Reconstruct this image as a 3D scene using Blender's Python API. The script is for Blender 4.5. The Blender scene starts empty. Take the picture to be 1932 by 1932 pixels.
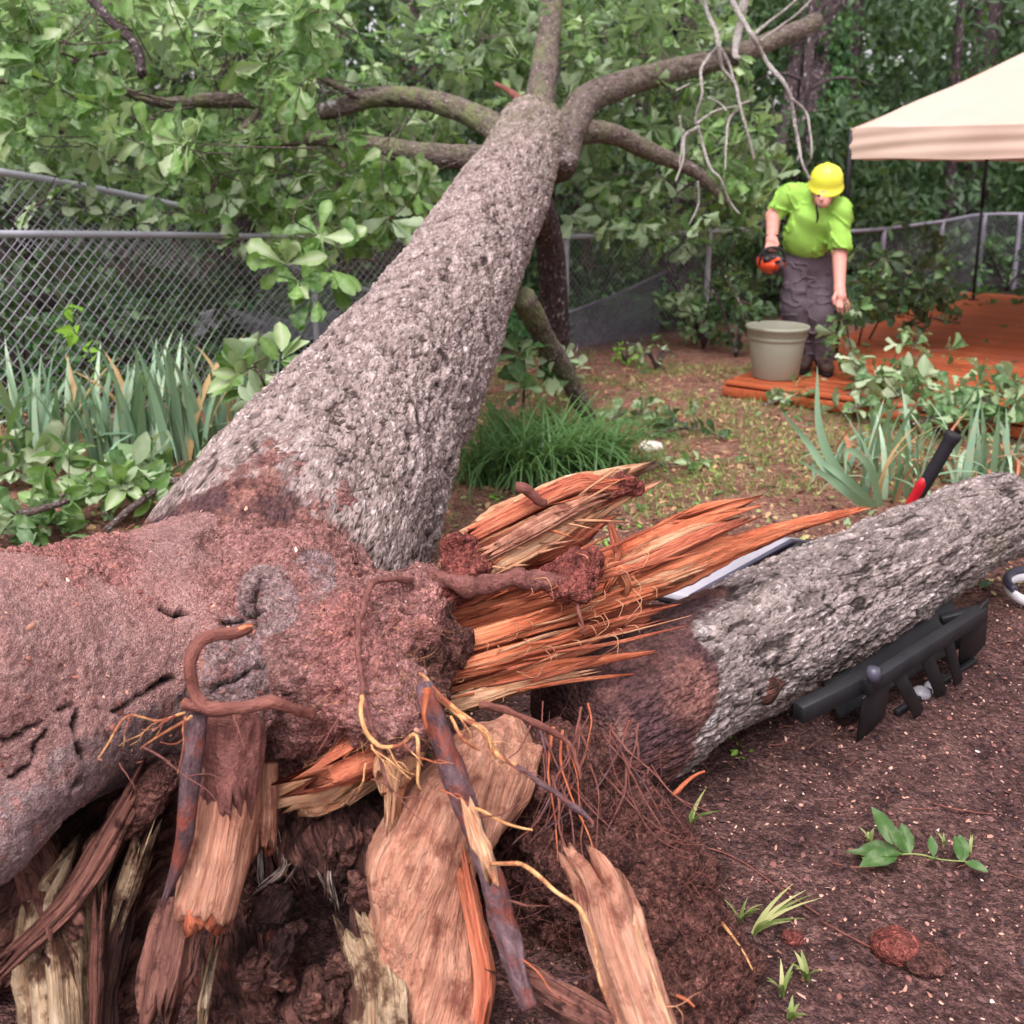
import bpy, math, random
import numpy as np
from mathutils import Vector, Matrix, Quaternion

RND = random.Random(11)
NR = np.random.RandomState(11)
scene = bpy.context.scene
COL = scene.collection

# ------------------------------------------------------------------ camera
F0, YP, XC = 1900.0, 719.0, 966.0          # focal length and principal point in a 1932 px frame
HCAM, TILT = 1.60, math.radians(12.0)
cam_d = bpy.data.cameras.new('camera')
cam = bpy.data.objects.new('camera', cam_d)
COL.objects.link(cam)
cam.location = (0, 0, HCAM)
cam.rotation_euler = (math.pi / 2 - TILT, 0, 0)
cam_d.sensor_fit = 'HORIZONTAL'
cam_d.sensor_width = 36.0
cam_d.lens = 36.0 * F0 / 1932.0
cam_d.shift_y = (YP - 966.0) / 1932.0
cam_d.clip_start = 0.05
cam_d.clip_end = 400.0
cam_d.dof.use_dof = True
cam_d.dof.focus_distance = 2.5
cam_d.dof.aperture_fstop = 4.0
scene.camera = cam

# ------------------------------------------------------------------ world: overcast daylight
SUN_EL, SUN_AZ = math.radians(62), math.radians(200)
world = bpy.data.worlds.new('World')
scene.world = world
world.use_nodes = True
wt = world.node_tree
wt.nodes.clear()
w_out = wt.nodes.new('ShaderNodeOutputWorld')
w_bg = wt.nodes.new('ShaderNodeBackground')
w_sky = wt.nodes.new('ShaderNodeTexSky')
w_sky.sky_type = 'NISHITA'
w_sky.sun_disc = False
w_sky.sun_elevation = SUN_EL
w_sky.sun_rotation = SUN_AZ
w_sky.dust_density = 4.0
w_hs = wt.nodes.new('ShaderNodeHueSaturation')      # cloud cover: the sky light is nearly colourless
w_hs.inputs['Saturation'].default_value = 0.18
w_tint = wt.nodes.new('ShaderNodeMix'); w_tint.data_type = 'RGBA'; w_tint.blend_type = 'MULTIPLY'
w_tint.inputs[0].default_value = 1.0
w_tint.inputs[7].default_value = (1.0, 0.94, 0.95, 1)
wt.links.new(w_sky.outputs[0], w_hs.inputs['Color'])
wt.links.new(w_hs.outputs[0], w_tint.inputs[6])
wt.links.new(w_tint.outputs[2], w_bg.inputs[0])
w_bg.inputs[1].default_value = 0.15
wt.links.new(w_bg.outputs[0], w_out.inputs[0])

sun_d = bpy.data.lights.new('sun', 'SUN')
sun = bpy.data.objects.new('sun', sun_d)
COL.objects.link(sun)
sun_d.energy = 1.2
sun_d.angle = math.radians(35)
sun_d.color = (1.0, 0.95, 0.93)
# direction to the sun (sky texture rotation is measured from +Y, clockwise from above)
sd = Vector((math.sin(SUN_AZ) * math.cos(SUN_EL), math.cos(SUN_AZ) * math.cos(SUN_EL), math.sin(SUN_EL)))
sun.rotation_euler = sd.to_track_quat('Z', 'Y').to_euler()
sun.location = (0, 0, 20)

scene.view_settings.view_transform = 'Standard'
scene.view_settings.look = 'None'
scene.view_settings.gamma = 1.0
scene.view_settings.use_curve_mapping = False
scene.view_settings.exposure = 0.98
scene.render.engine = 'CYCLES'
scene.cycles.use_denoising = True
scene.cycles.max_bounces = 6
scene.cycles.diffuse_bounces = 3
scene.cycles.glossy_bounces = 2
scene.cycles.transmission_bounces = 3
scene.cycles.transparent_max_bounces = 8

# ------------------------------------------------------------------ placing by line of sight
_ct, _st = math.cos(TILT), math.sin(TILT)
def ray(px, py):
    u = (px - XC) / F0
    v = -(py - YP) / F0
    return np.array((u, _ct + v * _st, -_st + v * _ct))
def W(px, py, d):
    return np.array((0, 0, HCAM)) + ray(px, py) * d
def G(px, py, z=0.0):
    r = ray(px, py)
    return np.array((0, 0, HCAM)) + r * ((z - HCAM) / r[2])
def GD(px, py, z=0.0):
    return (z - HCAM) / ray(px, py)[2]
def project(P):
    P = np.asarray(P, float) - np.array((0, 0, HCAM))
    fz = P[..., 1] * _ct - P[..., 2] * _st
    up = P[..., 1] * _st + P[..., 2] * _ct
    return XC + F0 * P[..., 0] / fz, YP - F0 * up / fz, fz

# ------------------------------------------------------------------ object helpers
ORG = {}
def thing(name, label, cat, loc=(0, 0, 0), group=None, kind=None):
    o = bpy.data.objects.new(name, None)
    COL.objects.link(o)
    o.empty_display_size = 0.1
    o.location = [float(c) for c in loc]
    o['label'] = label
    o['category'] = cat
    if group: o['group'] = group
    if kind: o['kind'] = kind
    ORG[o.name] = np.array(loc, float)
    return o
def tag(o, label=None, cat=None, group=None, kind=None):
    if label: o['label'] = label
    if cat: o['category'] = cat
    if group: o['group'] = group
    if kind: o['kind'] = kind
    return o

def mesh_data(name, V, faces, mat=None, smooth=True, attrs=None):
    """V (n,3); faces: list of int arrays (m,3) / (m,4)"""
    me = bpy.data.meshes.new(name)
    V = np.ascontiguousarray(V, dtype=np.float32)
    me.vertices.add(len(V))
    me.vertices.foreach_set('co', V.ravel())
    if isinstance(faces, np.ndarray): faces = [faces]
    faces = [np.asarray(f, np.int32) for f in faces if len(f)]
    loops = np.concatenate([f.ravel() for f in faces])
    tot = np.concatenate([np.full(len(f), f.shape[1], np.int32) for f in faces])
    start = np.concatenate(([0], np.cumsum(tot)[:-1])).astype(np.int32)
    me.loops.add(len(loops))
    me.loops.foreach_set('vertex_index', loops)
    me.polygons.add(len(tot))
    me.polygons.foreach_set('loop_start', start)
    me.polygons.foreach_set('loop_total', tot)
    if smooth:
        me.polygons.foreach_set('use_smooth', np.ones(len(tot), bool))
    me.update(calc_edges=True)
    if attrs:
        for k, a in attrs.items():
            a = np.asarray(a, np.float32)
            if a.ndim == 1:
                at = me.attributes.new(k, 'FLOAT', 'POINT'); at.data.foreach_set('value', a)
            else:
                at = me.attributes.new(k, 'FLOAT_VECTOR', 'POINT'); at.data.foreach_set('vector', a.ravel())
    if mat is not None:
        me.materials.append(mat)
    return me

def mk(name, V, faces, mat=None, parent=None, smooth=True, attrs=None):
    V = np.asarray(V, float)
    org = ORG.get(parent.name, np.zeros(3)) if parent is not None else np.zeros(3)
    me = mesh_data(name, V - org, faces, mat, smooth, attrs)
    o = bpy.data.objects.new(name, me)
    COL.objects.link(o)
    if parent is not None:
        o.parent = parent
    ORG[o.name] = org
    return o

def inst(name, me, M, parent=None):
    """an object sharing mesh data; M is the world matrix"""
    o = bpy.data.objects.new(name, me)
    COL.objects.link(o)
    M = Matrix(M)
    if parent is not None:
        o.parent = parent
        org = ORG.get(parent.name, np.zeros(3))
        M = Matrix.Translation([-float(c) for c in org]) @ M
    o.matrix_basis = M
    return o

def join(parts):
    Vs, Fs, At = [], [], {}
    off = 0
    for V, F, A in parts:
        if isinstance(F, np.ndarray): F = [F]
        Vs.append(V)
        for f in F:
            if len(f): Fs.append(np.asarray(f) + off)
        for k in (A or {}):
            At.setdefault(k, []).append(A[k])
        off += len(V)
    return np.concatenate(Vs), Fs, {k: np.concatenate(v) for k, v in At.items()}

# ------------------------------------------------------------------ numpy noise
_T = np.random.RandomState(3).rand(64, 64, 64).astype(np.float32) * 2 - 1
def vnoise(P, seed=0):
    P = np.asarray(P, np.float32) + np.float32(seed * 17.31)
    i = np.floor(P).astype(np.int32)
    f = P - i
    f = f * f * f * (f * (f * 6 - 15) + 10)
    x0, y0, z0 = (i[:, 0] & 63), (i[:, 1] & 63), (i[:, 2] & 63)
    x1, y1, z1 = (x0 + 1) & 63, (y0 + 1) & 63, (z0 + 1) & 63
    fx, fy, fz = f[:, 0], f[:, 1], f[:, 2]
    a = _T[x0, y0, z0] * (1 - fx) + _T[x1, y0, z0] * fx
    b = _T[x0, y1, z0] * (1 - fx) + _T[x1, y1, z0] * fx
    c = _T[x0, y0, z1] * (1 - fx) + _T[x1, y0, z1] * fx
    d = _T[x0, y1, z1] * (1 - fx) + _T[x1, y1, z1] * fx
    return (a * (1 - fy) + b * fy) * (1 - fz) + (c * (1 - fy) + d * fy) * fz
def fbm(P, oct=4, seed=0, gain=0.5, lac=2.03):
    P = np.asarray(P, np.float32)
    s = 0; a = 1.0; t = 0
    for k in range(oct):
        s = s + a * vnoise(P * lac ** k, seed + k); t += a; a *= gain
    return s / t
_J = np.random.RandomState(5).rand(32, 32, 32, 3).astype(np.float32)
def worley(P, jitter=0.95):
    """returns F1, F2 and a random id per cell"""
    P = np.asarray(P, np.float32)
    i = np.floor(P).astype(np.int32)
    F1 = np.full(len(P), 9.0, np.float32); F2 = F1.copy(); ID = np.zeros(len(P), np.float32)
    for dx in (-1, 0, 1):
        for dy in (-1, 0, 1):
            for dz in (-1, 0, 1):
                c = i + np.array((dx, dy, dz), np.int32)
                j = _J[c[:, 0] & 31, c[:, 1] & 31, c[:, 2] & 31]
                q = c + 0.5 + (j - 0.5) * jitter - P
                d = np.sqrt((q * q).sum(1))
                m = d < F1
                F2 = np.where(m, F1, np.minimum(F2, d))
                ID = np.where(m, (j[:, 0] * 7.13 + j[:, 1] * 3.7) % 1.0, ID)
                F1 = np.where(m, d, F1)
    return F1, F2, ID
def sstep(a, b, x):
    t = np.clip((x - a) / (b - a), 0, 1)
    return t * t * (3 - 2 * t)

def vnormals(V, faces):
    N = np.zeros_like(V)
    if isinstance(faces, np.ndarray): faces = [faces]
    for f in faces:
        a, b, c = V[f[:, 0]], V[f[:, 1]], V[f[:, 2]]
        n = np.cross(b - a, c - a) if f.shape[1] == 3 else np.cross(V[f[:, 2]] - a, V[f[:, 3]] - b)
        for k in range(f.shape[1]):
            np.add.at(N, f[:, k], n)
    return N / np.maximum(np.linalg.norm(N, axis=1, keepdims=True), 1e-9)

# ------------------------------------------------------------------ curves and tubes
def catmull(P, t):
    """P (n,k) control rows, t in [0,n-1]"""
    P = np.asarray(P, float)
    n = len(P)
    Q = np.vstack((2 * P[0] - P[1], P, 2 * P[-1] - P[-2]))
    i = np.clip(np.floor(t).astype(int), 0, n - 2)
    f = (t - i)[:, None]
    p0, p1, p2, p3 = Q[i], Q[i + 1], Q[i + 2], Q[i + 3]
    return 0.5 * ((2 * p1) + (-p0 + p2) * f + (2 * p0 - 5 * p1 + 4 * p2 - p3) * f ** 2 + (-p0 + 3 * p1 - 3 * p2 + p3) * f ** 3)

def nodes(lst, k=1.0):
    """(px, py, r_px, depth) rows -> (x, y, z, r) rows"""
    out = []
    for px, py, r, d in lst:
        d = d * k
        out.append(np.append(W(px, py, d), r * d / F0))
    return np.array(out)

def tube(N, step=0.02, nseg=16, flat=1.0, up=(0, 0, 1), roll=0.0, namp=0.0, nfreq=8.0, gamp=0.0, gn=9, gdrift=0.6,
         ragged=0.0, ragged0=0.0, cap=True, seed=0, twist=0.0, disp=None):
    """tapered tube along rows (x,y,z,r). flat squashes the second axis; gamp/gn long fibre grooves; ragged tears the far end."""
    N = np.asarray(N, float)
    t = np.linspace(0, len(N) - 1, 40 * (len(N) - 1) + 1)
    C = catmull(N, t)
    seg = np.linalg.norm(np.diff(C[:, :3], axis=0), axis=1)
    L = np.concatenate(([0], np.cumsum(seg)))
    m = max(3, int(L[-1] / step) + 1)
    s = np.linspace(0, L[-1], m)
    C = np.stack([np.interp(s, L, C[:, j]) for j in range(4)], 1)
    P, r = C[:, :3], np.maximum(C[:, 3], 1e-4)
    T = np.gradient(P, axis=0)
    T /= np.maximum(np.linalg.norm(T, axis=1, keepdims=True), 1e-9)
    A = np.zeros_like(P)
    u = np.array(up, float)
    if abs(np.dot(u, T[0])) > 0.95: u = np.array((1.0, 0.1, 0.0))
    a = u - T[0] * np.dot(u, T[0]); a /= np.linalg.norm(a)
    for i in range(m):
        a = a - T[i] * np.dot(a, T[i]); a /= max(np.linalg.norm(a), 1e-9)
        A[i] = a
    Bv = np.cross(T, A)
    th = np.linspace(0, 2 * np.pi, nseg, endpoint=False)
    ang = th[None, :] + roll + twist * (s / max(L[-1], 1e-6))[:, None]
    cs, sn = np.cos(ang), np.sin(ang)
    rr = np.repeat(r[:, None], nseg, 1)
    tc = np.stack((np.cos(th)[None, :] * rr, np.sin(th)[None, :] * rr, np.repeat(s[:, None], nseg, 1)), -1).reshape(-1, 3)
    rm = max(float(r.mean()), 1e-4)
    f = np.ones(m * nseg)
    if gamp:
        q = np.stack((np.tile(np.cos(th), m) * gn / 6.28 * 2, np.tile(np.sin(th), m) * gn / 6.28 * 2, np.repeat(s, nseg) * gdrift / rm * 0.25), 1)
        g = vnoise(q, seed) + 0.5 * vnoise(q * 2.3, seed + 1)
        f += gamp * g
    if namp:
        f += namp * fbm(tc * nfreq, 4, seed + 5)
    rad = rr.ravel() * f
    off = np.zeros(m * nseg)
    if ragged or ragged0:
        q = np.stack((np.cos(th) * 2.6, np.sin(th) * 2.6, th * 0), 1)
        jag = (vnoise(q, seed + 9) + 0.8 * vnoise(q * 2.7, seed + 10) + .45 * vnoise(q * 7.1, seed + 11))
        fr = s / L[-1]
        off = (np.clip((fr - 0.55) / 0.45, 0, 1)[:, None] ** 1.5 * jag[None, :] * ragged
               + np.clip((0.45 - fr) / 0.45, 0, 1)[:, None] ** 1.5 * jag[None, ::-1] * ragged0).ravel()
    Pn = np.repeat(P, nseg, 0); An = np.repeat(A, nseg, 0); Bn = np.repeat(Bv, nseg, 0); Tn = np.repeat(T, nseg, 0)
    V = Pn + An * (cs.ravel() * rad)[:, None] + Bn * (sn.ravel() * rad * flat)[:, None] + Tn * off[:, None]
    nrm = An * cs.ravel()[:, None] + Bn * sn.ravel()[:, None]
    if disp is not None:
        V = V + nrm * disp(tc, V)[:, None]
    i = np.arange(m - 1)[:, None] * nseg; j = np.arange(nseg)[None, :]; j2 = (j + 1) % nseg
    F = np.stack(((i + j), (i + j2), (i + nseg + j2), (i + nseg + j)), -1).reshape(-1, 4)
    faces = [F]
    end = np.zeros(len(V))
    if cap:
        Vx = list(); tx = []; e = []
        base = len(V)
        rings = []
        for which in (0, m - 1):
            idx = np.arange(nseg) + which * nseg
            c = V[idx].mean(0)
            sg = -1 if which == 0 else 1
            inner = c + (V[idx] - c) * 0.55 + T[which] * sg * r[which] * 0.12
            b0 = base + len(Vx)
            Vx.extend(inner); tx.extend(tc[idx] * np.array((0.55, 0.55, 1))); e.extend([1] * nseg)
            Vx.append(c + T[which] * sg * r[which] * 0.1); tx.append((0, 0, s[which])); e.append(1)
            k = np.arange(nseg); k2 = (k + 1) % nseg
            if which == 0:
                faces.append(np.stack((idx[k2], idx[k], b0 + k, b0 + k2), 1))
                faces.append(np.stack((b0 + k2, b0 + k, np.full(nseg, b0 + nseg)), 1))
            else:
                faces.append(np.stack((idx[k], idx[k2], b0 + k2, b0 + k), 1))
                faces.append(np.stack((b0 + k, b0 + k2, np.full(nseg, b0 + nseg)), 1))
        V = np.vstack((V, Vx)); tc = np.vstack((tc, tx)); end = np.concatenate((end, e))
    return V, faces, {'tc': tc, 'endcap': end, 'along': tc[:, 2] / max(L[-1], 1e-6)}

# ------------------------------------------------------------------ implicit solids
def smin(a, b, k):
    h = np.clip(0.5 + 0.5 * (b - a) / k, 0, 1)
    return b + (a - b) * h - k * h * (1 - h)

def solid(prims, h, k=0.04, pad=0.05, extra=None, clip=None):
    """prims: ('c', a, b, ra, rb[, k]) round cones, ('e', c, (rx,ry,rz), rot3x3|None[, k]) ellipsoids; a leading '-' carves.
       Returns a closed quad mesh (surface nets)."""
    lo = np.full(3, 1e9); hi = -lo
    for p in prims:
        if p[0][0] == '-': continue
        if p[0] == 'c':
            for q, r in ((p[1], p[3]), (p[2], p[4])):
                lo = np.minimum(lo, np.array(q) - r); hi = np.maximum(hi, np.array(q) + r)
        else:
            r = max(p[2]); lo = np.minimum(lo, np.array(p[1]) - r); hi = np.maximum(hi, np.array(p[1]) + r)
    lo -= pad; hi += pad
    if clip is not None:
        lo = np.maximum(lo, clip[0]); hi = np.minimum(hi, clip[1])
    n = np.ceil((hi - lo) / h).astype(int) + 1
    ax = [lo[i] + np.arange(n[i]) * h for i in range(3)]
    D = np.full(n, 1.0, np.float32)
    for p in prims:
        neg = p[0][0] == '-'
        t = p[0][-1]
        kk = k
        if t == 'c':
            a, b, ra, rb = np.array(p[1], float), np.array(p[2], float), p[3], p[4]
            if len(p) > 5 and p[5] is not None: kk = p[5]
            bl = np.minimum(a - ra, b - rb); bh = np.maximum(a + ra, b + rb)
        else:
            c, rad = np.array(p[1], float), np.array(p[2], float)
            if len(p) > 4 and p[4] is not None: kk = p[4]
            bl = c - max(rad); bh = c + max(rad)
        m = kk * 2 + 3 * h
        i0 = np.clip(np.floor((bl - m - lo) / h).astype(int), 0, n - 1)
        i1 = np.clip(np.ceil((bh + m - lo) / h).astype(int) + 1, 1, n)
        if (i1 <= i0).any(): continue
        sl = tuple(slice(i0[q], i1[q]) for q in range(3))
        X = ax[0][sl[0]][:, None, None].astype(np.float32); Y = ax[1][sl[1]][None, :, None].astype(np.float32); Z = ax[2][sl[2]][None, None, :].astype(np.float32)
        if t == 'c':
            ba = b - a; L2 = max(float(ba @ ba), 1e-12)
            hh = np.clip(((X - a[0]) * ba[0] + (Y - a[1]) * ba[1] + (Z - a[2]) * ba[2]) / L2, 0, 1)
            d = np.sqrt((X - a[0] - ba[0] * hh) ** 2 + (Y - a[1] - ba[1] * hh) ** 2 + (Z - a[2] - ba[2] * hh) ** 2) - (ra + (rb - ra) * hh)
        else:
            x, y, z = X - c[0], Y - c[1], Z - c[2]
            Rm = p[3] if len(p) > 3 else None
            if Rm is not None:
                Rm = np.array(Rm)
                x, y, z = (Rm[0, 0] * x + Rm[1, 0] * y + Rm[2, 0] * z, Rm[0, 1] * x + Rm[1, 1] * y + Rm[2, 1] * z, Rm[0, 2] * x + Rm[1, 2] * y + Rm[2, 2] * z)
            k0 = np.sqrt((x / rad[0]) ** 2 + (y / rad[1]) ** 2 + (z / rad[2]) ** 2)
            k1 = np.sqrt((x / rad[0] ** 2) ** 2 + (y / rad[1] ** 2) ** 2 + (z / rad[2] ** 2) ** 2)
            d = k0 * (k0 - 1) / np.maximum(k1, 1e-6)
        if neg: D[sl] = -smin(-D[sl], d, kk)
        else: D[sl] = smin(D[sl], d, kk)
    if extra is not None:
        act = np.abs(D) < 0.2
        ii = np.nonzero(act)
        P = np.stack([ax[q][ii[q]] for q in range(3)], 1)
        D[ii] += extra(P)
    D[0], D[-1] = 1, 1; D[:, 0], D[:, -1] = 1, 1; D[:, :, 0], D[:, :, -1] = 1, 1
    S = D < 0
    cs = [S[dx:n[0] - 1 + dx, dy:n[1] - 1 + dy, dz:n[2] - 1 + dz] for dx in (0, 1) for dy in (0, 1) for dz in (0, 1)]
    cnt = sum(c.astype(np.int8) for c in cs)
    I = np.stack(np.nonzero((cnt > 0) & (cnt < 8)), 1)
    co = [(dx, dy, dz) for dx in (0, 1) for dy in (0, 1) for dz in (0, 1)]
    val = np.stack([D[I[:, 0] + c[0], I[:, 1] + c[1], I[:, 2] + c[2]] for c in co], 1)
    acc = np.zeros((len(I), 3)); num = np.zeros(len(I))
    for e0 in range(8):
        for e1 in range(e0 + 1, 8):
            if sum(abs(co[e0][q] - co[e1][q]) for q in range(3)) != 1: continue
            v0, v1 = val[:, e0], val[:, e1]
            cr = (v0 < 0) != (v1 < 0)
            tt = np.where(cr, v0 / np.where(cr, v0 - v1, 1), 0)
            p = np.array(co[e0])[None, :] + tt[:, None] * (np.array(co[e1]) - np.array(co[e0]))[None, :]
            acc += np.where(cr[:, None], p, 0); num += cr
    V = lo + (I + acc / num[:, None]) * h
    idm = np.full(n - 1, -1, np.int32)
    idm[I[:, 0], I[:, 1], I[:, 2]] = np.arange(len(I))
    quads = []
    for axis in range(3):
        a0 = [slice(1, n[q] - 1) for q in range(3)]; a0[axis] = slice(0, n[axis] - 1)
        a1 = list(a0); a1[axis] = slice(1, n[axis])
        s0, s1 = S[tuple(a0)], S[tuple(a1)]
        E = np.stack(np.nonzero(s0 != s1), 1)
        st = s0[E[:, 0], E[:, 1], E[:, 2]]
        E = E + np.array([0 if q == axis else 1 for q in range(3)])
        u, w = (axis + 1) % 3, (axis + 2) % 3
        def cid(du, dw):
            q = E.copy(); q[:, u] -= du; q[:, w] -= dw
            return idm[q[:, 0], q[:, 1], q[:, 2]]
        Q = np.stack((cid(1, 1), cid(0, 1), cid(0, 0), cid(1, 0)), 1)
        Q = np.where(st[:, None], Q, Q[:, ::-1])
        quads.append(Q)
    Q = np.concatenate(quads)
    Q = Q[(Q >= 0).all(1)]
    return V, Q

def chain(N, k=None, neg=False):
    """rows (x,y,z,r) -> round cone prims"""
    t = '-c' if neg else 'c'
    return [(t, N[i][:3], N[i + 1][:3], float(N[i][3]), float(N[i + 1][3]), k) for i in range(len(N) - 1)]

def box_parts(c, ex, ey, ez):
    """box with centre c and half-axis vectors"""
    c, ex, ey, ez = [np.array(q, float) for q in (c, ex, ey, ez)]
    V = np.array([c + sx * ex + sy * ey + sz * ez for sx in (-1, 1) for sy in (-1, 1) for sz in (-1, 1)])
    F = np.array([(0, 1, 3, 2), (4, 6, 7, 5), (0, 4, 5, 1), (2, 3, 7, 6), (0, 2, 6, 4), (1, 5, 7, 3)])
    if np.dot(np.cross(ex, ey), ez) < 0: F = F[:, ::-1]
    return V, [F], {}

def bevel_box(c, ex, ey, ez, b=0.004):
    """box with chamfered edges (24 vertices)"""
    c, ex, ey, ez = [np.array(q, float) for q in (c, ex, ey, ez)]
    lx, ly, lz = np.linalg.norm(ex), np.linalg.norm(ey), np.linalg.norm(ez)
    x, y, z = ex / lx, ey / ly, ez / lz
    import itertools
    V = []; idx = {}
    for sx, sy, sz in itertools.product((-1, 1), repeat=3):
        for a in range(3):
            l = [lx, ly, lz]
            q = [l[0] - b, l[1] - b, l[2] - b]; q[a] = l[a]
            idx[(sx, sy, sz, a)] = len(V)
            V.append(c + x * sx * q[0] + y * sy * q[1] + z * sz * q[2])
    Q = []; Tt = []
    for a in range(3):
        u, w = (a + 1) % 3, (a + 2) % 3
        for s in (-1, 1):
            def k(su, sw, aa=a):
                t = [0, 0, 0]; t[a] = s; t[u] = su; t[w] = sw
                return idx[(t[0], t[1], t[2], aa)]
            q = [k(-1, -1), k(1, -1), k(1, 1), k(-1, 1)]
            Q.append(q if s > 0 else q[::-1])
    for a in range(3):          # edges running along a
        u, w = (a + 1) % 3, (a + 2) % 3
        for su in (-1, 1):
            for sw in (-1, 1):
                def k(sa, aa):
                    t = [0, 0, 0]; t[a] = sa; t[u] = su; t[w] = sw
                    return idx[(t[0], t[1], t[2], aa)]
                q = [k(-1, u), k(1, u), k(1, w), k(-1, w)]
                Q.append(q if su * sw < 0 else q[::-1])
    for sx, sy, sz in itertools.product((-1, 1), repeat=3):
        q = [idx[(sx, sy, sz, 0)], idx[(sx, sy, sz, 1)], idx[(sx, sy, sz, 2)]]
        Tt.append(q if sx * sy * sz > 0 else q[::-1])
    Q = np.array(Q); Tt = np.array(Tt)
    V = np.array(V)
    if np.dot(np.cross(x, y), z) < 0: Q = Q[:, ::-1]; Tt = Tt[:, ::-1]
    # orient every face outwards
    def fix(Fa):
        out = []
        for f in Fa:
            p = V[f]; nn = np.cross(p[1] - p[0], p[2] - p[0])
            out.append(f if np.dot(nn, p.mean(0) - c) > 0 else f[::-1])
        return np.array(out)
    return V, [fix(Q), fix(Tt)], {}

def lathe(prof, c, nseg=32, axis=(0, 0, 1)):
    """prof rows (r, z); rings round c"""
    prof = np.array(prof, float)
    th = np.linspace(0, 2 * np.pi, nseg, endpoint=False)
    ax = np.array(axis, float); ax /= np.linalg.norm(ax)
    u = np.array((1, 0, 0)) if abs(ax[0]) < 0.9 else np.array((0, 1, 0))
    u = u - ax * (u @ ax); u /= np.linalg.norm(u); v = np.cross(ax, u)
    V = (np.array(c)[None, None] + prof[:, None, 1:2] * ax + prof[:, None, 0:1] * (np.cos(th)[None, :, None] * u + np.sin(th)[None, :, None] * v)).reshape(-1, 3)
    m = len(prof)
    i = np.arange(m - 1)[:, None] * nseg; j = np.arange(nseg)[None, :]; j2 = (j + 1) % nseg
    F = np.stack((i + j, i + j2, i + nseg + j2, i + nseg + j), -1).reshape(-1, 4)
    return V, [F], {}
# ------------------------------------------------------------------ materials
def S(r, g, b):
    def f(c):
        c /= 255.0
        return c / 12.92 if c <= 0.04045 else ((c + 0.055) / 1.055) ** 2.4
    return (f(r), f(g), f(b), 1.0)
def L(r, g, b): return (r, g, b, 1.0)

class MB:
    def __init__(s, name):
        s.m = bpy.data.materials.new(name)
        s.m.use_nodes = True
        s.t = s.m.node_tree
        s.t.nodes.clear()
        s.o = s.t.nodes.new('ShaderNodeOutputMaterial')
        s._tc = None
    def n(s, typ, ins=None, **pr):
        nd = s.t.nodes.new('ShaderNode' + typ)
        for k, v in pr.items(): setattr(nd, k, v)
        for k, v in (ins or {}).items():
            sock = nd.inputs[k]
            if isinstance(v, bpy.types.NodeSocket): s.t.links.new(v, sock)
            else: sock.default_value = v
        return nd
    def obj(s):
        if s._tc is None: s._tc = s.n('TexCoord')
        return s._tc.outputs['Object']
    def pos(s): return s.n('NewGeometry').outputs['Position']
    def att(s, name, vec=False):
        a = s.n('Attribute', attribute_name=name)
        return a.outputs['Vector'] if vec else a.outputs['Fac']
    def vmul(s, v, k):
        return s.n('VectorMath', {0: v, 1: k}, operation='MULTIPLY').outputs[0]
    def noise(s, v, scale, det=4.0, rough=0.55, dist=0.0):
        return s.n('TexNoise', {'Vector': v, 'Scale': scale, 'Detail': det, 'Roughness': rough, 'Distortion': dist}).outputs['Fac']
    def vor(s, v, scale, feature='F1', out='Distance', rand=1.0):
        return s.n('TexVoronoi', {'Vector': v, 'Scale': scale, 'Randomness': rand}, feature=feature).outputs[out]
    def ramp(s, f, stops, interp='LINEAR'):
        r = s.n('ValToRGB', {'Fac': f})
        r.color_ramp.interpolation = interp
        e = r.color_ramp.elements
        while len(e) < len(stops): e.new(0.5)
        for q, (p, c) in zip(e, stops):
            q.position = p
            q.color = c if len(c) == 4 else (*c, 1)
        return r.outputs['Color']
    def sm(s, f, a, b):
        return s.n('MapRange', {'Value': f, 'From Min': a, 'From Max': b}, interpolation_type='SMOOTHSTEP').outputs[0]
    def mix(s, f, a, b, blend='MIX'):
        nd = s.n('Mix', data_type='RGBA', blend_type=blend)
        for i, v in ((0, f), (6, a), (7, b)):
            if isinstance(v, bpy.types.NodeSocket): s.t.links.new(v, nd.inputs[i])
            else: nd.inputs[i].default_value = v
        return nd.outputs[2]
    def grains(s, col, v, scale, lo=.6, hi=1.4, warp=.35):
        wv = s.n('VectorMath', {0: v, 1: s.vmul(s.n('TexNoise', {'Vector': v, 'Scale': scale * .8, 'Detail': 2.0}).outputs['Color'], (warp / scale * 2,) * 3)}, operation='ADD').outputs[0]
        t = s.n('TexVoronoi', {'Vector': wv, 'Scale': scale})
        val = s.n('SeparateColor', {0: t.outputs['Color']}).outputs[0]
        k = s.n('MapRange', {'Value': val, 'To Min': lo, 'To Max': hi}).outputs[0]
        return s.n('HueSaturation', {'Color': col, 'Value': k}).outputs[0], t.outputs['Distance']
    def math(s, op, a, b=0.0):
        return s.n('Math', {0: a, 1: b}, operation=op).outputs[0]
    def bump(s, h, strength=0.5, dist=0.01, normal=None):
        ins = {'Height': h, 'Strength': strength, 'Distance': dist}
        if normal is not None: ins['Normal'] = normal
        return s.n('Bump', ins).outputs[0]
    def out(s, col, rough=0.8, normal=None, spec=0.3, metal=0.0, **kw):
        ins = {'Base Color': col, 'Roughness': rough, 'Specular IOR Level': spec, 'Metallic': metal}
        if normal is not None: ins['Normal'] = normal
        ins.update(kw)
        p = s.n('BsdfPrincipled', ins)
        s.t.links.new(p.outputs[0], s.o.inputs['Surface'])
        s.p = p
        return s.m

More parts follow.
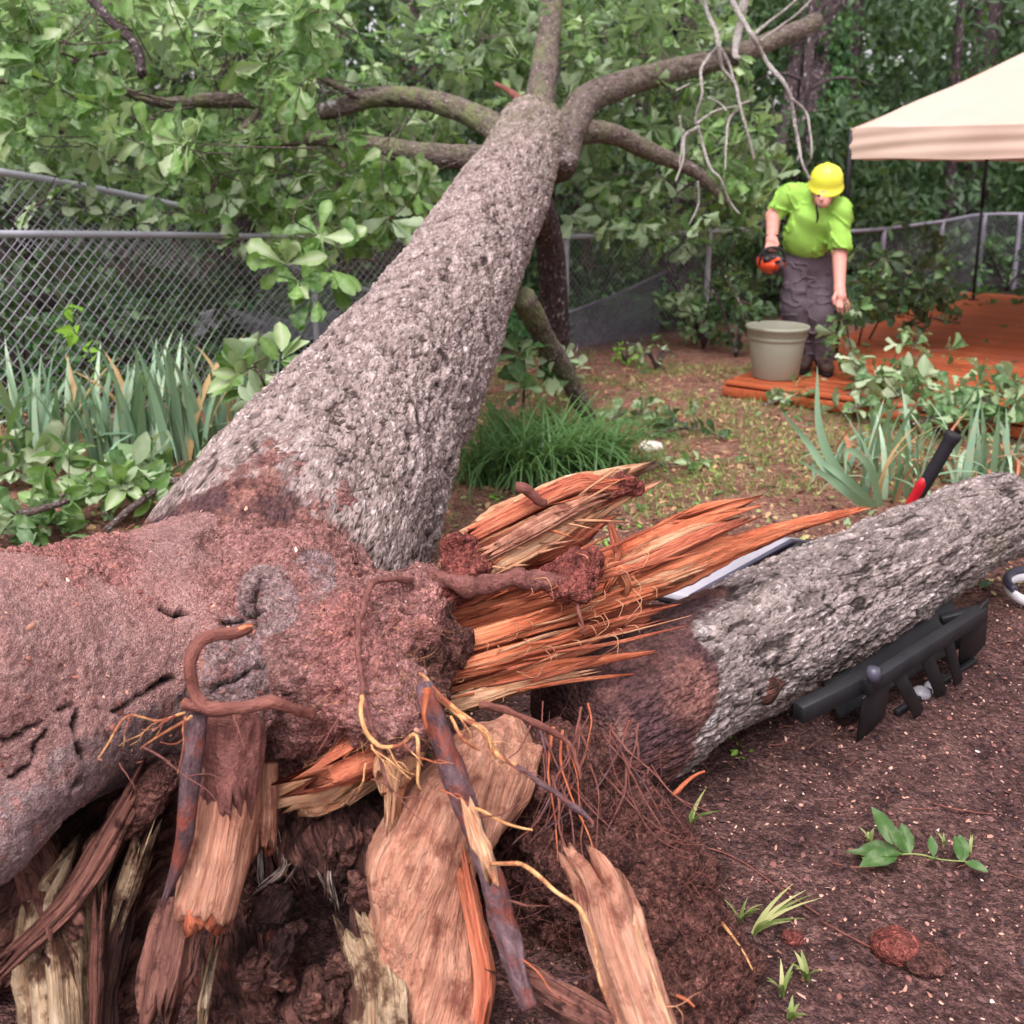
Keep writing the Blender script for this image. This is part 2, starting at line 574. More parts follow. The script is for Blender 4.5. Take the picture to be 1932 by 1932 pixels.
MAT = {}
def m_bark(name, plate, light, fissure, moss=None, soil=True, k=1.0, purple=(.46, .6)):
    b = MB(name)
    v = b.att('tc', True)
    o = b.pos()
    bh = b.att('bh'); bid = b.att('bid')
    n1 = b.noise(b.vmul(v, (1, 1, 0.5)), 26 * k, 6, 0.65)
    n2 = b.noise(o, 3.2, 3, 0.6)
    n3 = b.noise(b.vmul(v, (1, 1, 0.45)), 75 * k, 4, 0.6)
    c = b.mix(b.math('ADD', b.math('MULTIPLY', b.sm(n1, 0.38, 0.68), .55), b.math('MULTIPLY', bid, .5)), plate, light)
    c, gd_ = b.grains(c, b.vmul(v, (1, 1, .55)), 90 * k, .72, 1.28)
    c = b.mix(b.math('MULTIPLY', b.sm(n3, 0.56, 0.66), b.sm(bh, .3, .6)), c, b.mix(0.5, light, L(0.80, 0.72, 0.72)))
    c = b.mix(b.math('MULTIPLY', b.sm(n2, 0.685, 0.71), b.sm(n1, .42, .55)), c, L(0.52, 0.49, 0.49))
    c = b.mix(b.math('MULTIPLY', b.sm(bh, 0.34, 0.10), .9), c, fissure)
    c = b.mix(b.math('MULTIPLY', b.sm(n3, 0.43, 0.32), 0.8), c, fissure)
    if moss is not None:
        c = b.mix(b.math('MULTIPLY', b.att('moss'), b.sm(b.noise(o, 9, 4), 0.35, 0.6)), c, moss)
    if soil:
        so = b.att('soil')
        sc = b.ramp(b.noise(o, 18, 5, 0.7), [(0.34, S(68, 42, 39)), (0.46, S(112, 74, 68)), (0.56, S(138, 96, 88)), (0.7, S(162, 122, 113))])
        sc = b.mix(b.sm(b.noise(o, 5, 4, .65), *purple), sc, b.ramp(n3, [(.35, S(54, 36, 38)), (.6, S(92, 64, 66))]))
        so = b.math('SUBTRACT', so, b.sm(so, .04, .0))
        c = b.mix(b.sm(b.math('ADD', so, b.math('MULTIPLY', b.math('SUBTRACT', b.noise(o, 14, 6, .8), 0.5), 1.0)), 0.36, 0.64), c, b.grains(sc, o, 140, .6, 1.4)[0])
    h = b.math('SUBTRACT', b.math('ADD', b.math('MULTIPLY', n1, 0.7), b.math('MULTIPLY', n3, 0.7)), b.math('MULTIPLY', gd_, .5))
    return b.out(c, 0.85, b.bump(h, 1.0, 0.02), 0.25)
MAT['bark'] = m_bark('oak_bark', S(116, 98, 94), S(182, 164, 160), S(46, 34, 32), S(108, 104, 78))
MAT['bark_log'] = m_bark('log_bark', S(98, 86, 82), S(168, 153, 150), S(40, 31, 30), S(104, 94, 76), purple=(.30, .62))
MAT['bark_branch'] = m_bark('branch_bark', S(92, 78, 75), S(124, 108, 104), S(56, 45, 43), S(118, 124, 86), soil=False, k=1.2)
MAT['bark_dark'] = m_bark('dark_bark', S(66, 54, 58), S(84, 70, 74), S(40, 31, 33), soil=False, k=0.6)

def m_flare():
    b = MB('soil_caked_root_bark')
    o = b.pos()
    pa, cl, cr, ro = b.att('patch'), b.att('clod'), b.att('crack'), b.att('smoothbark')
    n1 = b.noise(o, 14, 6, 0.7)
    n2 = b.noise(o, 95, 5, 0.75)
    n3 = b.noise(o, 4, 4, 0.65)
    n4 = b.noise(o, 330, 2, 0.6)
    mixn = b.math('ADD', b.math('MULTIPLY', n1, 0.4), b.math('MULTIPLY', n2, 0.6))
    soil = b.ramp(mixn, [(0.34, S(88, 49, 46)), (0.45, S(146, 88, 82)), (0.54, S(170, 110, 103)), (0.68, S(198, 150, 141))])
    soil = b.mix(b.sm(n3, 0.46, 0.66), soil, b.ramp(mixn, [(0.34, S(88, 55, 53)), (0.5, S(146, 97, 92)), (.66, S(178, 134, 127))]))
    pink = b.ramp(mixn, [(0.34, S(134, 80, 75)), (0.48, S(178, 120, 113)), (0.64, S(204, 154, 147))])
    pink = b.mix(b.sm(n3, .42, .62), pink, b.ramp(mixn, [(0.34, S(126, 82, 77)), (0.5, S(168, 118, 113)), (0.66, S(194, 152, 147))]))
    c = b.mix(ro, soil, pink)
    clod = b.ramp(mixn, [(0.34, S(104, 52, 48)), (0.46, S(164, 92, 84)), (0.56, S(186, 114, 105)), (0.7, S(206, 146, 136))])
    c = b.mix(cl, c, clod)
    pur = b.ramp(mixn, [(0.34, S(104, 74, 74)), (0.5, S(152, 120, 120)), (0.66, S(180, 152, 152))])
    pur = b.mix(b.sm(b.noise(o, 20, 5, 0.7), .54, .64), pur, soil)
    c = b.mix(b.sm(b.math('ADD', pa, b.math('MULTIPLY', b.math('SUBTRACT', n1, 0.5), 0.5)), 0.35, 0.52), c, pur)
    g0, gd1 = b.grains(c, o, 125, .66, 1.5)
    c = b.mix(b.math('SUBTRACT', 1.0, b.math('MULTIPLY', ro, .75)), c, g0)
    c, gd2 = b.grains(c, o, 280, .78, 1.4)
    c = b.mix(b.math('MULTIPLY', b.sm(n4, 0.62, 0.72), 0.55), c, S(212, 172, 160))
    c = b.mix(b.math('MULTIPLY', b.sm(n4, 0.40, 0.28), 0.75), c, S(58, 30, 28))
    bm = b.att('barkmix')
    bk = b.mix(b.sm(n2, .42, .6), S(88, 62, 58), S(150, 126, 120))
    bk, _g = b.grains(bk, o, 110, .7, 1.35)
    c = b.mix(b.sm(b.math('ADD', bm, b.math('MULTIPLY', b.math('SUBTRACT', n1, .5), 1.2)), .3, .8), c, bk)
    c = b.n('HueSaturation', {'Color': c, 'Saturation': .86}).outputs[0]
    c = b.mix(cr, c, S(44, 26, 26))
    h = b.math('SUBTRACT', b.math('ADD', n2, b.math('ADD', b.math('MULTIPLY', n1, 0.5), b.math('MULTIPLY', n4, .5))), b.math('ADD', b.math('MULTIPLY', gd1, b.math('SUBTRACT', .8, b.math('MULTIPLY', ro, .6))), b.math('MULTIPLY', gd2, .4)))
    return b.out(c, 0.8, b.bump(h, .9, 0.018), 0.3)
MAT['flare'] = m_flare()

def m_soil(name, cols, rough=0.9):
    b = MB(name)
    o = b.pos()
    n1 = b.noise(o, 12, 6, 0.7); n2 = b.noise(o, 90, 5, 0.75); n3 = b.noise(o, 300, 2, .6)
    c = b.ramp(b.math('ADD', b.math('MULTIPLY', n1, 0.4), b.math('MULTIPLY', n2, 0.6)), cols)
    c, gd1 = b.grains(c, o, 75, .6, 1.4)
    c, gd2 = b.grains(c, o, 190, .65, 1.35)
    c = b.mix(b.math('MULTIPLY', b.sm(n3, 0.64, 0.72), 0.6), c, S(196, 150, 136))
    c = b.mix(b.math('MULTIPLY', b.sm(n3, 0.38, 0.28), 0.7), c, S(40, 24, 24))
    return b.out(c, rough, b.bump(b.math('SUBTRACT', b.math('ADD', n1, n2), b.math('ADD', gd1, b.math('MULTIPLY', gd2, .5))), 1.0, 0.025), 0.2)
MAT['soil_red'] = m_soil('red_clay_soil', [(0.36, S(104, 52, 48)), (0.5, S(156, 84, 76)), (0.64, S(186, 118, 108))])
MAT['soil_brown'] = m_soil('brown_root_soil', [(0.38, S(54, 33, 32)), (0.5, S(110, 70, 64)), (0.62, S(158, 110, 100))])

def m_wood(name, stops, gs=60.0, st=0.035, endcol=None, dirt=None, dirt_amt=(0.62, 0.75), rough=0.75, bumpd=0.005, crack=.18):
    """split wood: grain runs along the tube's own length"""
    b = MB(name)
    v = b.vmul(b.att('tc', True), (1, 1, st * 2))
    o = b.pos()
    g1 = b.noise(v, gs, 5, 0.65)
    g2 = b.noise(v, gs * 3.6, 4, 0.7)
    n = b.noise(o, 6, 3, 0.6)
    f = b.math('ADD', b.math('MULTIPLY', g1, 0.45), b.math('ADD', b.math('MULTIPLY', g2, 0.35), b.math('MULTIPLY', n, 0.2)))
    c = b.ramp(f, stops)
    g3 = b.noise(b.vmul(v, (1, 1, 1.6)), gs * .55, 3, .5)
    cr_ = b.sm(b.math('ABSOLUTE', b.math('SUBTRACT', g3, .5)), .022, .004)
    c = b.mix(b.math('MULTIPLY', cr_, crack), c, tuple(q * .5 for q in stops[0][1][:3]) + (1,))
    if dirt is not None:
        c = b.mix(b.sm(b.noise(o, 11, 6, 0.7), *dirt_amt), c, dirt)
    c, gdw = b.grains(c, v, gs * 2.2, .8, 1.2)
    if endcol is not None:
        c = b.mix(b.att('endcap'), c, b.mix(b.noise(o, 40, 4), endcol, stops[0][1]))
    h = b.math('SUBTRACT', b.math('ADD', g1, b.math('MULTIPLY', g2, 0.7)), b.math('MULTIPLY', cr_, crack))
    return b.out(c, rough, b.bump(h, 1.0, bumpd * 1.8), 0.3)
MAT['wood_orange'] = m_wood('split_orange_wood', [(0.36, S(124, 56, 38)), (0.44, S(190, 98, 66)), (0.53, S(214, 126, 90)), (0.64, S(228, 164, 126))])
MAT['wood_red'] = m_wood('split_red_wood', [(0.36, S(104, 48, 38)), (0.45, S(176, 92, 68)), (0.55, S(204, 120, 90)), (0.66, S(220, 154, 124))])
MAT['wood_pale'] = m_wood('torn_pale_wood', [(0.35, S(146, 80, 56)), (0.44, S(204, 140, 104)), (0.54, S(222, 172, 136)), (0.66, S(234, 202, 172))], dirt=S(170, 92, 68), dirt_amt=(0.55, 0.72))
MAT['wood_tan'] = m_wood('tan_sapwood', [(0.35, S(116, 68, 55)), (0.45, S(176, 120, 98)), (0.55, S(198, 146, 122)), (0.67, S(214, 174, 152))], endcol=S(140, 66, 44), dirt=S(126, 74, 60), dirt_amt=(0.47, 0.66))
MAT['wood_rot'] = m_wood('dark_rotten_wood', [(0.3, S(30, 20, 19)), (0.46, S(62, 40, 36)), (0.6, S(96, 64, 56)), (0.74, S(138, 98, 82))], gs=40, dirt=S(52, 30, 28), dirt_amt=(0.5, 0.6), rough=0.9, bumpd=0.012)
MAT['wood_rot_white'] = m_wood('bleached_rotten_wood', [(0.34, S(84, 56, 44)), (0.44, S(150, 116, 88)), (0.55, S(196, 170, 140)), (0.68, S(222, 206, 186))], gs=45, dirt=S(92, 62, 48), dirt_amt=(0.45, 0.6), rough=0.9, bumpd=0.012)
MAT['wood_rot_brown'] = m_wood('crumbling_brown_wood', [(0.3, S(66, 38, 34)), (0.45, S(112, 70, 62)), (0.6, S(146, 100, 88)), (0.75, S(176, 134, 120))], gs=40, dirt=S(70, 42, 38), dirt_amt=(0.5, 0.6), rough=0.9, bumpd=0.012)
MAT['root_brown'] = m_wood('brown_root_bark', crack=0.0, stops=[(0.3, S(84, 48, 42)), (0.48, S(122, 74, 66)), (0.62, S(146, 94, 84)), (0.75, S(170, 120, 108))], gs=40, st=.2, endcol=S(214, 120, 64), bumpd=0.004)
MAT['root_soily'] = m_wood('soil_covered_root_bark', crack=0.0, stops=[(0.3, S(92, 54, 50)), (0.48, S(132, 84, 78)), (0.62, S(154, 104, 98)), (0.75, S(174, 128, 120))], gs=30, st=.5, bumpd=0.01, rough=0.95)
MAT['root_purple'] = m_wood('dark_purple_root_bark', crack=0.0, stops=[(0.36, S(54, 37, 40)), (0.48, S(90, 68, 73)), (0.58, S(116, 92, 98)), (0.7, S(140, 114, 116))], gs=30, st=.3, dirt=S(122, 64, 54), dirt_amt=(0.48, 0.6), bumpd=0.004)
MAT['root_yellow'] = m_wood('yellow_root_skin', crack=0.0, stops=[(0.36, S(168, 104, 64)), (0.5, S(212, 160, 108)), (0.64, S(230, 194, 148))], gs=60, st=.2, dirt=S(138, 74, 56), dirt_amt=(0.46, 0.62), bumpd=0.002)

def m_plain(name, col, rough=0.6, spec=0.4, metal=0.0, var=0.12, vs=8.0, bump=0.0, bs=200.0):
    b = MB(name)
    o = b.obj()
    n = b.noise(o, vs, 4, 0.6)
    d = tuple(max(0, c * (1 - var)) for c in col[:3]) + (1,)
    l = tuple(min(1, c * (1 + var)) for c in col[:3]) + (1,)
    c = b.mix(b.sm(n, 0.3, 0.7), d, l)
    nm = b.bump(b.noise(o, bs, 3), bump, 0.003) if bump else None
    return b.out(c, rough, nm, spec, metal)
MAT['bark_dead'] = m_bark('dead_twig_bark', S(172, 164, 160), S(200, 194, 190), S(120, 110, 108), soil=False, k=1.5)

def m_rot():
    b = MB('rotten_heartwood')
    o = b.pos(); v = b.vmul(b.att('tc', True), (1, 1, .16))
    g = b.noise(v, 34, 6, .72); g2 = b.noise(v, 120, 4, .7); n = b.noise(o, 7, 5, .7); n2 = b.noise(o, 3, 3, .6)
    f = b.math('ADD', b.math('MULTIPLY', g, .5), b.math('ADD', b.math('MULTIPLY', g2, .25), b.math('MULTIPLY', n, .25)))
    c = b.ramp(f, [(.36, S(32, 20, 20)), (.45, S(84, 54, 50)), (.54, S(128, 88, 80)), (.64, S(170, 134, 122))])
    c = b.mix(b.sm(n, .56, .66), c, b.ramp(f, [(.38, S(78, 38, 32)), (.5, S(134, 74, 62)), (.64, S(170, 112, 94))]))
    c = b.mix(b.math('MULTIPLY', b.sm(n2, .56, .64), b.sm(g, .45, .55)), c, b.ramp(f, [(.4, S(132, 110, 102)), (.6, S(206, 190, 180))]))
    c = b.mix(b.math('MULTIPLY', b.sm(n2, .44, .36), .8), c, S(34, 22, 22))
    c, gd1 = b.grains(c, b.vmul(b.att('tc', True), (1, 1, .4)), 80, .6, 1.4)
    return b.out(c, .9, b.bump(b.math('SUBTRACT', b.math('ADD', g, b.math('ADD', g2, n)), gd1), 1.0, .03), .2)
MAT['rot_mix'] = m_rot()

def m_rotp():
    b = MB('pale_crumbling_wood')
    o = b.pos(); v = b.vmul(b.att('tc', True), (1, 1, .3))
    f = b.math('ADD', b.math('MULTIPLY', b.noise(v, 40, 6, .72), .6), b.math('MULTIPLY', b.noise(o, 20, 5, .7), .4))
    c = b.ramp(f, [(.36, S(74, 54, 50)), (.46, S(140, 116, 108)), (.54, S(188, 170, 160)), (.66, S(220, 208, 200))])
    c, g1 = b.grains(c, v, 90, .65, 1.3)
    return b.out(c, .9, b.bump(b.math('SUBTRACT', f, g1), 1.0, .02), .2)
MAT['rot_pale'] = m_rotp()

def m_deb():
    b = MB('mixed_wood_debris')
    return b.out(b.ramp(b.att('lv'), [(0, S(60, 34, 32)), (.4, S(128, 74, 66)), (.7, S(176, 116, 100)), (.92, S(206, 158, 138)), (1, S(224, 206, 196))]), .85, None, .2)
MAT['debris'] = m_deb()
def m_leaf(name, stops, under, trans=0.28, rough=0.42, spec=0.35, tcol=None):
    b = MB(name)
    lv = b.att('lv')
    geo = b.n('NewGeometry')
    o = geo.outputs['Position']
    top = b.ramp(lv, stops)
    top = b.mix(b.math('MULTIPLY', b.sm(b.noise(o, 30, 3), 0.4, 0.7), 0.3), top, stops[-1][1] if len(stops[-1][1]) == 4 else (*stops[-1][1], 1))
    col = b.mix(b.math('MULTIPLY', geo.outputs['Backfacing'], 0.85), top, under)
    p = b.n('BsdfPrincipled', {'Base Color': col, 'Roughness': rough, 'Specular IOR Level': spec})
    t = b.n('BsdfTranslucent', {'Color': b.mix(0.5, col, tcol or S(150, 190, 70))})
    mx = b.n('MixShader', {0: trans, 1: p.outputs[0], 2: t.outputs[0]})
    b.t.links.new(mx.outputs[0], b.o.inputs['Surface'])
    return b.m
MAT['leaf_oak'] = m_leaf('oak_leaf_green', [(0.0, S(58, 92, 46)), (0.4, S(88, 128, 62)), (0.7, S(118, 158, 80)), (0.88, S(150, 178, 116)), (1.0, S(192, 206, 170))], S(164, 184, 150), trans=.34)
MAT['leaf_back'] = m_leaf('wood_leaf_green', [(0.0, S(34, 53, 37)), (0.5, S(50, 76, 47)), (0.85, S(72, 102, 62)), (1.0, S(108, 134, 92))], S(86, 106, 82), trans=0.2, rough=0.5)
MAT['leaf_bright'] = m_leaf('vine_leaf_green', [(0.0, S(70, 120, 44)), (0.6, S(120, 170, 60)), (1.0, S(160, 205, 80))], S(150, 190, 110))
MAT['leaf_ivy'] = m_leaf('ivy_leaf_green', [(0.0, S(34, 66, 38)), (0.6, S(52, 92, 50)), (1.0, S(80, 120, 66))], S(90, 120, 80), trans=.2)
MAT['leaf_pale'] = m_leaf('pale_leaf_underside', [(0.0, S(138, 160, 122)), (0.6, S(168, 186, 150)), (1.0, S(192, 204, 172))], S(92, 128, 76))
MAT['leaf_cut'] = m_leaf('cut_branch_leaf', [(0.0, S(50, 84, 50)), (0.4, S(74, 110, 64)), (0.75, S(104, 140, 86)), (1.0, S(168, 188, 148))], S(172, 190, 156))
MAT['iris'] = m_leaf('iris_blade_green', [(0.0, S(92, 130, 106)), (0.5, S(132, 168, 142)), (0.88, S(170, 198, 170)), (0.93, S(176, 186, 120)), (1.0, S(186, 150, 110))], S(128, 160, 130), trans=.2, rough=.5)
MAT['iris_dry'] = m_leaf('dry_iris_blade', [(0.0, S(170, 104, 80)), (0.5, S(196, 134, 104)), (1.0, S(214, 180, 130))], S(190, 140, 110), trans=.25, tcol=S(200, 150, 110))
MAT['liriope'] = m_leaf('lilyturf_green', [(0.0, S(46, 80, 40)), (0.6, S(74, 114, 58)), (1.0, S(128, 160, 104))], S(88, 124, 72), trans=.2, rough=.4)
MAT['grass'] = m_leaf('grass_green', [(0.0, S(92, 112, 58)), (0.6, S(134, 152, 84)), (1.0, S(186, 184, 130))], S(130, 150, 90), trans=.25)

# leaf templates: rows of (t, half width); three columns with a fold along the midrib
def leaf_template(rows, curl=0.18, fold=0.10, wob=0.0, seed=0, cols=3):
    rs = np.random.RandomState(seed)
    V = []
    for t, w in rows:
        z = -curl * t * t + wob * rs.randn() * 0.03
        for c in range(cols):
            x = (c / (cols - 1) * 2 - 1)
            V.append((x * w, t, z + fold * abs(x) * w * 2 + wob * rs.randn() * 0.02 * abs(x)))
    m = len(rows)
    F = []
    for i in range(m - 1):
        for c in range(cols - 1):
            a = i * cols + c
            F.append((a, a + 1, a + cols + 1, a + cols))
    return np.array(V, float), np.array(F, np.int32)
def oak_rows(k):
    r = np.random.RandomState(k + 50)
    t = np.array((0, .14, .30, .44, .56, .68, .80, .90, .97, 1.0))
    w = np.array((.012, .028, .085, .13, .17, .215, .235, .20, .11, .02)) * r.uniform(.85, 1.15)
    w[2:8] *= 1 + r.uniform(-.16, .16, 6)
    return list(zip(t, w))
OAK = [leaf_template(oak_rows(k), curl=(.05, .3, .45, -.15, .18, .35, .1, .5)[k], fold=(.1, .25, .05, .18, .35, .12, .4, .2)[k], wob=.8, seed=k) for k in range(8)]
OAKL = [leaf_template(oak_rows(k)[0::3], curl=(.05, .3, .45, -.15, .18, .35)[k], fold=(.1, .25, .05, .18, .35, .12)[k], wob=.8, seed=k) for k in range(6)]
FAR = [leaf_template([(0, .03), (.5, .22), (1.0, .06)], curl=.2, fold=.15, seed=k, wob=.6) for k in range(2)]
OVAL = [leaf_template([(0, .015), (.2, .17), (.5, .26), (.8, .18), (1.0, .02)], curl=(.1, .3, .2)[k], fold=(.1, .2, .3)[k], wob=.6, seed=k + 9) for k in range(3)]
IVY = [leaf_template([(0, .10), (.12, .34), (.4, .30), (.7, .15), (1.0, .02)], curl=(.1, .3)[k], fold=(.1, .25)[k], wob=.8, seed=k + 19) for k in range(2)]

def frames(A, Nn):
    """A leaf axis, Nn rough normal -> orthonormal columns (x, y, z)"""
    A = A / np.maximum(np.linalg.norm(A, axis=1, keepdims=True), 1e-9)
    X = np.cross(A, Nn); X /= np.maximum(np.linalg.norm(X, axis=1, keepdims=True), 1e-9)
    Z = np.cross(X, A)
    return X, A, Z
def leafset(P, A, Nn, Ls, tmpls, lv=None, wid=1.0):
    """merged leaf mesh parts"""
    P, A, Nn, Ls = [np.asarray(q, float) for q in (P, A, Nn, Ls)]
    n = len(P)
    X, Y, Z = frames(A, Nn)
    if lv is None: lv = NR.rand(n)
    out = []
    which = NR.randint(0, len(tmpls), n)
    for k, (tv, tf) in enumerate(tmpls):
        m = np.nonzero(which == k)[0]
        if not len(m): continue
        V = P[m][:, None] + Ls[m][:, None, None] * (tv[None, :, 0:1] * wid * X[m][:, None] + tv[None, :, 1:2] * Y[m][:, None] + tv[None, :, 2:3] * Z[m][:, None])
        F = (tf[None] + (np.arange(len(m)) * len(tv))[:, None, None]).reshape(-1, tf.shape[1])
        out.append((V.reshape(-1, 3), F, {'lv': np.clip((lv[m][:, None] + .22 * np.exp(-(tv[None, :, 0] / .02) ** 2) - .06).ravel(), 0, 1)}))
    return join(out)
def leaf_meshes(name, tmpls, mat, nv=4):
    """small bank of single leaf meshes (unit length) with fixed tone values"""
    bank = []
    for k, (tv, tf) in enumerate(tmpls):
        for q in range(nv):
            me = mesh_data(name, tv, tf, mat, True, {'lv': np.clip((q + 0.5) / nv + .22 * np.exp(-(tv[:, 0] / .02) ** 2) - .06, 0, 1)})
            bank.append(me)
    return bank
def leaf_matrix(p, x, y, z, s):
    return Matrix(((x[0] * s, y[0] * s, z[0] * s, p[0]), (x[1] * s, y[1] * s, z[1] * s, p[1]), (x[2] * s, y[2] * s, z[2] * s, p[2]), (0, 0, 0, 1)))
def leaf_objects(bank, P, A, Nn, Ls, parent, name='leaf'):
    X, Y, Z = frames(np.asarray(A, float), np.asarray(Nn, float))
    for i in range(len(P)):
        inst(name, bank[NR.randint(len(bank))], leaf_matrix(P[i], X[i], Y[i], Z[i], Ls[i]), parent)
def unit(v):
    v = np.asarray(v, float)
    return v / np.maximum(np.linalg.norm(v, axis=-1, keepdims=True), 1e-9)
def whorls(T, D, per=7, lo=.11, hi=.165, spread=(0.9, 1.5), droop=.25):
    """leaves radiating from twig tips T with directions D"""
    T = np.asarray(T, float); D = unit(D)
    n = len(T)
    P, A, Nn, Ls = [], [], [], []
    for q in range(per):
        r = unit(NR.randn(n, 3))
        r = unit(r - D * (r * D).sum(1, keepdims=True))
        ph = NR.uniform(*spread, n)[:, None]
        a = D * np.cos(ph) + r * np.sin(ph)
        a[:, 2] -= droop * NR.rand(n)
        A.append(unit(a)); P.append(T - D * (NR.rand(n)[:, None] * .06) + unit(a) * .012)
        nn = D * np.sin(ph) - r * np.cos(ph) + np.array((0, 0, .5)) + NR.randn(n, 3) * .35
        Nn.append(unit(nn)); Ls.append(NR.uniform(lo, hi, n))
    return np.concatenate(P), np.concatenate(A), np.concatenate(Nn), np.concatenate(Ls)
# ------------------------------------------------------------------ ground
def axis_grid(lo, hi, a, b, fine, grow=1.12):
    mid = list(np.arange(a, b, fine))
    s, x = fine, b
    while x < hi: mid.append(x); s *= grow; x += s
    mid.append(hi)
    s, x = fine, a - fine
    pre = []
    while x > lo: pre.append(x); s *= grow; x -= s
    pre.append(lo)
    return np.array(pre[::-1] + mid)
def ground_h(P):
    P3 = np.stack((P[:, 0], P[:, 1], P[:, 0] * 0), 1)
    near = np.exp(-(np.hypot(P[:, 0] - .8, P[:, 1] - 3) / 4.0) ** 2)
    far = sstep(13, 40, P[:, 1]) * 1.2
    return far + (.05 * fbm(P3 * .9, 3, 121)) * (.3 + near) + near * (.012 * fbm(P3 * 9, 4, 122)) 
gx = axis_grid(-60, 60, -1.8, 3.4, .024); gy = axis_grid(-20, 90, 1.3, 6.0, .024)
X, Y = np.meshgrid(gx, gy, indexing='ij')
P = np.stack((X.ravel(), Y.ravel()), 1)
z = ground_h(P) - .02
P3 = np.stack((P[:, 0], P[:, 1], P[:, 0] * 0), 1)
c1, c2, ci = worley(P3 * 20)
z += .014 * sstep(.55, .15, c1) * (ci > .55) * np.exp(-(np.hypot(P[:, 0] - .8, P[:, 1] - 3) / 2.5) ** 2)
n0, n1_ = len(gx), len(gy)
i = np.arange(n0 - 1)[:, None] * n1_; j = np.arange(n1_ - 1)[None, :]
F = np.stack((i + j, i + n1_ + j, i + n1_ + j + 1, i + j + 1), -1).reshape(-1, 4)
def m_ground():
    b = MB('garden_soil')
    o = b.pos()
    n1 = b.noise(o, 1.1, 5, 0.65); n2 = b.noise(o, 9, 6, 0.7); n3 = b.noise(o, 60, 4, 0.7); n4 = b.noise(o, 220, 2, .6)
    dirt = b.ramp(b.math('ADD', b.math('MULTIPLY', n2, .5), b.math('MULTIPLY', n3, .5)), [(0.36, S(60, 42, 42)), (0.47, S(102, 72, 70)), (0.56, S(132, 96, 91)), (.68, S(166, 130, 122))])
    red = b.ramp(b.math('ADD', b.math('MULTIPLY', n2, .5), b.math('MULTIPLY', n3, .5)), [(0.36, S(108, 69, 60)), (0.47, S(158, 110, 96)), (0.57, S(188, 146, 124)), (.68, S(208, 180, 152))])
    sep = b.n('SeparateXYZ', {0: o})
    farm = b.sm(b.math('ADD', sep.outputs['Y'], b.math('MULTIPLY', n1, 1.6)), 4.0, 5.4)
    c = b.mix(farm, dirt, red)
    c = b.mix(b.math('MULTIPLY', b.sm(n1, .52, .62), b.math('MULTIPLY', farm, b.sm(n2, .4, .55))), c, S(128, 128, 78))
    c = b.mix(b.math('MULTIPLY', b.sm(n4, .66, .74), .6), c, S(196, 160, 148))
    c, gd1 = b.grains(c, o, 60, .68, 1.32)
    c, gd2 = b.grains(c, o, 160, .62, 1.38)
    wood = b.sm(b.math('ADD', b.math('SUBTRACT', sep.outputs['Y'], b.math('MULTIPLY', b.math('MINIMUM', sep.outputs['X'], 2.6), .8)), b.math('MULTIPLY', n1, 1.2)), 8.9, 9.7)
    c = b.mix(wood, c, b.ramp(n2, [(.3, S(34, 30, 26)), (.7, S(70, 58, 46))]))
    return b.out(c, .95, b.bump(b.math('SUBTRACT', b.math('ADD', n3, n4), b.math('ADD', gd1, b.math('MULTIPLY', gd2, .6))), 1.0, .022), .2)
MAT['ground'] = m_ground()
tag(mk('ground', np.column_stack((P, z)), F, MAT['ground']), kind='structure')
_gz_x, _gz_y, _gz = gx, gy, z.reshape(n0, n1_)
def gz(x, y):
    i = int(np.clip(np.searchsorted(_gz_x, x), 0, n0 - 1)); j = int(np.clip(np.searchsorted(_gz_y, y), 0, n1_ - 1))
    return float(_gz[i, j])
def gpt(px, py):
    """ground point under a line of sight"""
    p = G(px, py)
    for _ in range(3):
        p = G(px, py, gz(p[0], p[1]))
    return p
MAT['galv'] = m_plain('galvanised_steel', S(172, 172, 184), .5, .5, .15, .12, 6)
MAT['wire'] = m_plain('galvanised_wire', S(176, 174, 184), .55, .4, .1, .15, 6)
MAT['wire_old'] = m_plain('weathered_wire', S(132, 128, 142), .6, .3, .1, .15, 6)
MAT['black_metal'] = m_plain('black_painted_steel', S(30, 30, 34), .55, .35, .0, .3, 9, .25, 60)
MAT['black_plastic'] = m_plain('black_plastic', S(34, 32, 38), .45, .45)
MAT['rubber_grip'] = m_plain('black_rubber_grip', S(38, 36, 42), .65, .3, bump=.3, bs=120)
MAT['red_paint'] = m_plain('red_fibreglass', S(186, 32, 44), .35, .5)
MAT['grey_sheet'] = m_plain('grey_plastic_sheet', S(158, 154, 164), .35, .5, 0, .12, 5)
MAT['dark_sheet'] = m_plain('dark_plastic_sheet', S(70, 68, 84), .4, .5, 0, .2, 5)
MAT['white_plastic'] = m_plain('white_plastic', S(236, 234, 238), .35, .5, 0, .04)
MAT['taupe'] = m_plain('taupe_plastic', S(148, 147, 132), .55, .4, 0, .05, 3)
MAT['shirt'] = m_plain('lime_knit_shirt', S(156, 204, 92), .85, .2, 0, .06, 14, .2, 300)
MAT['trousers'] = m_plain('grey_work_trousers', S(92, 80, 88), .85, .2, 0, .16, 10, .2, 250)
MAT['skin'] = m_plain('skin', S(206, 144, 132), .55, .35, 0, .06, 12)
MAT['hardhat'] = m_plain('yellow_hard_hat', S(236, 236, 80), .2, .5, 0, .03)
MAT['boot'] = m_plain('brown_work_boot', S(84, 66, 64), .6, .3, 0, .15, 20)
MAT['sole'] = m_plain('dark_boot_sole', S(40, 34, 34), .8, .2)
MAT['hair'] = m_plain('brown_hair', S(70, 46, 40), .7, .2)
MAT['eye'] = m_plain('dark_eye', S(40, 30, 30), .3, .5)
MAT['saw_orange'] = m_plain('orange_saw_cover', S(218, 76, 42), .4, .5, 0, .06)
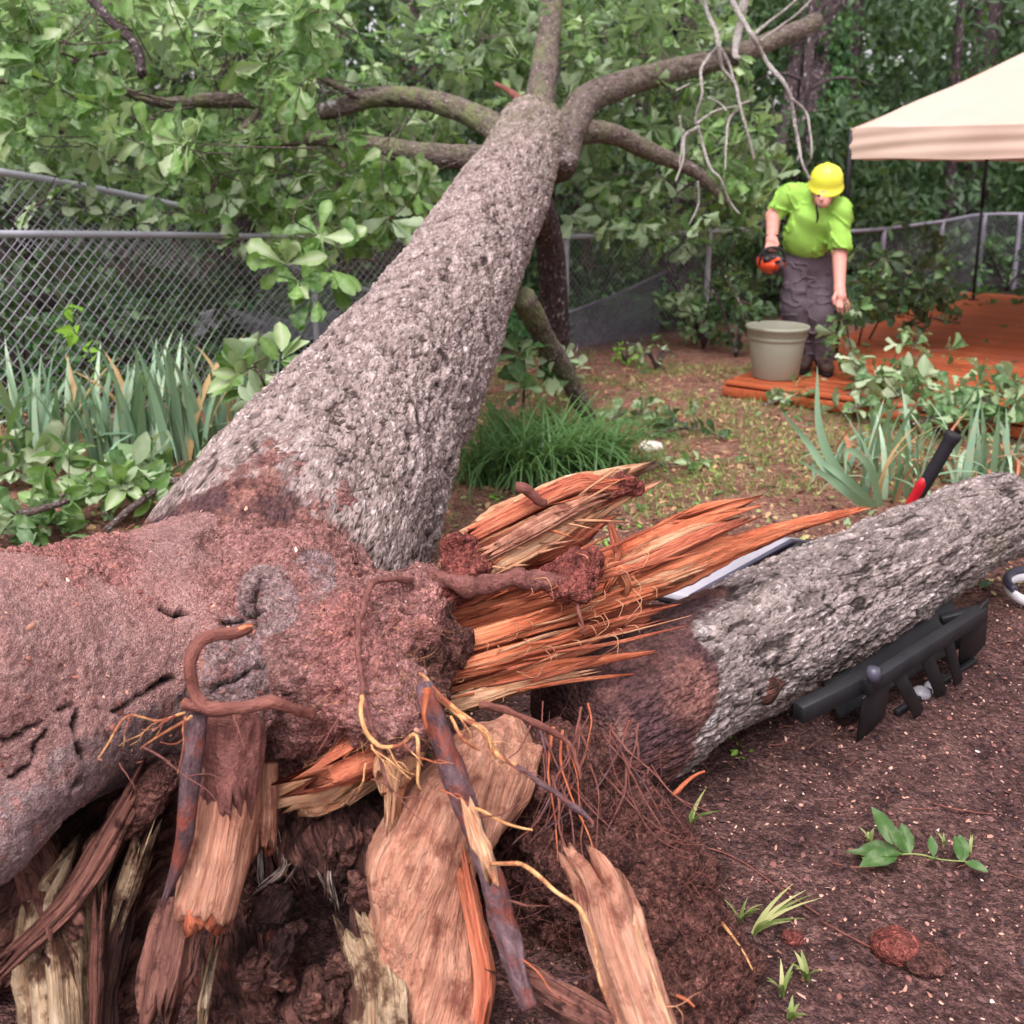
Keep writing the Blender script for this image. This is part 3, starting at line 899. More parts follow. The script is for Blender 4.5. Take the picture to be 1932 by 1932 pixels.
MAT['steel'] = m_plain('bare_steel', S(150, 150, 152), .35, .5, .8, .1)
MAT['canopy'] = None
def m_canopy():
    b = MB('tan_canopy_fabric')
    o = b.obj()
    n = b.noise(o, 1.6, 4, .6)
    c = b.mix(b.sm(n, .3, .7), S(208, 180, 166), S(216, 190, 177))
    p = b.n('BsdfPrincipled', {'Base Color': c, 'Roughness': .7, 'Specular IOR Level': .25, 'Normal': b.bump(b.noise(o, 260, 2), .12, .002)})
    t = b.n('BsdfTranslucent', {'Color': c})
    mx = b.n('MixShader', {0: .18, 1: p.outputs[0], 2: t.outputs[0]})
    b.t.links.new(mx.outputs[0], b.o.inputs['Surface'])
    return b.m
MAT['canopy'] = m_canopy()
def m_deck():
    b = MB('orange_stained_plank')
    o = b.obj()
    oi = b.n('ObjectInfo')
    g = b.noise(b.vmul(o, (3, 40, 40)), 1.0, 5, .6)
    w = b.noise(b.pos(), .8, 3, .6)
    c = b.ramp(g, [(.3, S(142, 68, 42)), (.5, S(180, 92, 58)), (.7, S(204, 120, 80))])
    c = b.mix(b.math('MULTIPLY', oi.outputs['Random'], .7), c, S(146, 68, 40))
    c = b.mix(b.math('MULTIPLY', b.sm(w, .5, .65), .5), c, S(150, 84, 66))
    return b.out(c, b.math('SUBTRACT', .55, b.math('MULTIPLY', w, .25)), b.bump(g, .4, .003), .4)
MAT['deck'] = m_deck()
MAT['white_chip'] = m_plain('white_wood_chip', S(232, 214, 206), .8, .2, 0, .06, 30)
# ------------------------------------------------------------------ the fallen oak
K = 1.15
oak = thing('fallen_oak', 'uprooted oak lying across the yard, torn roots and splintered base in front', 'tree', W(560, 1250, 2.5))

def bark_disp(store, amp=1.0, f=26.0, fade=None, an=.5):
    def d(tc, V):
        q = np.asarray(tc, np.float32)
        w = np.stack((fbm(q * 9, 2, 1), fbm(q * 9, 2, 2), fbm(q * 9, 2, 3)), 1) * 0.018
        q = q + w
        F1, F2, I = worley(q * np.array((f, f, f * an), np.float32))
        e = sstep(0.01, 0.16, F2 - F1)
        G1, G2, J = worley(q * np.array((f * 2.3, f * 2.3, f * 2.3 * an * 1.2), np.float32) + 7)
        g = sstep(0.0, 0.22, G2 - G1)
        n = fbm(q * np.array((34, 34, 34 * an * 1.3), np.float32), 4, 4, .6)
        pit = sstep(.2, .45, fbm(q * np.array((34, 34, 34 * an), np.float32), 3, 14))
        h = (0.42 * e * (0.55 + 0.6 * I) + 0.28 * g * (0.3 + J) + 0.42 * n + .10) * (1 - .65 * pit)
        store['bh'] = np.clip(h, 0, 1); store['bid'] = I
        dd = amp * (0.020 * (h - 0.4) + 0.018 * fbm(q * 3.5, 2, 8))
        if fade is not None: dd = dd * fade(tc, V)
        return dd
    return d

def bark_tube(N, nseg, step, amp=1.0, f=26.0, fade=None, an=.5, **kw):
    st = {}
    V, F, A = tube(N, step=step, nseg=nseg, disp=bark_disp(st, amp, f, fade, an), cap=True, **kw)
    bh = np.full(len(V), 0.6); bh[:len(st['bh'])] = st['bh']
    A['bh'] = bh
    bi = np.full(len(V), .5); bi[:len(st['bid'])] = st['bid']; A['bid'] = bi
    return V, F, A

TR = nodes([(1003, 238, 60, 6.25), (1000, 262, 66, 6.1), (983, 300, 71, 5.8), (948, 370, 88, 5.2), (882, 490, 106, 4.45), (838, 580, 121, 3.95),
            (765, 700, 152, 3.4), (682, 825, 187, 2.98), (600, 960, 226, 2.6), (525, 1090, 258, 2.32), (470, 1200, 262, 2.15)], K)
_L = np.concatenate(([0], np.cumsum(np.linalg.norm(np.diff(TR[:, :3], axis=0), axis=1))))
_S0 = float(np.interp(1010, [960, 1090], _L[8:10]))
V, F, A = bark_tube(TR, 350, 0.0105, amp=1.1, f=29.0, an=.42, fade=lambda tc, V: 1 - .55 * sstep(_S0 - .06, _S0 + .10, tc[:, 2]))
tot = A['tc'][:, 2].max()
px, py, dz = project(V)
_s0 = A['along'][np.argmin(np.abs(px - 575) + np.abs(py - 1000) + 50 * (dz > 3.1))]
A['soil'] = sstep(_s0 - .10, _s0 + .04, A['along'] + 0.07 * fbm(V * 7, 5, 21) - 0.075 * sstep(560, 860, px))
A['moss'] = sstep(0.34, 0.02, A['along']) * (0.55 + 0.45 * fbm(V * 3, 3, 30))
mk('trunk', V, F, MAT['bark'], oak, attrs=A)

# root flare: soil-caked base as one solid
def E(px_, py_, d, rx, ry, rz=None, rot=None, k=None):
    d *= K
    s = d / F0
    return ('e', W(px_, py_, d), (rx * s, (rz or rx) * s, ry * s), rot, k)
prims = []
prims += chain(nodes([(635, 900, 178, 2.78), (600, 960, 205, 2.6), (525, 1090, 246, 2.32), (470, 1195, 250, 2.15)], K), .004)
prims += chain(nodes([(470, 1195, 250, 2.15), (520, 1250, 235, 2.05)], K), .05)
prims += chain(nodes([(405, 1205, 160, 2.10), (300, 1222, 158, 2.0), (205, 1240, 166, 1.94), (80, 1280, 192, 1.83), (-130, 1335, 240, 1.66), (-400, 1480, 230, 1.60), (-640, 1800, 200, 1.58), (-700, 2300, 150, 1.55)], K), .15)
prims += chain(nodes([(250, 1290, 120, 1.82), (90, 1410, 118, 1.66), (-50, 1560, 120, 1.55)], K), .04)
prims += chain(nodes([(540, 1220, 210, 2.0), (620, 1280, 150, 1.86)], K), .05)
prims += chain(nodes([(600, 1250, 120, 1.8), (720, 1190, 100, 1.9), (790, 1120, 60, 2.05)], K), .04)
prims += chain(nodes([(690, 1290, 95, 1.75), (770, 1370, 52, 1.68)], K), .03)
prims += chain(nodes([(450, 1300, 80, 1.72), (430, 1480, 52, 1.66)], K), .04)
# carved seam between the left root and the centre, cavity under the left root
prims += chain(nodes([(398, 1020, 16, 1.98), (392, 1100, 13, 1.82), (380, 1200, 16, 1.70), (345, 1290, 30, 1.63), (300, 1400, 60, 1.55)], K), .03, neg=True)
prims += chain(nodes([(640, 1470, 60, 1.75), (560, 1500, 50, 1.75)], K), .03, neg=True)
prims += chain(nodes([(640, 1330, 26, 1.60), (655, 1240, 14, 1.62)], K), .02, neg=True)
def flare_extra(P):
    m_ = sstep(-.75, -.45, P[:, 0]) * .75 + .25
    return m_ * (0.024 * fbm(P * 6, 3, 41) + 0.012 * fbm(P * 20, 3, 44))
V, Q = solid(prims, 0.0067, .05, extra=flare_extra)
N = vnormals(V, Q)
px, py, dz = project(V)
n1 = fbm(V * 14, 4, 51); n2 = fbm(V * 45, 3, 55); n3 = fbm(V * 5, 3, 58)
right = sstep(540, 660, px + 60 * n3)                           # crumbly red soil clods to the right
clod = right * sstep(-0.25, 0.15, n3 + 0.25 * n1) * sstep(1080, 1140, py)
clod = np.maximum(clod, sstep(0.30, 0.45, fbm(V * 5, 3, 77) + .25 * sstep(1090, 1060, py - .12 * px)) * sstep(330, 150, px) * .8)
C1, C2, CI = worley(V * 26 + 3)
D1, D2, DI = worley(V * 58 + 9)
cl = (1 - C1) * 0.6 + (1 - D1) * 0.4
smooth = sstep(430, 340, px - 40 * n3) * sstep(0.5, 0.2, clod)
def ell(cx, cy, rx, ry): return np.clip(1 - np.hypot((px - cx) / rx, (py - cy) / ry), 0, 1)
patch = np.maximum.reduce([sstep(.0, .35, ell(445, 1310, 80, 180)), sstep(.0, .35, ell(505, 1130, 75, 85)), sstep(.0, .3, ell(590, 1090, 60, 60)) * .7])
low = sstep(60, 150, py + .42 * px - 1345) * sstep(420, 330, px)
patch = np.maximum(patch, low * .95)
patch = np.clip(patch * (.75 + 1.1 * n3 + .35 * n1), 0, 1)
def poly_dist(lines, wob=7):
    qx = px + wob * 2 * fbm(V * 16, 3, 161); qy = py + wob * 2 * fbm(V * 16, 3, 162)
    d = np.full(len(px), 1e3)
    for L_ in lines:
        for (x0, y0), (x1, y1) in zip(L_[:-1], L_[1:]):
            vx, vy = x1 - x0, y1 - y0
            t = np.clip(((qx - x0) * vx + (qy - y0) * vy) / (vx * vx + vy * vy), 0, 1)
            d = np.minimum(d, np.hypot(qx - x0 - t * vx, qy - y0 - t * vy) + 3 * np.abs(t - .5))
    return d
CR = [[(-40, 1400), (40, 1385), (110, 1345), (150, 1318), (190, 1305)], [(175, 1330), (225, 1338), (262, 1310), (330, 1275)], [(10, 1465), (60, 1440), (70, 1400), (95, 1375)],
      [(-20, 1560), (40, 1500), (120, 1490), (160, 1470)], [(398, 1250), (440, 1232), (475, 1226), (505, 1262)], [(395, 1296), (450, 1280), (480, 1262), (520, 1256)], [(455, 1165), (475, 1125), (484, 1080)],
      [(484, 1080), (478, 1180), (470, 1230)], [(410, 1175), (450, 1170), (500, 1150)], [(150, 1318), (140, 1380), (160, 1440)], [(300, 1150), (330, 1165), (360, 1162)]]
pd_ = poly_dist(CR)
crack = sstep(5.5, 1.5, pd_ + 5 * n2 + 3 * n1) * np.clip(.3 + patch + smooth, 0, 1) * sstep(-.35, .0, fbm(V * 11, 2, 163))
plate = .010 * np.sign(fbm(V * 4.4, 2, 65)) * sstep(2, 9, pd_) * low
fine = fbm(V * 100, 2, 57)
_p0 = W(600, 960, 2.6 * K); _ax = unit(W(525, 1090, 2.32 * K) - _p0)
sp_ = (V - _p0) @ _ax
barkmix = sstep(.40, .10, sp_ + .16 * n3 + .12 * n1) * sstep(330, 430, px)
P1, P2, PI_ = worley(V * np.array((29, 29, 29)) + 11)
disp_bark = .014 * (sstep(.01, .2, P2 - P1) - .5) * barkmix
disp = disp_bark + 0.034 * clod * (cl - 0.45) * (1 - barkmix) + (0.012 * n1 + 0.010 * n2 + .006 * fine) * (1 - .78 * smooth) * (1 - .55 * patch) + .004 * fine - 0.022 * crack + .012 * low * np.where(pd_ < 60, 1 - pd_ / 60, 0) * sstep(.1, .4, vnoise(V * 9, 66)) + .004 * n1 + .006 * n3 * low
V = V + N * disp[:, None]
mk('root_flare', V, Q, MAT['flare'], oak, attrs={'patch': patch, 'clod': clod, 'crack': np.maximum(crack, barkmix * sstep(.10, .02, P2 - P1) * .8), 'smoothbark': smooth, 'barkmix': barkmix})

# ---- limbs leaving the fork
LIMBS = [
    [(1012, 262, 30, 6.1), (1022, 170, 27, 6.4), (1035, 60, 23, 6.7), (1050, -80, 18, 7.0)],
    [(975, 275, 34, 6.0), (905, 224, 23, 6.2), (810, 190, 20, 6.4), (710, 183, 19, 6.6), (600, 212, 17, 6.6), (500, 193, 15, 6.5), (400, 190, 14, 6.4), (300, 193, 10, 6.3), (180, 150, 6, 6.2)],
    [(950, 305, 36, 5.8), (890, 298, 23, 5.9), (790, 290, 21, 5.9), (700, 274, 17, 6.0), (600, 262, 13, 6.1), (480, 270, 8, 6.1)],
    [(1045, 310, 42, 6.1), (1078, 235, 32, 6.4), (1120, 180, 27, 6.7), (1250, 138, 23, 7.1), (1400, 100, 19, 7.5), (1540, 40, 15, 8.0)],
    [(1060, 250, 26, 6.4), (1150, 252, 19, 6.6), (1225, 285, 17, 6.8), (1312, 325, 12, 7.0), (1380, 390, 6, 7.1)],
    [(268, 140, 9, 5.3), (255, 85, 9, 5.4), (200, 30, 9, 5.5), (150, -30, 8, 5.6)],
    [(-20, 158, 5, 5.0), (100, 132, 5, 5.1), (170, 105, 4, 5.2), (250, 96, 3, 5.3)],
    [(690, 190, 7, 6.6), (560, 120, 5, 6.3), (520, 60, 4, 6.2)],
    [(500, 195, 7, 6.5), (440, 270, 5, 6.2), (400, 360, 4, 6.0), (380, 420, 3, 5.9)],
    [(660, 270, 8, 6.0), (640, 340, 5, 5.8), (600, 430, 4, 5.4), (575, 520, 3, 5.0)],
    [(986, 560, 22, 4.55), (1035, 650, 19, 5.0), (1075, 720, 18, 5.3), (1110, 790, 16, 5.62)],
    [(1005, 380, 34, 5.7), (1035, 450, 26, 6.2), (1045, 560, 27, 6.6), (1052, 680, 24, 7.0)],
]
for i, l in enumerate(LIMBS):
    N = nodes(l, K)
    big = N[:, 3].max() > 0.05
    V, F, A = bark_tube(N, 48 if big else 14, 0.018 if big else 0.03, amp=.55 if big else .25, f=30)
    px, py, dz = project(V)
    A['moss'] = np.clip(.5 + fbm(V * 4, 3, i), 0, 1) * (1.0 if i in (0, 1, 2, 10) else .4)
    o = mk('branch', V, F, MAT['bark_dark'] if i in (5, 11) else MAT['bark_branch'], oak, attrs=A)
o['label'] = 'dark branch stub reaching down behind the trunk'
# pale broken knob and the bark flap torn along the left edge
V, F, A = tube(nodes([(1035, 292, 34, 5.95), (1062, 302, 25, 5.9), (1082, 312, 17, 5.88)], K), .01, 24, namp=.25, nfreq=14, ragged=.01)
A['bh'] = np.full(len(V), .7)
mk('broken_knob', V, F, MAT['bark_log'], oak, attrs=A)
V, F, A = tube(nodes([(830, 402, 3, 5.02), (818, 412, 10, 5.0), (796, 442, 9, 4.85), (776, 474, 3, 4.66)], K), .01, 18, flat=.4, gamp=.4, namp=.3, ragged=.06, ragged0=.03, seed=4)
mk('torn_bark_flap', V, F, MAT['wood_orange'], oak, attrs=A)
V, F, A = tube(nodes([(935, 158, 4, 6.4), (965, 175, 7, 6.3), (1000, 205, 9, 6.2)], K), .015, 10)
mk('broken_twig', V, F, MAT['root_brown'], oak, attrs=A)

# ---- splintered heartwood fanning to the right
def splinter(l, mat, flat=.4, ragged=.06, gamp=.22, gn=10, nseg=26, roll=0.0, seed=0, name='splinter', twist=0.0, step=.010, namp=.14):
    V, F, A = tube(nodes(l, K), step, nseg, flat=flat, roll=roll, gamp=gamp, gn=gn, gdrift=.12, ragged=ragged, ragged0=.04, namp=namp, nfreq=11, seed=seed, twist=twist, up=(0, .35, 1))
    return mk(name, V, F, MAT[mat], oak, attrs=A)
SPL = [
    ([(862, 1060, 34, 2.14), (905, 1048, 40, 2.13), (965, 1020, 44, 2.16), (1050, 978, 38, 2.22), (1110, 948, 28, 2.26), (1140, 935, 18, 2.28)], 'wood_pale', .5, .16, .34),
    ([(880, 1085, 24, 2.10), (980, 1050, 30, 2.13), (1070, 1005, 26, 2.2), (1130, 970, 18, 2.25)], 'wood_red', .4, .16, .34),
    ([(890, 1010, 12, 2.08), (990, 958, 14, 2.10), (1085, 915, 14, 2.16), (1150, 915, 8, 2.2)], 'wood_red', .4, .05, .25),
    ([(870, 1095, 12, 2.02), (950, 1062, 15, 2.04), (1050, 1008, 13, 2.1), (1120, 965, 8, 2.16)], 'wood_pale', .4, .10, .34),
    ([(930, 1040, 10, 2.02), (1010, 995, 13, 2.05), (1085, 955, 11, 2.12), (1130, 940, 7, 2.16)], 'wood_tan', .4, .09, .34),
    ([(870, 1145, 18, 2.12), (1000, 1115, 24, 2.16), (1110, 1088, 26, 2.22), (1230, 1038, 25, 2.3), (1310, 1000, 23, 2.37), (1360, 984, 17, 2.4)], 'wood_orange', .45, .14, .30),
    ([(1090, 1118, 9, 2.16), (1190, 1062, 14, 2.24), (1290, 1012, 12, 2.33), (1350, 990, 7, 2.38)], 'wood_pale', .4, .10, .34),
    ([(1200, 1075, 9, 2.2), (1280, 1035, 12, 2.27), (1360, 1000, 9, 2.35), (1400, 985, 4, 2.4)], 'wood_red', .4, .08, .34),
    ([(845, 1195, 24, 2.06), (980, 1158, 25, 2.1), (1150, 1120, 26, 2.2), (1290, 1070, 24, 2.3), (1390, 1030, 16, 2.42), (1500, 992, 9, 2.5), (1625, 960, 3, 2.6)], 'wood_orange', .45, .05, .28),
    ([(840, 1220, 15, 2.0), (1000, 1178, 17, 2.06), (1180, 1120, 16, 2.18), (1290, 1080, 10, 2.28)], 'wood_pale', .35, .13, .32),
    ([(835, 1245, 22, 2.02), (960, 1212, 27, 2.06), (1080, 1180, 28, 2.14), (1180, 1152, 24, 2.2), (1225, 1138, 18, 2.24)], 'wood_red', .4, .12, .32),
    ([(845, 1225, 13, 1.96), (960, 1192, 16, 2.0), (1100, 1150, 14, 2.1), (1220, 1115, 8, 2.18)], 'wood_orange', .4, .10, .34),
    ([(830, 1290, 22, 1.98), (920, 1268, 25, 2.0), (1010, 1240, 22, 2.06), (1075, 1222, 13, 2.1)], 'wood_red', .4, .12, .34),
    ([(840, 1270, 12, 1.93), (950, 1240, 15, 1.96), (1060, 1205, 13, 2.04), (1150, 1178, 6, 2.12)], 'wood_orange', .4, .10, .34),
    ([(830, 1322, 14, 1.95), (940, 1290, 13, 1.98), (1060, 1258, 11, 2.04), (1215, 1233, 3, 2.12)], 'wood_orange', .4, .04, .28),
    ([(825, 1338, 15, 1.93), (900, 1318, 14, 1.95), (990, 1292, 10, 1.98), (1075, 1275, 3, 2.02)], 'wood_pale', .4, .07, .3),
    ([(855, 1170, 12, 2.08), (940, 1150, 13, 2.1), (1040, 1112, 10, 2.14), (1130, 1078, 4, 2.18)], 'wood_pale', .4, .07, .34),
    ([(1150, 1100, 7, 2.12), (1165, 1075, 12, 2.13), (1180, 1100, 10, 2.14), (1175, 1130, 5, 2.15)], 'wood_orange', .6, .05, .4),
    ([(1155, 1000, 5, 2.2), (1162, 1025, 8, 2.2), (1166, 1050, 6, 2.2), (1150, 1075, 3, 2.2)], 'wood_red', .35, .02, .2),
]
for i, (l, m, fl, rg, ga) in enumerate(SPL):
    big = max(q[2] for q in l)
    l = [(x, y, r * (1.35 if big > 18 else 1.15), d) for x, y, r, d in l]
    splinter(l, m, fl, rg, ga + (.10 if big > 18 else 0), seed=i * 3, gn=13 + (i % 4) * 4, nseg=46, roll=.3 * (i % 3), namp=.26 if big > 18 else .14)
# thin slivers between the big splinters
for i in range(40):
    t = RND.random()
    x0, y0 = 845 + RND.uniform(-10, 60), 1130 + 205 * t
    ln = RND.uniform(70, 300) * (1.2 - .4 * t)
    sl = RND.uniform(.20, .40) * (1.25 - .55 * t)
    d0 = 2.07 - .14 * t + RND.uniform(-.06, .02)
    xs = x0 + RND.uniform(0, 190)
    ys = y0 - (xs - x0) * sl
    r = RND.uniform(1.6, 5.5)
    l = [(xs, ys, r * .7, d0), (xs + ln * .5, ys - ln * .5 * sl + RND.uniform(-5, 5), r, d0 + .0004 * ln), (xs + ln, ys - ln * sl + RND.uniform(-8, 4), .8, d0 + .0009 * ln)]
    splinter(l, RND.choice(['wood_orange', 'wood_orange', 'wood_red', 'wood_red', 'wood_red', 'wood_pale']), .45, .03, .3, 8, 9, seed=i, step=.02)
for i in range(22):                                             # torn fibres standing off the upper chunk
    f = RND.random(); x = 890 + 230 * f; y = 1040 - 105 * f + RND.uniform(-25, 60)
    a = RND.uniform(-.9, .3); ln = RND.uniform(30, 90); d0 = 2.03 + .1 * f
    r = RND.uniform(1.5, 4.5)
    splinter([(x, y, r, d0), (x + ln * .5 * math.cos(a), y + ln * .5 * math.sin(a), r, d0 - .01), (x + ln * math.cos(a), y + ln * math.sin(a), .7, d0 - .02)], RND.choice(['wood_pale', 'wood_pale', 'wood_tan', 'wood_orange']), .4, .03, .3, 7, 8, seed=i, step=.02)
# curled fibres on the splinters
fib = []
for i in range(55):
    x, y = RND.uniform(850, 1230), 0
    y = 1330 - (x - 850) * .40 - RND.uniform(0, 190) + (60 if x < 950 else 0)
    a = RND.uniform(-.2, 2.2); ln = RND.uniform(14, 60)
    d0 = RND.uniform(1.93, 2.1)
    l = [(x, y, 1.1, d0), (x + ln * .5 * math.cos(a), y + ln * .5 * math.sin(a), 1.0, d0 - RND.uniform(.0, .05)), (x + ln * math.cos(a + .8), y + ln * math.sin(a + .8), .4, d0 - RND.uniform(-.02, .06))]
    fib.append(tube(nodes(l, K), .012, 4, cap=False))
V, F, A = join(fib)
tag(mk('wood_fibre', V, F, MAT['wood_pale'], oak, attrs=A), kind='stuff')

# dark crumbly soil caught where the left root joins the trunk
for l in ([(385, 1030, 26, 2.02), (415, 1045, 20, 1.99)], [(440, 1055, 16, 1.97), (425, 1085, 18, 1.94)]):
    pass
# soil covered tips, knobs and the soily root across the splinters
def lump(name, prims, mat, h=.008, amp=.02, f=24, k=.03, attrs=None, cl=.5):
    V, Q = solid(prims, h, k, extra=lambda P: amp * .6 * fbm(P * f * .5, 3, 71))
    N = vnormals(V, Q)
    c1, c2, ci = worley(V * f * 1.3 + 5)
    V = V + N * (amp * (fbm(V * f, 4, 72) + cl * (.5 - c1)))[:, None]
    return mk(name, V, Q, MAT[mat], oak, attrs=attrs)
lump('soil_lump', chain(nodes([(1135, 922, 22, 2.25), (1170, 915, 18, 2.27), (1200, 922, 12, 2.28)], K)), 'soil_red', .006, .024, 26)
lump('soil_lump', chain(nodes([(868, 1040, 36, 2.05), (880, 1072, 30, 2.02), (850, 1110, 34, 2.0)], K)), 'soil_red', .006, .032, 24)
lump('soil_lump', chain(nodes([(800, 1170, 50, 1.98), (845, 1215, 32, 1.93), (800, 1265, 46, 1.86), (790, 1330, 40, 1.8)], K)), 'soil_brown', .0065, .036, 22)
lump('soil_lump', chain(nodes([(1050, 1085, 28, 2.02), (1100, 1072, 34, 2.04), (1090, 1110, 24, 2.0), (1125, 1060, 18, 2.06)], K)), 'soil_red', .006, .030, 24)

def root(l, mat, nseg=12, step=.01, namp=.25, nfreq=26, gamp=.08, flat=.9, name='root', seed=0, wig=1.0, **kw):
    N = nodes(l, K)
    t = np.linspace(0, len(N) - 1, 5 * (len(N) - 1) + 1)
    C = catmull(N, t)
    rm = C[:, 3].mean()
    wg = np.stack([fbm(C[:, :3] * 16 + 9 * q + len(l), 2, 170 + q) for q in range(3)], 1)
    C[1:-1, :3] += wg[1:-1] * min(.016, rm * 1.6) * wig
    C[:, 3] = np.maximum(C[:, 3] * (1 + .3 * wig * vnoise(C[:, :3] * 30, 5)), .0004)
    V, F, A = tube(C, step, nseg, namp=namp, nfreq=nfreq, gamp=gamp, flat=flat, seed=seed, **kw)
    return mk(name, V, F, MAT[mat], oak, attrs=A)
root([(790, 1090, 17, 1.98), (830, 1098, 19, 1.98), (900, 1102, 20, 1.98), (980, 1092, 17, 1.99), (1050, 1098, 15, 2.0), (1095, 1112, 12, 2.0)], 'root_soily', 18, .008, .5, 30)
root([(1085, 1110, 5, 2.0), (1092, 1150, 4, 1.97), (1100, 1200, 2.5, 1.95), (1092, 1175, 1.5, 1.95)], 'root_brown', 8)
root([(975, 918, 9, 2.06), (1000, 935, 10, 2.07), (1030, 950, 11, 2.09)], 'root_brown', 10)
# hooked root in front
root([(468, 1184, 8, 1.60), (440, 1190, 11, 1.60), (385, 1205, 13, 1.585), (358, 1250, 12, 1.57), (366, 1305, 12, 1.57), (400, 1336, 15, 1.575), (470, 1338, 13, 1.59), (530, 1334, 12, 1.61), (590, 1350, 11, 1.66)], 'root_brown', 18, .007, .3, 30, ragged0=.008, wig=.6)
root([(478, 1181, 2, 1.60), (462, 1184, 7, 1.598), (446, 1189, 6, 1.598)], 'wood_orange', 10, .006, name='broken_end', wig=0)
root([(345, 1325, 9, 1.57), (375, 1330, 12, 1.57), (405, 1337, 12, 1.575)], 'root_brown', 12)
# arching root
root([(775, 1095, 7, 1.88), (745, 1090, 6, 1.83), (710, 1102, 6, 1.79), (684, 1160, 6, 1.74), (674, 1230, 6, 1.68), (686, 1320, 6, 1.63), (712, 1400, 5, 1.6), (740, 1495, 3, 1.58)], 'root_soily', 10, .012, .3)
# yellow roots
for l in ([(682, 1312, 5, 1.6), (678, 1340, 6, 1.59), (692, 1385, 6, 1.58), (715, 1410, 5, 1.57), (750, 1402, 5, 1.57), (780, 1385, 4, 1.57), (792, 1420, 4, 1.56), (790, 1470, 3, 1.56), (795, 1490, 1.5, 1.56)],
          [(790, 1270, 3, 1.68), (830, 1318, 5, 1.64), (870, 1350, 6, 1.62), (905, 1372, 6, 1.61), (940, 1418, 6, 1.6), (985, 1450, 5, 1.6)],
          [(815, 1295, 4, 1.63), (850, 1330, 5, 1.62), (895, 1362, 4, 1.62)],
          [(850, 1352, 3, 1.62), (872, 1390, 4, 1.6), (905, 1415, 2, 1.6)],
          [(895, 1525, 3, 1.55), (940, 1548, 3, 1.53), (1005, 1566, 2, 1.52)],
          [(925, 1630, 4, 1.52), (990, 1636, 4, 1.5), (1045, 1680, 4, 1.48), (1090, 1712, 4, 1.47), (1112, 1760, 3.5, 1.46), (1130, 1840, 3, 1.45), (1150, 1900, 2, 1.44)],
          [(350, 1345, 3, 1.57), (300, 1360, 3, 1.55), (240, 1352, 2.5, 1.54), (205, 1400, 2.5, 1.52), (185, 1430, 1.5, 1.52)],
          [(362, 1350, 3, 1.56), (320, 1375, 2.5, 1.55), (265, 1412, 1.5, 1.54)],
          [(700, 1412, 2, 1.57), (740, 1440, 2, 1.56), (775, 1470, 1, 1.55)]):
    root(l, 'root_yellow', 9, .008, .2, 40, .0)
root([(975, 1445, 6, 1.6), (1040, 1490, 6, 1.58), (1090, 1530, 6, 1.57), (1118, 1562, 3, 1.56)], 'root_purple', 10, .01)
root([(905, 1330, 6, 1.66), (960, 1345, 7, 1.68), (1030, 1372, 6, 1.7), (1075, 1410, 4, 1.72), (1095, 1470, 3, 1.7)], 'root_brown', 9)
# thick dark root crossing the front, scraped pale in the middle
root([(800, 1290, 16, 1.66), (818, 1340, 21, 1.64), (845, 1420, 25, 1.62), (872, 1500, 25, 1.6), (898, 1570, 23, 1.58), (925, 1650, 24, 1.56), (950, 1740, 25, 1.54), (975, 1830, 23, 1.52), (1000, 1900, 20, 1.5)], 'root_purple', 26, .007, .35, 20, .14, wig=.25)
root([(885, 1528, 12, 1.565), (900, 1575, 17, 1.555), (918, 1615, 18, 1.545), (930, 1660, 9, 1.54)], 'wood_pale', 18, .007, .5, 30, .2, name='scraped_wood', ragged=.02, ragged0=.02, wig=.2)
root([(805, 1300, 9, 1.6), (800, 1335, 7, 1.6), (806, 1380, 3, 1.6)], 'wood_orange', 9, name='splinter')
# stubs at the front: pale wood under dark bark
def stub(l, mat, name='root_stub', nseg=40, flat=.9, namp=.18, gamp=.12, gn=12, ragged=.04, seed=0, step=.009, label=None, **kw):
    V, F, A = tube(nodes(l, K), step, nseg, flat=flat, namp=namp, nfreq=12, gamp=gamp, gn=gn, gdrift=.2, ragged=ragged, seed=seed, **kw)
    o = mk(name, V, F, MAT[mat], oak, attrs=A)
    if label: o['label'] = label
    return o
stub([(445, 1380, 58, 1.70), (432, 1470, 58, 1.68), (428, 1530, 62, 1.66), (412, 1620, 66, 1.64), (395, 1690, 70, 1.62), (386, 1728, 66, 1.61)], 'wood_tan', seed=3, label='thick pale root stub with broken reddish end', ragged=.012)
stub([(392, 1706, 40, 1.605), (388, 1733, 40, 1.60), (386, 1745, 34, 1.598)], 'wood_red', 'broken_end', 30, gamp=.35, namp=.4, ragged=.02, seed=91)
stub([(440, 1340, 66, 1.69), (438, 1420, 66, 1.67), (436, 1490, 60, 1.66), (436, 1515, 44, 1.66)], 'root_soily', 'root_bark', 84, namp=.35, ragged=.07, seed=5)
stub([(372, 1345, 20, 1.6), (362, 1440, 22, 1.58), (352, 1540, 20, 1.57), (336, 1630, 15, 1.57), (315, 1690, 5, 1.57)], 'root_purple', 'root_bark', 18, namp=.3, seed=6)
stub([(345, 1700, 40, 1.66), (325, 1790, 48, 1.62), (312, 1860, 46, 1.6), (305, 1900, 36, 1.59)], 'wood_rot_brown', 'rotten_wood', gamp=.3, ragged=.08, seed=7)
stub([(500, 1440, 30, 1.75), (497, 1530, 30, 1.73), (494, 1600, 30, 1.72)], 'wood_tan', 'rotten_wood', gamp=.35, ragged=.04, seed=8, flat=.7)
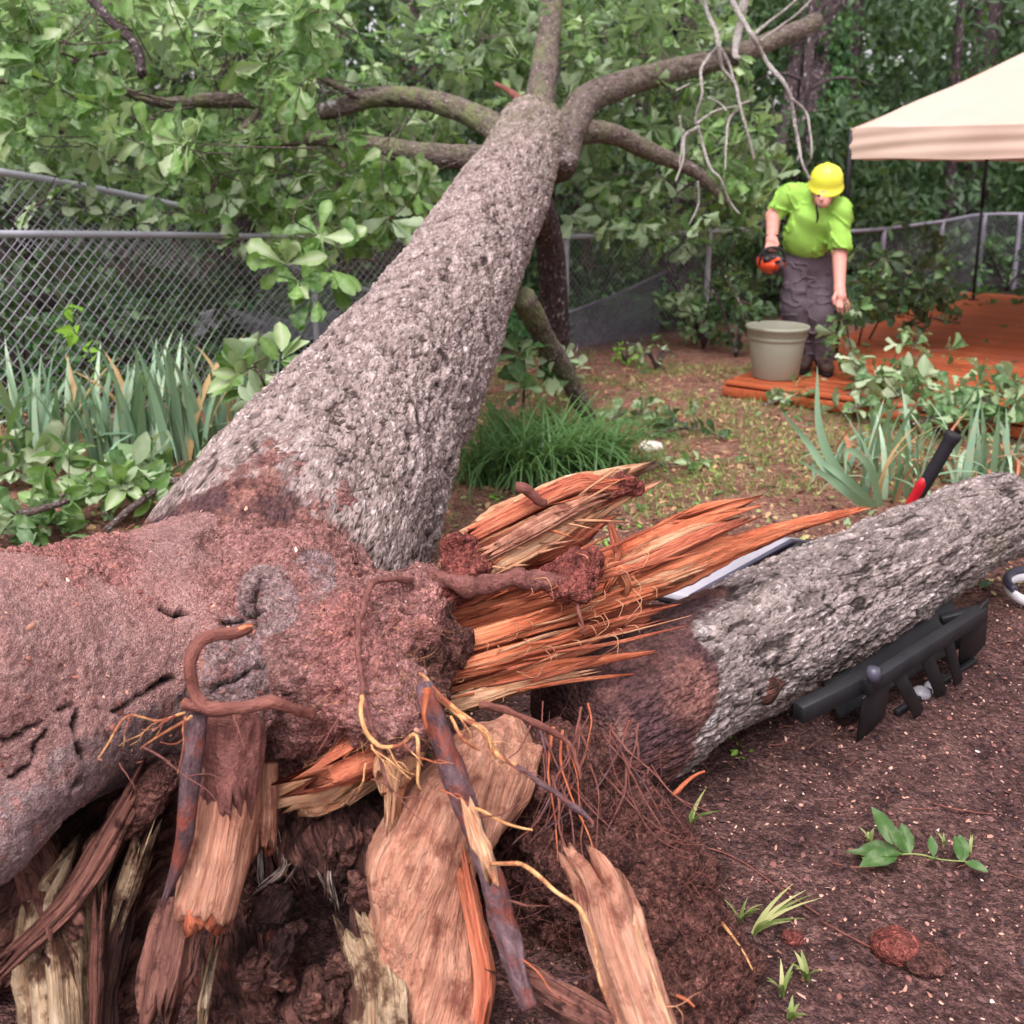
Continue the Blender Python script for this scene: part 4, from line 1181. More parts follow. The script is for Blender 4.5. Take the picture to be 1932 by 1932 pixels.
# cavity walls and rotten remains
WALL = [
    ([(420, 1420, 60, 2.10), (280, 1560, 75, 2.02), (120, 1700, 85, 1.92), (-60, 1830, 90, 1.84)], 'wood_rot', 10),
    ([(390, 1380, 60, 2.0), (220, 1490, 60, 1.92), (80, 1610, 60, 1.84), (-60, 1700, 60, 1.78)], 'wood_rot', 11),
    ([(400, 1540, 60, 1.98), (300, 1680, 70, 1.92), (230, 1850, 75, 1.84), (200, 2100, 80, 1.75)], 'wood_rot', 12),
    ([(250, 1500, 22, 1.72), (200, 1590, 26, 1.67), (130, 1700, 24, 1.62), (40, 1790, 20, 1.56)], 'wood_rot_brown', 13),
    ([(330, 1450, 30, 1.76), (250, 1540, 34, 1.72), (190, 1600, 28, 1.68)], 'soil_brown', 14),
    ([(140, 1640, 50, 1.70), (105, 1730, 68, 1.66), (110, 1850, 70, 1.62), (120, 2000, 74, 1.60), (120, 2200, 74, 1.55)], 'wood_rot_white', 15),
    ([(60, 1600, 40, 1.72), (95, 1690, 52, 1.66), (110, 1740, 40, 1.62)], 'wood_rot_brown', 25),
    ([(250, 1650, 26, 1.72), (225, 1720, 30, 1.70), (200, 1850, 28, 1.66), (190, 2000, 30, 1.63), (190, 2200, 30, 1.6)], 'wood_rot', 16),
    ([(255, 1640, 22, 1.70), (238, 1690, 20, 1.69), (226, 1735, 14, 1.68)], 'wood_rot_white', 17),
    ([(186, 1740, 12, 1.64), (182, 1830, 14, 1.62), (180, 1960, 14, 1.6)], 'wood_rot_brown', 18),
    ([(690, 1650, 24, 1.76), (690, 1740, 30, 1.74), (705, 1790, 26, 1.72)], 'wood_rot', 23),
    ([(690, 1790, 44, 1.70), (715, 1860, 62, 1.66), (720, 1960, 70, 1.62), (720, 2200, 80, 1.55)], 'wood_rot_white', 24),
    ([(800, 1790, 40, 1.76), (835, 1860, 60, 1.72), (870, 2000, 80, 1.66), (880, 2200, 90, 1.6)], 'wood_rot_brown', 26),
    ([(880, 1660, 16, 1.68), (900, 1760, 22, 1.66), (915, 1850, 22, 1.64), (900, 1960, 20, 1.62)], 'wood_red', 27),
    ([(990, 1850, 28, 1.58), (1060, 1890, 34, 1.56), (1160, 1945, 34, 1.52), (1250, 2010, 30, 1.5)], 'wood_rot_brown', 28),
    ([(395, 1840, 8, 1.66), (385, 1890, 10, 1.64), (378, 1950, 9, 1.62)], 'wood_rot_white', 29),
    ([(660, 1440, 60, 1.80), (610, 1475, 50, 1.80), (545, 1500, 40, 1.80)], 'wood_pale', 30),
    ([(700, 1420, 50, 1.74), (630, 1455, 34, 1.72), (590, 1470, 18, 1.72)], 'wood_red', 31),
    ([(760, 1400, 40, 1.72), (745, 1450, 38, 1.71), (740, 1500, 22, 1.7)], 'wood_pale', 32),
]
for l, m, sd in WALL:
    if m.startswith('soil'):
        lump('soil_lump', chain(nodes(l, K)), m, .008, .02, 26)
    else:
        stub(l, m, 'rotten_wood', seed=sd, gamp=.32, namp=.3, ragged=.09, ragged0=.09, step=.012, nseg=36, gn=10)
# crumbling heartwood round the cavities
def heart(prims, h, axis_, name, amp=.03, k=.05):
    V, Q = solid(prims, h, k, extra=lambda P: .03 * fbm(P * 8, 3, 181))
    N = vnormals(V, Q)
    ax = unit(np.array(axis_, float)); sx = unit(np.cross(ax, (0, 1, .2))); sy = np.cross(ax, sx)
    wv = V + .02 * np.stack((fbm(V * 7, 2, 182), fbm(V * 7, 2, 183), fbm(V * 7, 2, 184)), 1)
    tc = np.stack((wv @ sx, wv @ sy, V @ ax), 1)
    rid = 1 - 2 * np.abs(fbm(tc * np.array((22, 22, 9)), 4, 185))
    c1, c2, ci = worley(tc * np.array((20, 20, 12)))
    V = V + N * (amp * (.6 * rid + .5 * (.5 - c1) + .8 * fbm(tc * np.array((9, 9, 5)), 3, 186)) + .006 * fbm(V * 70, 2, 187))[:, None]
    return mk(name, V, Q, MAT['rot_mix'], oak, attrs={'tc': tc})
pr = chain(nodes([(480, 1610, 70, 1.90), (570, 1600, 75, 1.88), (680, 1575, 66, 1.86), (760, 1560, 50, 1.86)], K), .05)
pr += chain(nodes([(470, 1700, 60, 1.90), (450, 1830, 80, 1.84), (440, 2000, 90, 1.76), (440, 2200, 90, 1.7)], K), .05)
pr += chain(nodes([(560, 1900, 60, 1.82), (640, 1900, 70, 1.78), (720, 1880, 60, 1.76), (700, 2150, 110, 1.66)], K), .05)
pr += chain(nodes([(700, 1640, 36, 1.80), (700, 1740, 40, 1.78), (715, 1830, 44, 1.74)], K), .04)
pr += chain(nodes([(610, 1760, 60, 1.60), (630, 1745, 78, 1.76), (630, 1740, 70, 1.95)], K), .03, neg=True)
heart(pr, .0075, W(640, 1900, 1.8) - W(560, 1500, 1.95), 'rotten_heartwood')
pr = chain(nodes([(400, 1430, 60, 2.02), (250, 1580, 90, 1.95), (90, 1720, 90, 1.84), (-80, 1840, 90, 1.76)], K), .06)
pr += chain(nodes([(330, 1520, 70, 1.96), (280, 1680, 80, 1.88), (240, 1850, 80, 1.82), (220, 2150, 90, 1.72)], K), .06)
heart(pr, .008, W(0, 1800, 1.7) - W(380, 1430, 1.95), 'rotten_heartwood', .035)
# blocky crumbs of decayed wood lodged in the hollow
def crumb(x, y, r, d, mat, seed):
    c = W(x, y, d * K); q = r * d * K / F0
    rs = np.random.RandomState(seed)
    Rm = np.linalg.qr(rs.randn(3, 3))[0]
    V, Q = solid([('e', c, (q * rs.uniform(.8, 1.3), q * rs.uniform(.6, 1.0), q * rs.uniform(1.1, 1.9)), Rm), ('e', c + rs.randn(3) * q * .5, (q * .8, q * .6, q), Rm, q * .3)], max(.0042, q / 7), .02)
    N = vnormals(V, Q)
    c1, c2, ci = worley(V * (.55 / q) + seed)
    tc = (V - c) @ Rm
    V = V + N * (q * (.30 * (.5 - c1) + .75 * fbm(tc * np.array((2.6, 2.6, .5)) / q, 3, seed % 40) + .35 * fbm(V * .9 / q, 2, 8)))[:, None]
    return mk('rotten_wood', V, Q, MAT[mat], oak, attrs={'tc': tc + .3 * rs.rand(3)})
for i in range(34):
    x = RND.uniform(465, 760); y = RND.uniform(1575, 1935)
    e = math.hypot((x - 625) / 72, (y - 1745) / 78)
    if e < 1: continue
    crumb(x, y, RND.uniform(12, 34), 1.80 + RND.uniform(-.05, .03) - .00024 * (y - 1560), 'rot_mix', 200 + i)
for i in range(13):                                              # ragged pale fringe hanging over the black hole
    x = 470 + 18 * i + RND.uniform(-6, 6); y = 1620 + 14 * math.sin(i * .9); ln = RND.uniform(30, 62); r = RND.uniform(13, 24)
    stub([(x, y - 25, r * .9, 1.81), (x + RND.uniform(-8, 8), y + ln * .4, r, 1.785), (x + RND.uniform(-14, 10), y + ln, r * .75, 1.775)], ('wood_rot_brown', 'rot_pale', 'rot_mix', 'rot_pale')[i % 4], 'rotten_wood', 40, flat=.32, gamp=.3, namp=.8, ragged=.045, ragged0=.03, seed=300 + i, step=.006, gn=9)
for i in range(30):
    x = RND.uniform(-10, 320); y = RND.uniform(1600, 1935)
    if y < 1830 - .9 * x: continue
    crumb(x, y, RND.uniform(8, 20), 1.76 + RND.uniform(-.04, .05) + .0004 * x, 'rot_mix', 400 + i)

# pale buttress of torn sapwood on the right
prims = chain(nodes([(960, 1400, 44, 1.86), (900, 1450, 70, 1.80), (830, 1540, 80, 1.76), (790, 1640, 92, 1.73), (800, 1740, 96, 1.72), (830, 1840, 90, 1.70), (850, 2100, 90, 1.6)], K), .04)
prims += chain(nodes([(1020, 1412, 14, 1.84), (970, 1470, 34, 1.80), (900, 1560, 50, 1.76)], K), .03)
prims += chain(nodes([(900, 1400, 30, 1.64), (840, 1480, 60, 1.56), (780, 1560, 50, 1.52)], K), .04, neg=True)
prims += chain(nodes([(700, 1560, 30, 1.60), (760, 1610, 40, 1.57), (800, 1600, 30, 1.56)], K), .03, neg=True)
V, Q = solid(prims, .008, .04)
N = vnormals(V, Q)
ax = W(820, 1850, 1.72 * K) - W(960, 1400, 1.84 * K); ax /= np.linalg.norm(ax)
sx = np.cross(ax, (0, 1, 0)); sx /= np.linalg.norm(sx)
sy = np.cross(ax, sx)
wv = V + .012 * np.stack((fbm(V * 6, 2, 90), fbm(V * 6, 2, 91), fbm(V * 6, 2, 92)), 1)
tc = np.stack((wv @ sx, wv @ sy, V @ ax), 1)
V = V + N * (.014 * fbm(tc * np.array((30, 30, 3.0)), 3, 93) + .012 * fbm(V * 9, 3, 94))[:, None]
mk('sapwood_buttress', V, Q, MAT['wood_tan'], oak, attrs={'tc': tc, 'endcap': np.zeros(len(V))})

# broken pale stub at lower right
stub([(1120, 1655, 30, 1.60), (1140, 1690, 52, 1.58), (1165, 1780, 54, 1.55), (1200, 1880, 56, 1.52), (1245, 2000, 56, 1.5), (1300, 2200, 56, 1.47)], 'wood_tan', ragged0=.06, ragged=.0, gamp=.2, seed=33, label='pale broken root stub standing at the lower right')
stub([(1195, 1750, 10, 1.53), (1215, 1830, 16, 1.51), (1245, 1920, 18, 1.49), (1280, 2020, 18, 1.47)], 'wood_pale', 'splinter', 16, ragged0=.03, seed=34)

# mound of dark soil held by fine roots
prims = chain(nodes([(1010, 1420, 40, 1.92), (1080, 1500, 110, 1.90), (1150, 1620, 140, 1.86), (1215, 1760, 135, 1.80), (1240, 1900, 150, 1.76), (1260, 2150, 170, 1.66)], K), .06)
prims += chain(nodes([(1000, 1560, 70, 1.98), (1010, 1700, 90, 1.94), (1030, 1900, 110, 1.88), (1040, 2150, 130, 1.8)], K), .06)
prims += chain(nodes([(1200, 1560, 70, 1.86), (1280, 1640, 60, 1.84), (1340, 1800, 60, 1.8), (1390, 1930, 70, 1.76)], K), .05)
V, Q = solid(prims, .008, .05, extra=lambda P: .05 * fbm(P * 5, 3, 101) + .02 * fbm(P * 13, 2, 105))
N = vnormals(V, Q)
c1, c2, ci = worley(V * 15 + .03 * 0); d1, d2, di = worley(V * 42)
V = V + N * (.055 * (.55 - c1) * (ci > .35) + .022 * (.5 - d1) + .022 * fbm(V * 22, 4, 103) + .008 * fbm(V * 80, 2, 104))[:, None]
mk('root_soil', V, Q, MAT['soil_brown'], oak)
SOILV, SOILN = V[::7], N[::7]

# roots hanging from the split into the soil mound
for i in range(46):
    x = RND.uniform(1000, 1230); y = RND.uniform(1290, 1480) + .3 * (x - 1000); d = 1.80 + RND.uniform(-.1, .1) + .0004 * (x - 1000)
    ln = RND.uniform(80, 300); a = RND.uniform(1.1, 2.0)
    l = [(x, y, RND.uniform(1.5, 3.6), d)]
    for q in range(1, 5):
        a += RND.uniform(-.4, .4)
        l.append((l[-1][0] + math.cos(a) * ln / 4, l[-1][1] + math.sin(a) * ln / 4, l[0][2] * (1 - .18 * q), d - .03 * q + RND.uniform(-.02, .02)))
    root(l, RND.choice(['root_brown', 'root_brown', 'root_soily', 'root_purple', 'wood_orange']), 6, .018, .2, 30, .0)
for l in ([(1270, 1500, 4, 1.80), (1300, 1470, 3, 1.80), (1330, 1455, 2, 1.80)], [(1250, 1600, 5, 1.76), (1235, 1640, 4, 1.75), (1225, 1680, 2, 1.74)], [(1240, 1860, 4, 1.66), (1280, 1880, 4, 1.64), (1310, 1900, 3, 1.62)], [(1330, 1700, 3, 1.76), (1390, 1780, 3, 1.72), (1420, 1830, 2, 1.70)]):
    root(l, 'root_yellow' if RND.random() < .4 else 'wood_orange', 7, .012, .2, 30, 0)
# fine hair roots over soil and flare
def hair(n, pts, nrm, mat, name, lo, hi, r0=.0011, jit=.6, drop=.5):
    out = []
    sel = NR.choice(len(pts), n)
    for i in sel:
        p = pts[i].copy(); d = unit(nrm[i] * .6 + NR.randn(3) * jit + np.array((0, -.1, -drop * RND.random())))
        ln = RND.uniform(lo, hi); k = 4
        rows = []
        for q in range(k):
            rows.append((*p, r0 * (1 - .7 * q / (k - 1)) * RND.uniform(.7, 1.3)))
            d = unit(d + NR.randn(3) * .45 + np.array((0, 0, -.12)))
            p = p + d * ln / k
        out.append(tube(np.array(rows), ln / 7, 3, cap=False))
    V, F, A = join(out)
    return tag(mk(name, V, F, MAT[mat], oak, attrs=A), kind='stuff')
px, py, dz = project(SOILV)
vis = (SOILN @ np.array((0, -.85, .5)) > .1) & (py > 1380) & (py < 2000)
hair(240, SOILV[vis], SOILN[vis], 'root_brown', 'fine_roots', .05, .22, .0010)
fl = bpy.data.objects['root_flare'].data
fv = np.empty(len(fl.vertices) * 3, np.float32); fl.vertices.foreach_get('co', fv); fv = fv.reshape(-1, 3)[::9] + ORG['root_flare']
fn = np.empty(len(fl.vertices) * 3, np.float32); fl.vertices.foreach_get('normal', fn); fn = fn.reshape(-1, 3)[::9]
px, py, dz = project(fv)
vis = (fn @ np.array((0, -.85, .5)) > .15) & (px > 380) & (py > 1080) & (py < 1450)
hair(500, fv[vis], fn[vis], 'root_soily', 'fine_roots', .03, .10, .0008)
vis = (fn @ np.array((0, -.85, .5)) > .15) & (px > 600) & (py > 1150)
hair(160, fv[vis], fn[vis], 'root_yellow', 'fine_roots', .03, .09, .0007)

# forked root hairs in front
for (x0, y0, d0, a0, ln, mt) in [(330, 1350, 1.55, 2.4, 70, 'root_yellow'), (300, 1362, 1.55, 2.7, 90, 'root_yellow'), (245, 1352, 1.54, 2.2, 60, 'root_yellow'), (270, 1410, 1.54, .5, 240, 'root_soily'), (225, 1440, 1.53, 1.4, 60, 'root_brown'),
                                (350, 1352, 1.56, 1.9, 110, 'root_yellow'), (440, 1350, 1.57, 1.0, 70, 'root_brown'), (700, 1405, 1.57, 1.3, 90, 'root_yellow'), (730, 1408, 1.57, .9, 80, 'root_yellow'), (760, 1398, 1.57, .7, 60, 'root_yellow'),
                                (790, 1430, 1.56, .3, 70, 'wood_orange'), (690, 1440, 1.57, 1.5, 80, 'root_yellow'), (860, 1345, 1.62, .9, 70, 'root_yellow'), (905, 1375, 1.61, .3, 90, 'root_yellow'), (950, 1425, 1.6, .5, 110, 'root_brown'),
                                (640, 1350, 1.58, 2.0, 90, 'root_brown'), (620, 1200, 1.68, 2.1, 160, 'root_soily'), (650, 1210, 1.66, 2.3, 150, 'root_soily'), (830, 1490, 1.58, .5, 60, 'wood_orange'), (700, 1470, 1.6, .8, 170, 'root_brown'),
                                (905, 1540, 1.54, -.1, 90, 'root_brown'), (960, 1700, 1.5, .5, 80, 'root_brown'), (985, 1810, 1.48, .4, 130, 'wood_orange'), (1000, 1840, 1.48, .5, 150, 'root_purple'), (1240, 1900, 1.5, .1, 90, 'wood_pale')]:
    a = a0; l = [(x0, y0, RND.uniform(1.5, 2.6), d0)]
    for q in range(1, 6):
        a += RND.uniform(-.45, .45)
        l.append((l[-1][0] + math.cos(a) * ln / 5, l[-1][1] + math.sin(a) * ln / 5, l[0][2] * (1 - .16 * q), d0 - .008 * q))
    root(l, mt, 6, .012, .2, 40, 0)
    if RND.random() < .7:
        f = l[2]; b_ = a0 + RND.choice((-1, 1)) * RND.uniform(.5, .9)
        root([f, (f[0] + math.cos(b_) * ln * .2, f[1] + math.sin(b_) * ln * .2, f[2] * .7, f[3] - .01), (f[0] + math.cos(b_ + .3) * ln * .4, f[1] + math.sin(b_ + .3) * ln * .4, f[2] * .4, f[3] - .015)], mt, 5, .012, .2, 40, 0)
# chips, bark flakes and crumbs stuck to the caked soil
px, py, dz = project(fv)
vis = (fn @ np.array((0, -.85, .5)) > .1) & (py < 1450) & (px > -20)
pts, nr = fv[vis], fn[vis]
sel = NR.choice(len(pts), 900)
P, Nn = pts[sel], unit(nr[sel] + NR.randn(900, 3) * .35)
Tn = unit(np.cross(Nn, NR.randn(900, 3))); Bn = np.cross(Nn, Tn)
s_ = NR.uniform(.0015, .0055, 900)[:, None] * (NR.rand(900, 1) ** 1.5 + .35)
k_ = NR.uniform(1, 2.6, (900, 1))
ring = [P + Nn * .004 + Tn * s_ * k_ * math.cos(t) * NR.uniform(.5, 1.1, (900, 1)) + Bn * s_ * math.sin(t) * NR.uniform(.5, 1.1, (900, 1)) for t in np.arange(6) * math.pi / 3]
V = np.stack(ring + [P + Nn * (.004 + s_ * .7)], 1).reshape(-1, 3)
b_ = (np.arange(900) * 7)[:, None]
F = np.concatenate([b_ + np.array((q, (q + 1) % 6, 6))[None] for q in range(6)])
tag(mk('stuck_debris', V, F, MAT['debris'], oak, smooth=False, attrs={'lv': np.repeat(NR.rand(900), 7)}), kind='stuff')
# ------------------------------------------------------------------ fences
def bez(a, b, n=2):
    return [tuple(np.array(a) * (1 - t) + np.array(b) * t) for t in np.linspace(0, 1, n)]
def pipe(P, r, mat, parent, name, nseg=12, step=.15, cap=True):
    N = np.array([(*p, r) for p in P])
    V, F, A = tube(N, step, nseg, cap=cap)
    return mk(name, V, F, MAT[mat], parent)
def chainlink(Sf, L, Hh, mat, parent, cell=.072, r=.0019, name='wire_mesh', sub=.09):
    """two families of diagonals over the patch Sf(u 0..L, v 0..H) -> xyz"""
    out = []
    n = int((L + Hh) / cell) + 2
    for fam in (1, -1):
        for k in range(-int(Hh / cell) - 1, n):
            u0 = k * cell
            vs = np.linspace(0, Hh, max(3, int(Hh / sub)))
            us = u0 + fam * vs if fam > 0 else u0 + (Hh - vs)
            m = (us >= 0) & (us <= L)
            if m.sum() < 2: continue
            Pq = Sf(us[m], vs[m])
            out.append(tube(np.column_stack((Pq, np.full(len(Pq), r))), sub, 3, cap=False))
    V, F, A = join(out)
    return mk(name, V, F, MAT[mat], parent)
def ground_under(p): return np.array((p[0], p[1], gz(p[0], p[1])))

# left panel, stretched by the fallen tree
a, bq = W(-70, 441, 5.5), W(800, 455, 8.6)
fl_ = thing('chain_link_fence', 'chain-link fence with knuckled top rail behind iris leaves, left of the fallen trunk', 'fence', ground_under(a))
pipe([a, W(300, 443, 6.5), W(590, 449, 7.6), bq], .021, 'galv', fl_, 'top_rail')
post = W(590, 449, 7.6)
pipe([post + (0, 0, .02), (post[0], post[1], gz(post[0], post[1]) - .1)], .026, 'galv', fl_, 'post')
for px_ in (262, 505):
    t = W(px_, 444, 6.4 if px_ < 300 else 7.3)
    V, F, A = lathe([(.026, -.012), (.03, 0), (.026, .012)], t, 12, (bq - a))
    mk('rail_tie', V, F, MAT['galv'], fl_)
_ra = np.array([a, W(300, 443, 6.5), W(590, 449, 7.6), bq]); _rl = np.concatenate(([0], np.cumsum(np.linalg.norm(np.diff(_ra, axis=0), axis=1))))
def Sleft(u, v):
    top = np.stack([np.interp(u, _rl, _ra[:, k]) for k in range(3)], 1)
    bot = top.copy(); bot[:, 2] = -.02
    bot[:, 1] += .12 * np.sin(u * 1.3)
    f = (v / 1.22)[:, None]
    P = bot + (top + (0, 0, .035) - bot) * f
    bul = np.sin(np.clip(f[:, 0], 0, 1) * np.pi)
    P[:, 1] -= .10 * bul * np.sin(u * 1.1 + .6)
    P[:, 0] += .05 * bul * np.sin(u * 2 + 1)
    return P
chainlink(Sleft, _rl[-1], 1.22, 'wire', fl_, .078, .0027)

# collapsed section leaning behind it
cs_ = thing('bent_fence_section', 'torn-off fence pipe with slack wire netting hanging in leaves at the left', 'fence', ground_under(W(200, 360, 7)))
p0, p1 = W(-40, 318, 6.2), W(364, 394, 7.3)
pipe([p0, W(150, 350, 6.7), p1], .024, 'galv', cs_, 'pipe')
def Sb(u, v):
    Lb = np.linalg.norm(p1 - p0)
    t = (u / Lb)[:, None]
    top = p0 + (p1 - p0) * t
    f = (v / .55)[:, None]
    bot = top + np.array((.1, .15, -.52))
    P = bot + (top - bot) * f
    P[:, 1] += .10 * np.sin(u * 2.4) * (1 - f[:, 0]); P[:, 2] += .05 * np.sin(u * 3.1) * (1 - f[:, 0])
    return P
chainlink(Sb, float(np.linalg.norm(p1 - p0)), .55, 'wire', cs_, .07, .0027)
ds_ = thing('sagging_fence_section', 'sagging fence netting under a slanting pipe, seen through the left fence beside its post', 'fence', ground_under(W(560, 500, 9)))
q0, q1 = W(455, 470, 8.6), W(760, 566, 9.4)
pipe([q0, (q0 + q1) / 2 + (0, 0, -.02), q1], .022, 'galv', ds_, 'pipe')
def Sd(u, v):
    Lb = np.linalg.norm(q1 - q0)
    t = (u / Lb)[:, None]
    top = q0 + (q1 - q0) * t
    bot = top.copy(); bot[:, 2] = .0; bot[:, 1] += .25
    f = (v / .95)[:, None]
    P = bot + (top - bot) * f
    P[:, 1] += .08 * np.sin(u * 3 + v * 4)
    return P
chainlink(Sd, float(np.linalg.norm(q1 - q0)), .95, 'wire', ds_, .055, .0026)
# crumpled netting low behind the irises
es_ = thing('crumpled_netting', 'crumpled grey wire netting lying on the ground behind the irises at the fence post', 'netting', gpt(500, 660))
def Se(u, v):
    g0, g1 = gpt(360, 655), gpt(640, 660)
    t = (u / 1.3)[:, None]
    P = g0 + (g1 - g0) * t
    P[:, 1] += v * .8 + .1 * np.sin(u * 5)
    P[:, 2] += .08 + .20 * np.sin(v * 7 + u * 2) ** 2 + .05 * np.sin(u * 6)
    return P
chainlink(Se, 1.3, .5, 'wire', es_, .022, .0032, 'wire_mesh', .05)

# right panel
r0_, r1_, r2_ = W(1050, 448, 8.4), W(1338, 437, 9.7), W(1420, 433, 10.1)
fr_ = thing('chain_link_fence', 'chain-link fence panel between two grey posts, right of the fallen trunk', 'fence', ground_under(r0_))
pipe([r0_, r1_, r2_], .022, 'galv', fr_, 'top_rail')
for px_, py_, d_ in ((1068, 447, 8.48), (1338, 437, 9.7)):
    t = W(px_, py_, d_)
    pipe([t + (0, 0, .01), (t[0], t[1], gz(t[0], t[1]) - .1)], .03, 'galv', fr_, 'post')
def Sr(u, v):
    Lr = np.linalg.norm(r1_ - r0_)
    t = (u / Lr)[:, None]
    top = r0_ + (r1_ - r0_) * t
    bot = top.copy(); bot[:, 2] = 0
    return bot + (top + (0, 0, .04) - bot) * (v / 1.05)[:, None]
chainlink(Sr, float(np.linalg.norm(r1_ - r0_)), 1.05, 'wire_old', fr_, .06, .0020)
s0_, s1_ = W(1072, 590, 8.75), W(1256, 512, 9.7)
fs_ = thing('sagging_netting', 'dense dark wire netting sagging from a slanting edge behind the right fence panel', 'netting', ground_under(s0_))
pipe([s0_, (s0_ + s1_) / 2 + (0, 0, -.025), s1_], .016, 'wire_old', fs_, 'edge_wire', 8)
def Ss(u, v):
    Lr = np.linalg.norm(s1_ - s0_)
    t = (u / Lr)[:, None]
    top = s0_ + (s1_ - s0_) * t
    bot = top.copy(); bot[:, 2] = 0; bot[:, 1] += .15
    P = bot + (top - bot) * (v / .6)[:, None]
    P[:, 1] += .05 * np.sin(u * 4 + v * 5)
    return P
chainlink(Ss, float(np.linalg.norm(s1_ - s0_)), .6, 'wire_old', fs_, .032, .0034)
# far fence beyond the deck
ff = [W(1600, 437, 10.7), W(1668, 432, 11.0), W(1778, 418, 12.2), W(1858, 405, 13.4), W(2010, 404, 13.2)]
fb_ = thing('chain_link_fence', 'dark chain-link fence beyond the orange deck and canopy poles', 'fence', ground_under(ff[0]))
pipe(ff, .022, 'wire_old', fb_, 'top_rail')
for p in (W(1668, 432, 11.0), W(1778, 418, 12.2), W(1858, 405, 13.4), W(1926, 404.5, 13.3)):
    pipe([p, (p[0], p[1], gz(p[0], p[1]) - .1)], .03, 'wire_old', fb_, 'post')
_fa = np.array(ff); _fl2 = np.concatenate(([0], np.cumsum(np.linalg.norm(np.diff(_fa, axis=0), axis=1))))
def Sf_(u, v):
    top = np.stack([np.interp(u, _fl2, _fa[:, k]) for k in range(3)], 1)
    bot = top.copy(); bot[:, 2] = 0
    return bot + (top - bot) * (v / 1.0)[:, None]
chainlink(Sf_, float(_fl2[-1]), 1.0, 'wire_old', fb_, .06, .0016, sub=.25)
# ------------------------------------------------------------------ deck
DZ = .10
DL = unit(np.array((.60, .80, 0))); DF = unit(np.array((.80, -.60, 0)))
DC = G(1368, 719, DZ); DC[2] = 0
deck = thing('wooden_deck', 'low orange-stained wooden deck under the canopy', 'deck', DC)
pw, gap, plen = .134, .011, 6.4
V, F, A = bevel_box((plen / 2, pw / 2, -.014), (plen / 2, 0, 0), (0, pw / 2, 0), (0, 0, .014), .004)
plank_me = mesh_data('deck_plank', V, F, MAT['deck'], False)
for i in range(46):
    M = Matrix(((DF[0], DL[0], 0, 0), (DF[1], DL[1], 0, 0), (0, 0, 1, 0), (0, 0, 0, 1)))
    p = DC + DL * (i * (pw + gap)) + DF * (RND.uniform(-.004, .004)) + (0, 0, DZ + RND.uniform(-.0015, .0015))
    inst('deck_plank', plank_me, Matrix.Translation([float(c) for c in p]) @ M, deck)
for (o_, e_, ln) in ((DC - DL * .012, DF, plen), (DC - DF * .012, DL, 46 * (pw + gap))):
    V, F, A = bevel_box(o_ + e_ * ln / 2 + (0, 0, .03), e_ * ln / 2, np.cross((0, 0, 1), e_) * .011, (0, 0, .034), .003)
    mk('fascia_board', V, F, MAT['deck'], deck, smooth=False)

# ------------------------------------------------------------------ canopy
CA = G(1577, 678, DZ)
CB = G(1836, 566, DZ)
cl_ = unit(CB - CA); side = float(np.linalg.norm(CB - CA)); cf_ = np.array((cl_[1], -cl_[0], 0)); front = 3.6
can = thing('canopy_tent', 'tan pop-up canopy on thin black poles over the deck', 'canopy', CA)
zb, zt, zp = 1.655, 1.885, 3.04
cor = [CA, CA + cf_ * front, CA + cf_ * front + cl_ * side, CA + cl_ * side]
cor = [np.array((c[0], c[1], 0)) for c in cor]
pk = (cor[0] + cor[2]) / 2
Vs, Fs, off = [], [], 0
for k in range(4):
    a, b_ = cor[k], cor[(k + 1) % 4]
    nu, nt = 48, 28
    u = np.linspace(0, 1, nu); t = np.linspace(0, 1, nt)
    U, T_ = np.meshgrid(u, t, indexing='ij')
    base = a + (b_ - a) * U[..., None]
    Pq = base + (pk - base) * T_[..., None]
    prof = .86 * T_ + .14 * sstep(0, 1, T_)
    z = zt + (zp - zt) * prof - .05 * np.sin(np.pi * np.clip(T_, 0, 1)) * np.sin(np.pi * U) ** 2
    z += .010 * np.sin(U * 37 + T_ * 9 + k) * np.exp(-((T_ - .12) / .12) ** 2) + .006 * np.sin(U * 16 - T_ * 22) * (1 - T_)
    Pq[..., 2] = z
    V = Pq.reshape(-1, 3)
    i = np.arange(nu - 1)[:, None] * nt; j = np.arange(nt - 1)[None, :]
    F = np.stack((i + j, i + nt + j, i + nt + j + 1, i + j + 1), -1).reshape(-1, 4)
    Vs.append(V); Fs.append(F + off); off += len(V)
mk('canopy_roof', np.concatenate(Vs), [np.concatenate(Fs)], MAT['canopy'], can)
for k in range(4):
    a, b_ = cor[k], cor[(k + 1) % 4]
    out_ = unit(np.cross(b_ - a, (0, 0, 1)))
    nu, nt = 90, 14
    U, T_ = np.meshgrid(np.linspace(0, 1, nu), np.linspace(0, 1, nt), indexing='ij')
    Pq = a + (b_ - a) * U[..., None] + out_ * (.012 + .007 * np.sin(T_ * 13 + np.sin(U * 7) * 2.2 + U * 9 + k) * np.sin(np.pi * T_) + .005 * np.sin(U * 31 + T_ * 3))[..., None]
    Pq[..., 2] = zt + .004 - (zt - zb) * T_ + .006 * np.sin(U * 20) * T_
    i = np.arange(nu - 1)[:, None] * nt; j = np.arange(nt - 1)[None, :]
    F = np.stack((i + j, i + j + 1, i + nt + j + 1, i + nt + j), -1).reshape(-1, 4)
    mk('valance', Pq.reshape(-1, 3), F, MAT['canopy'], can)
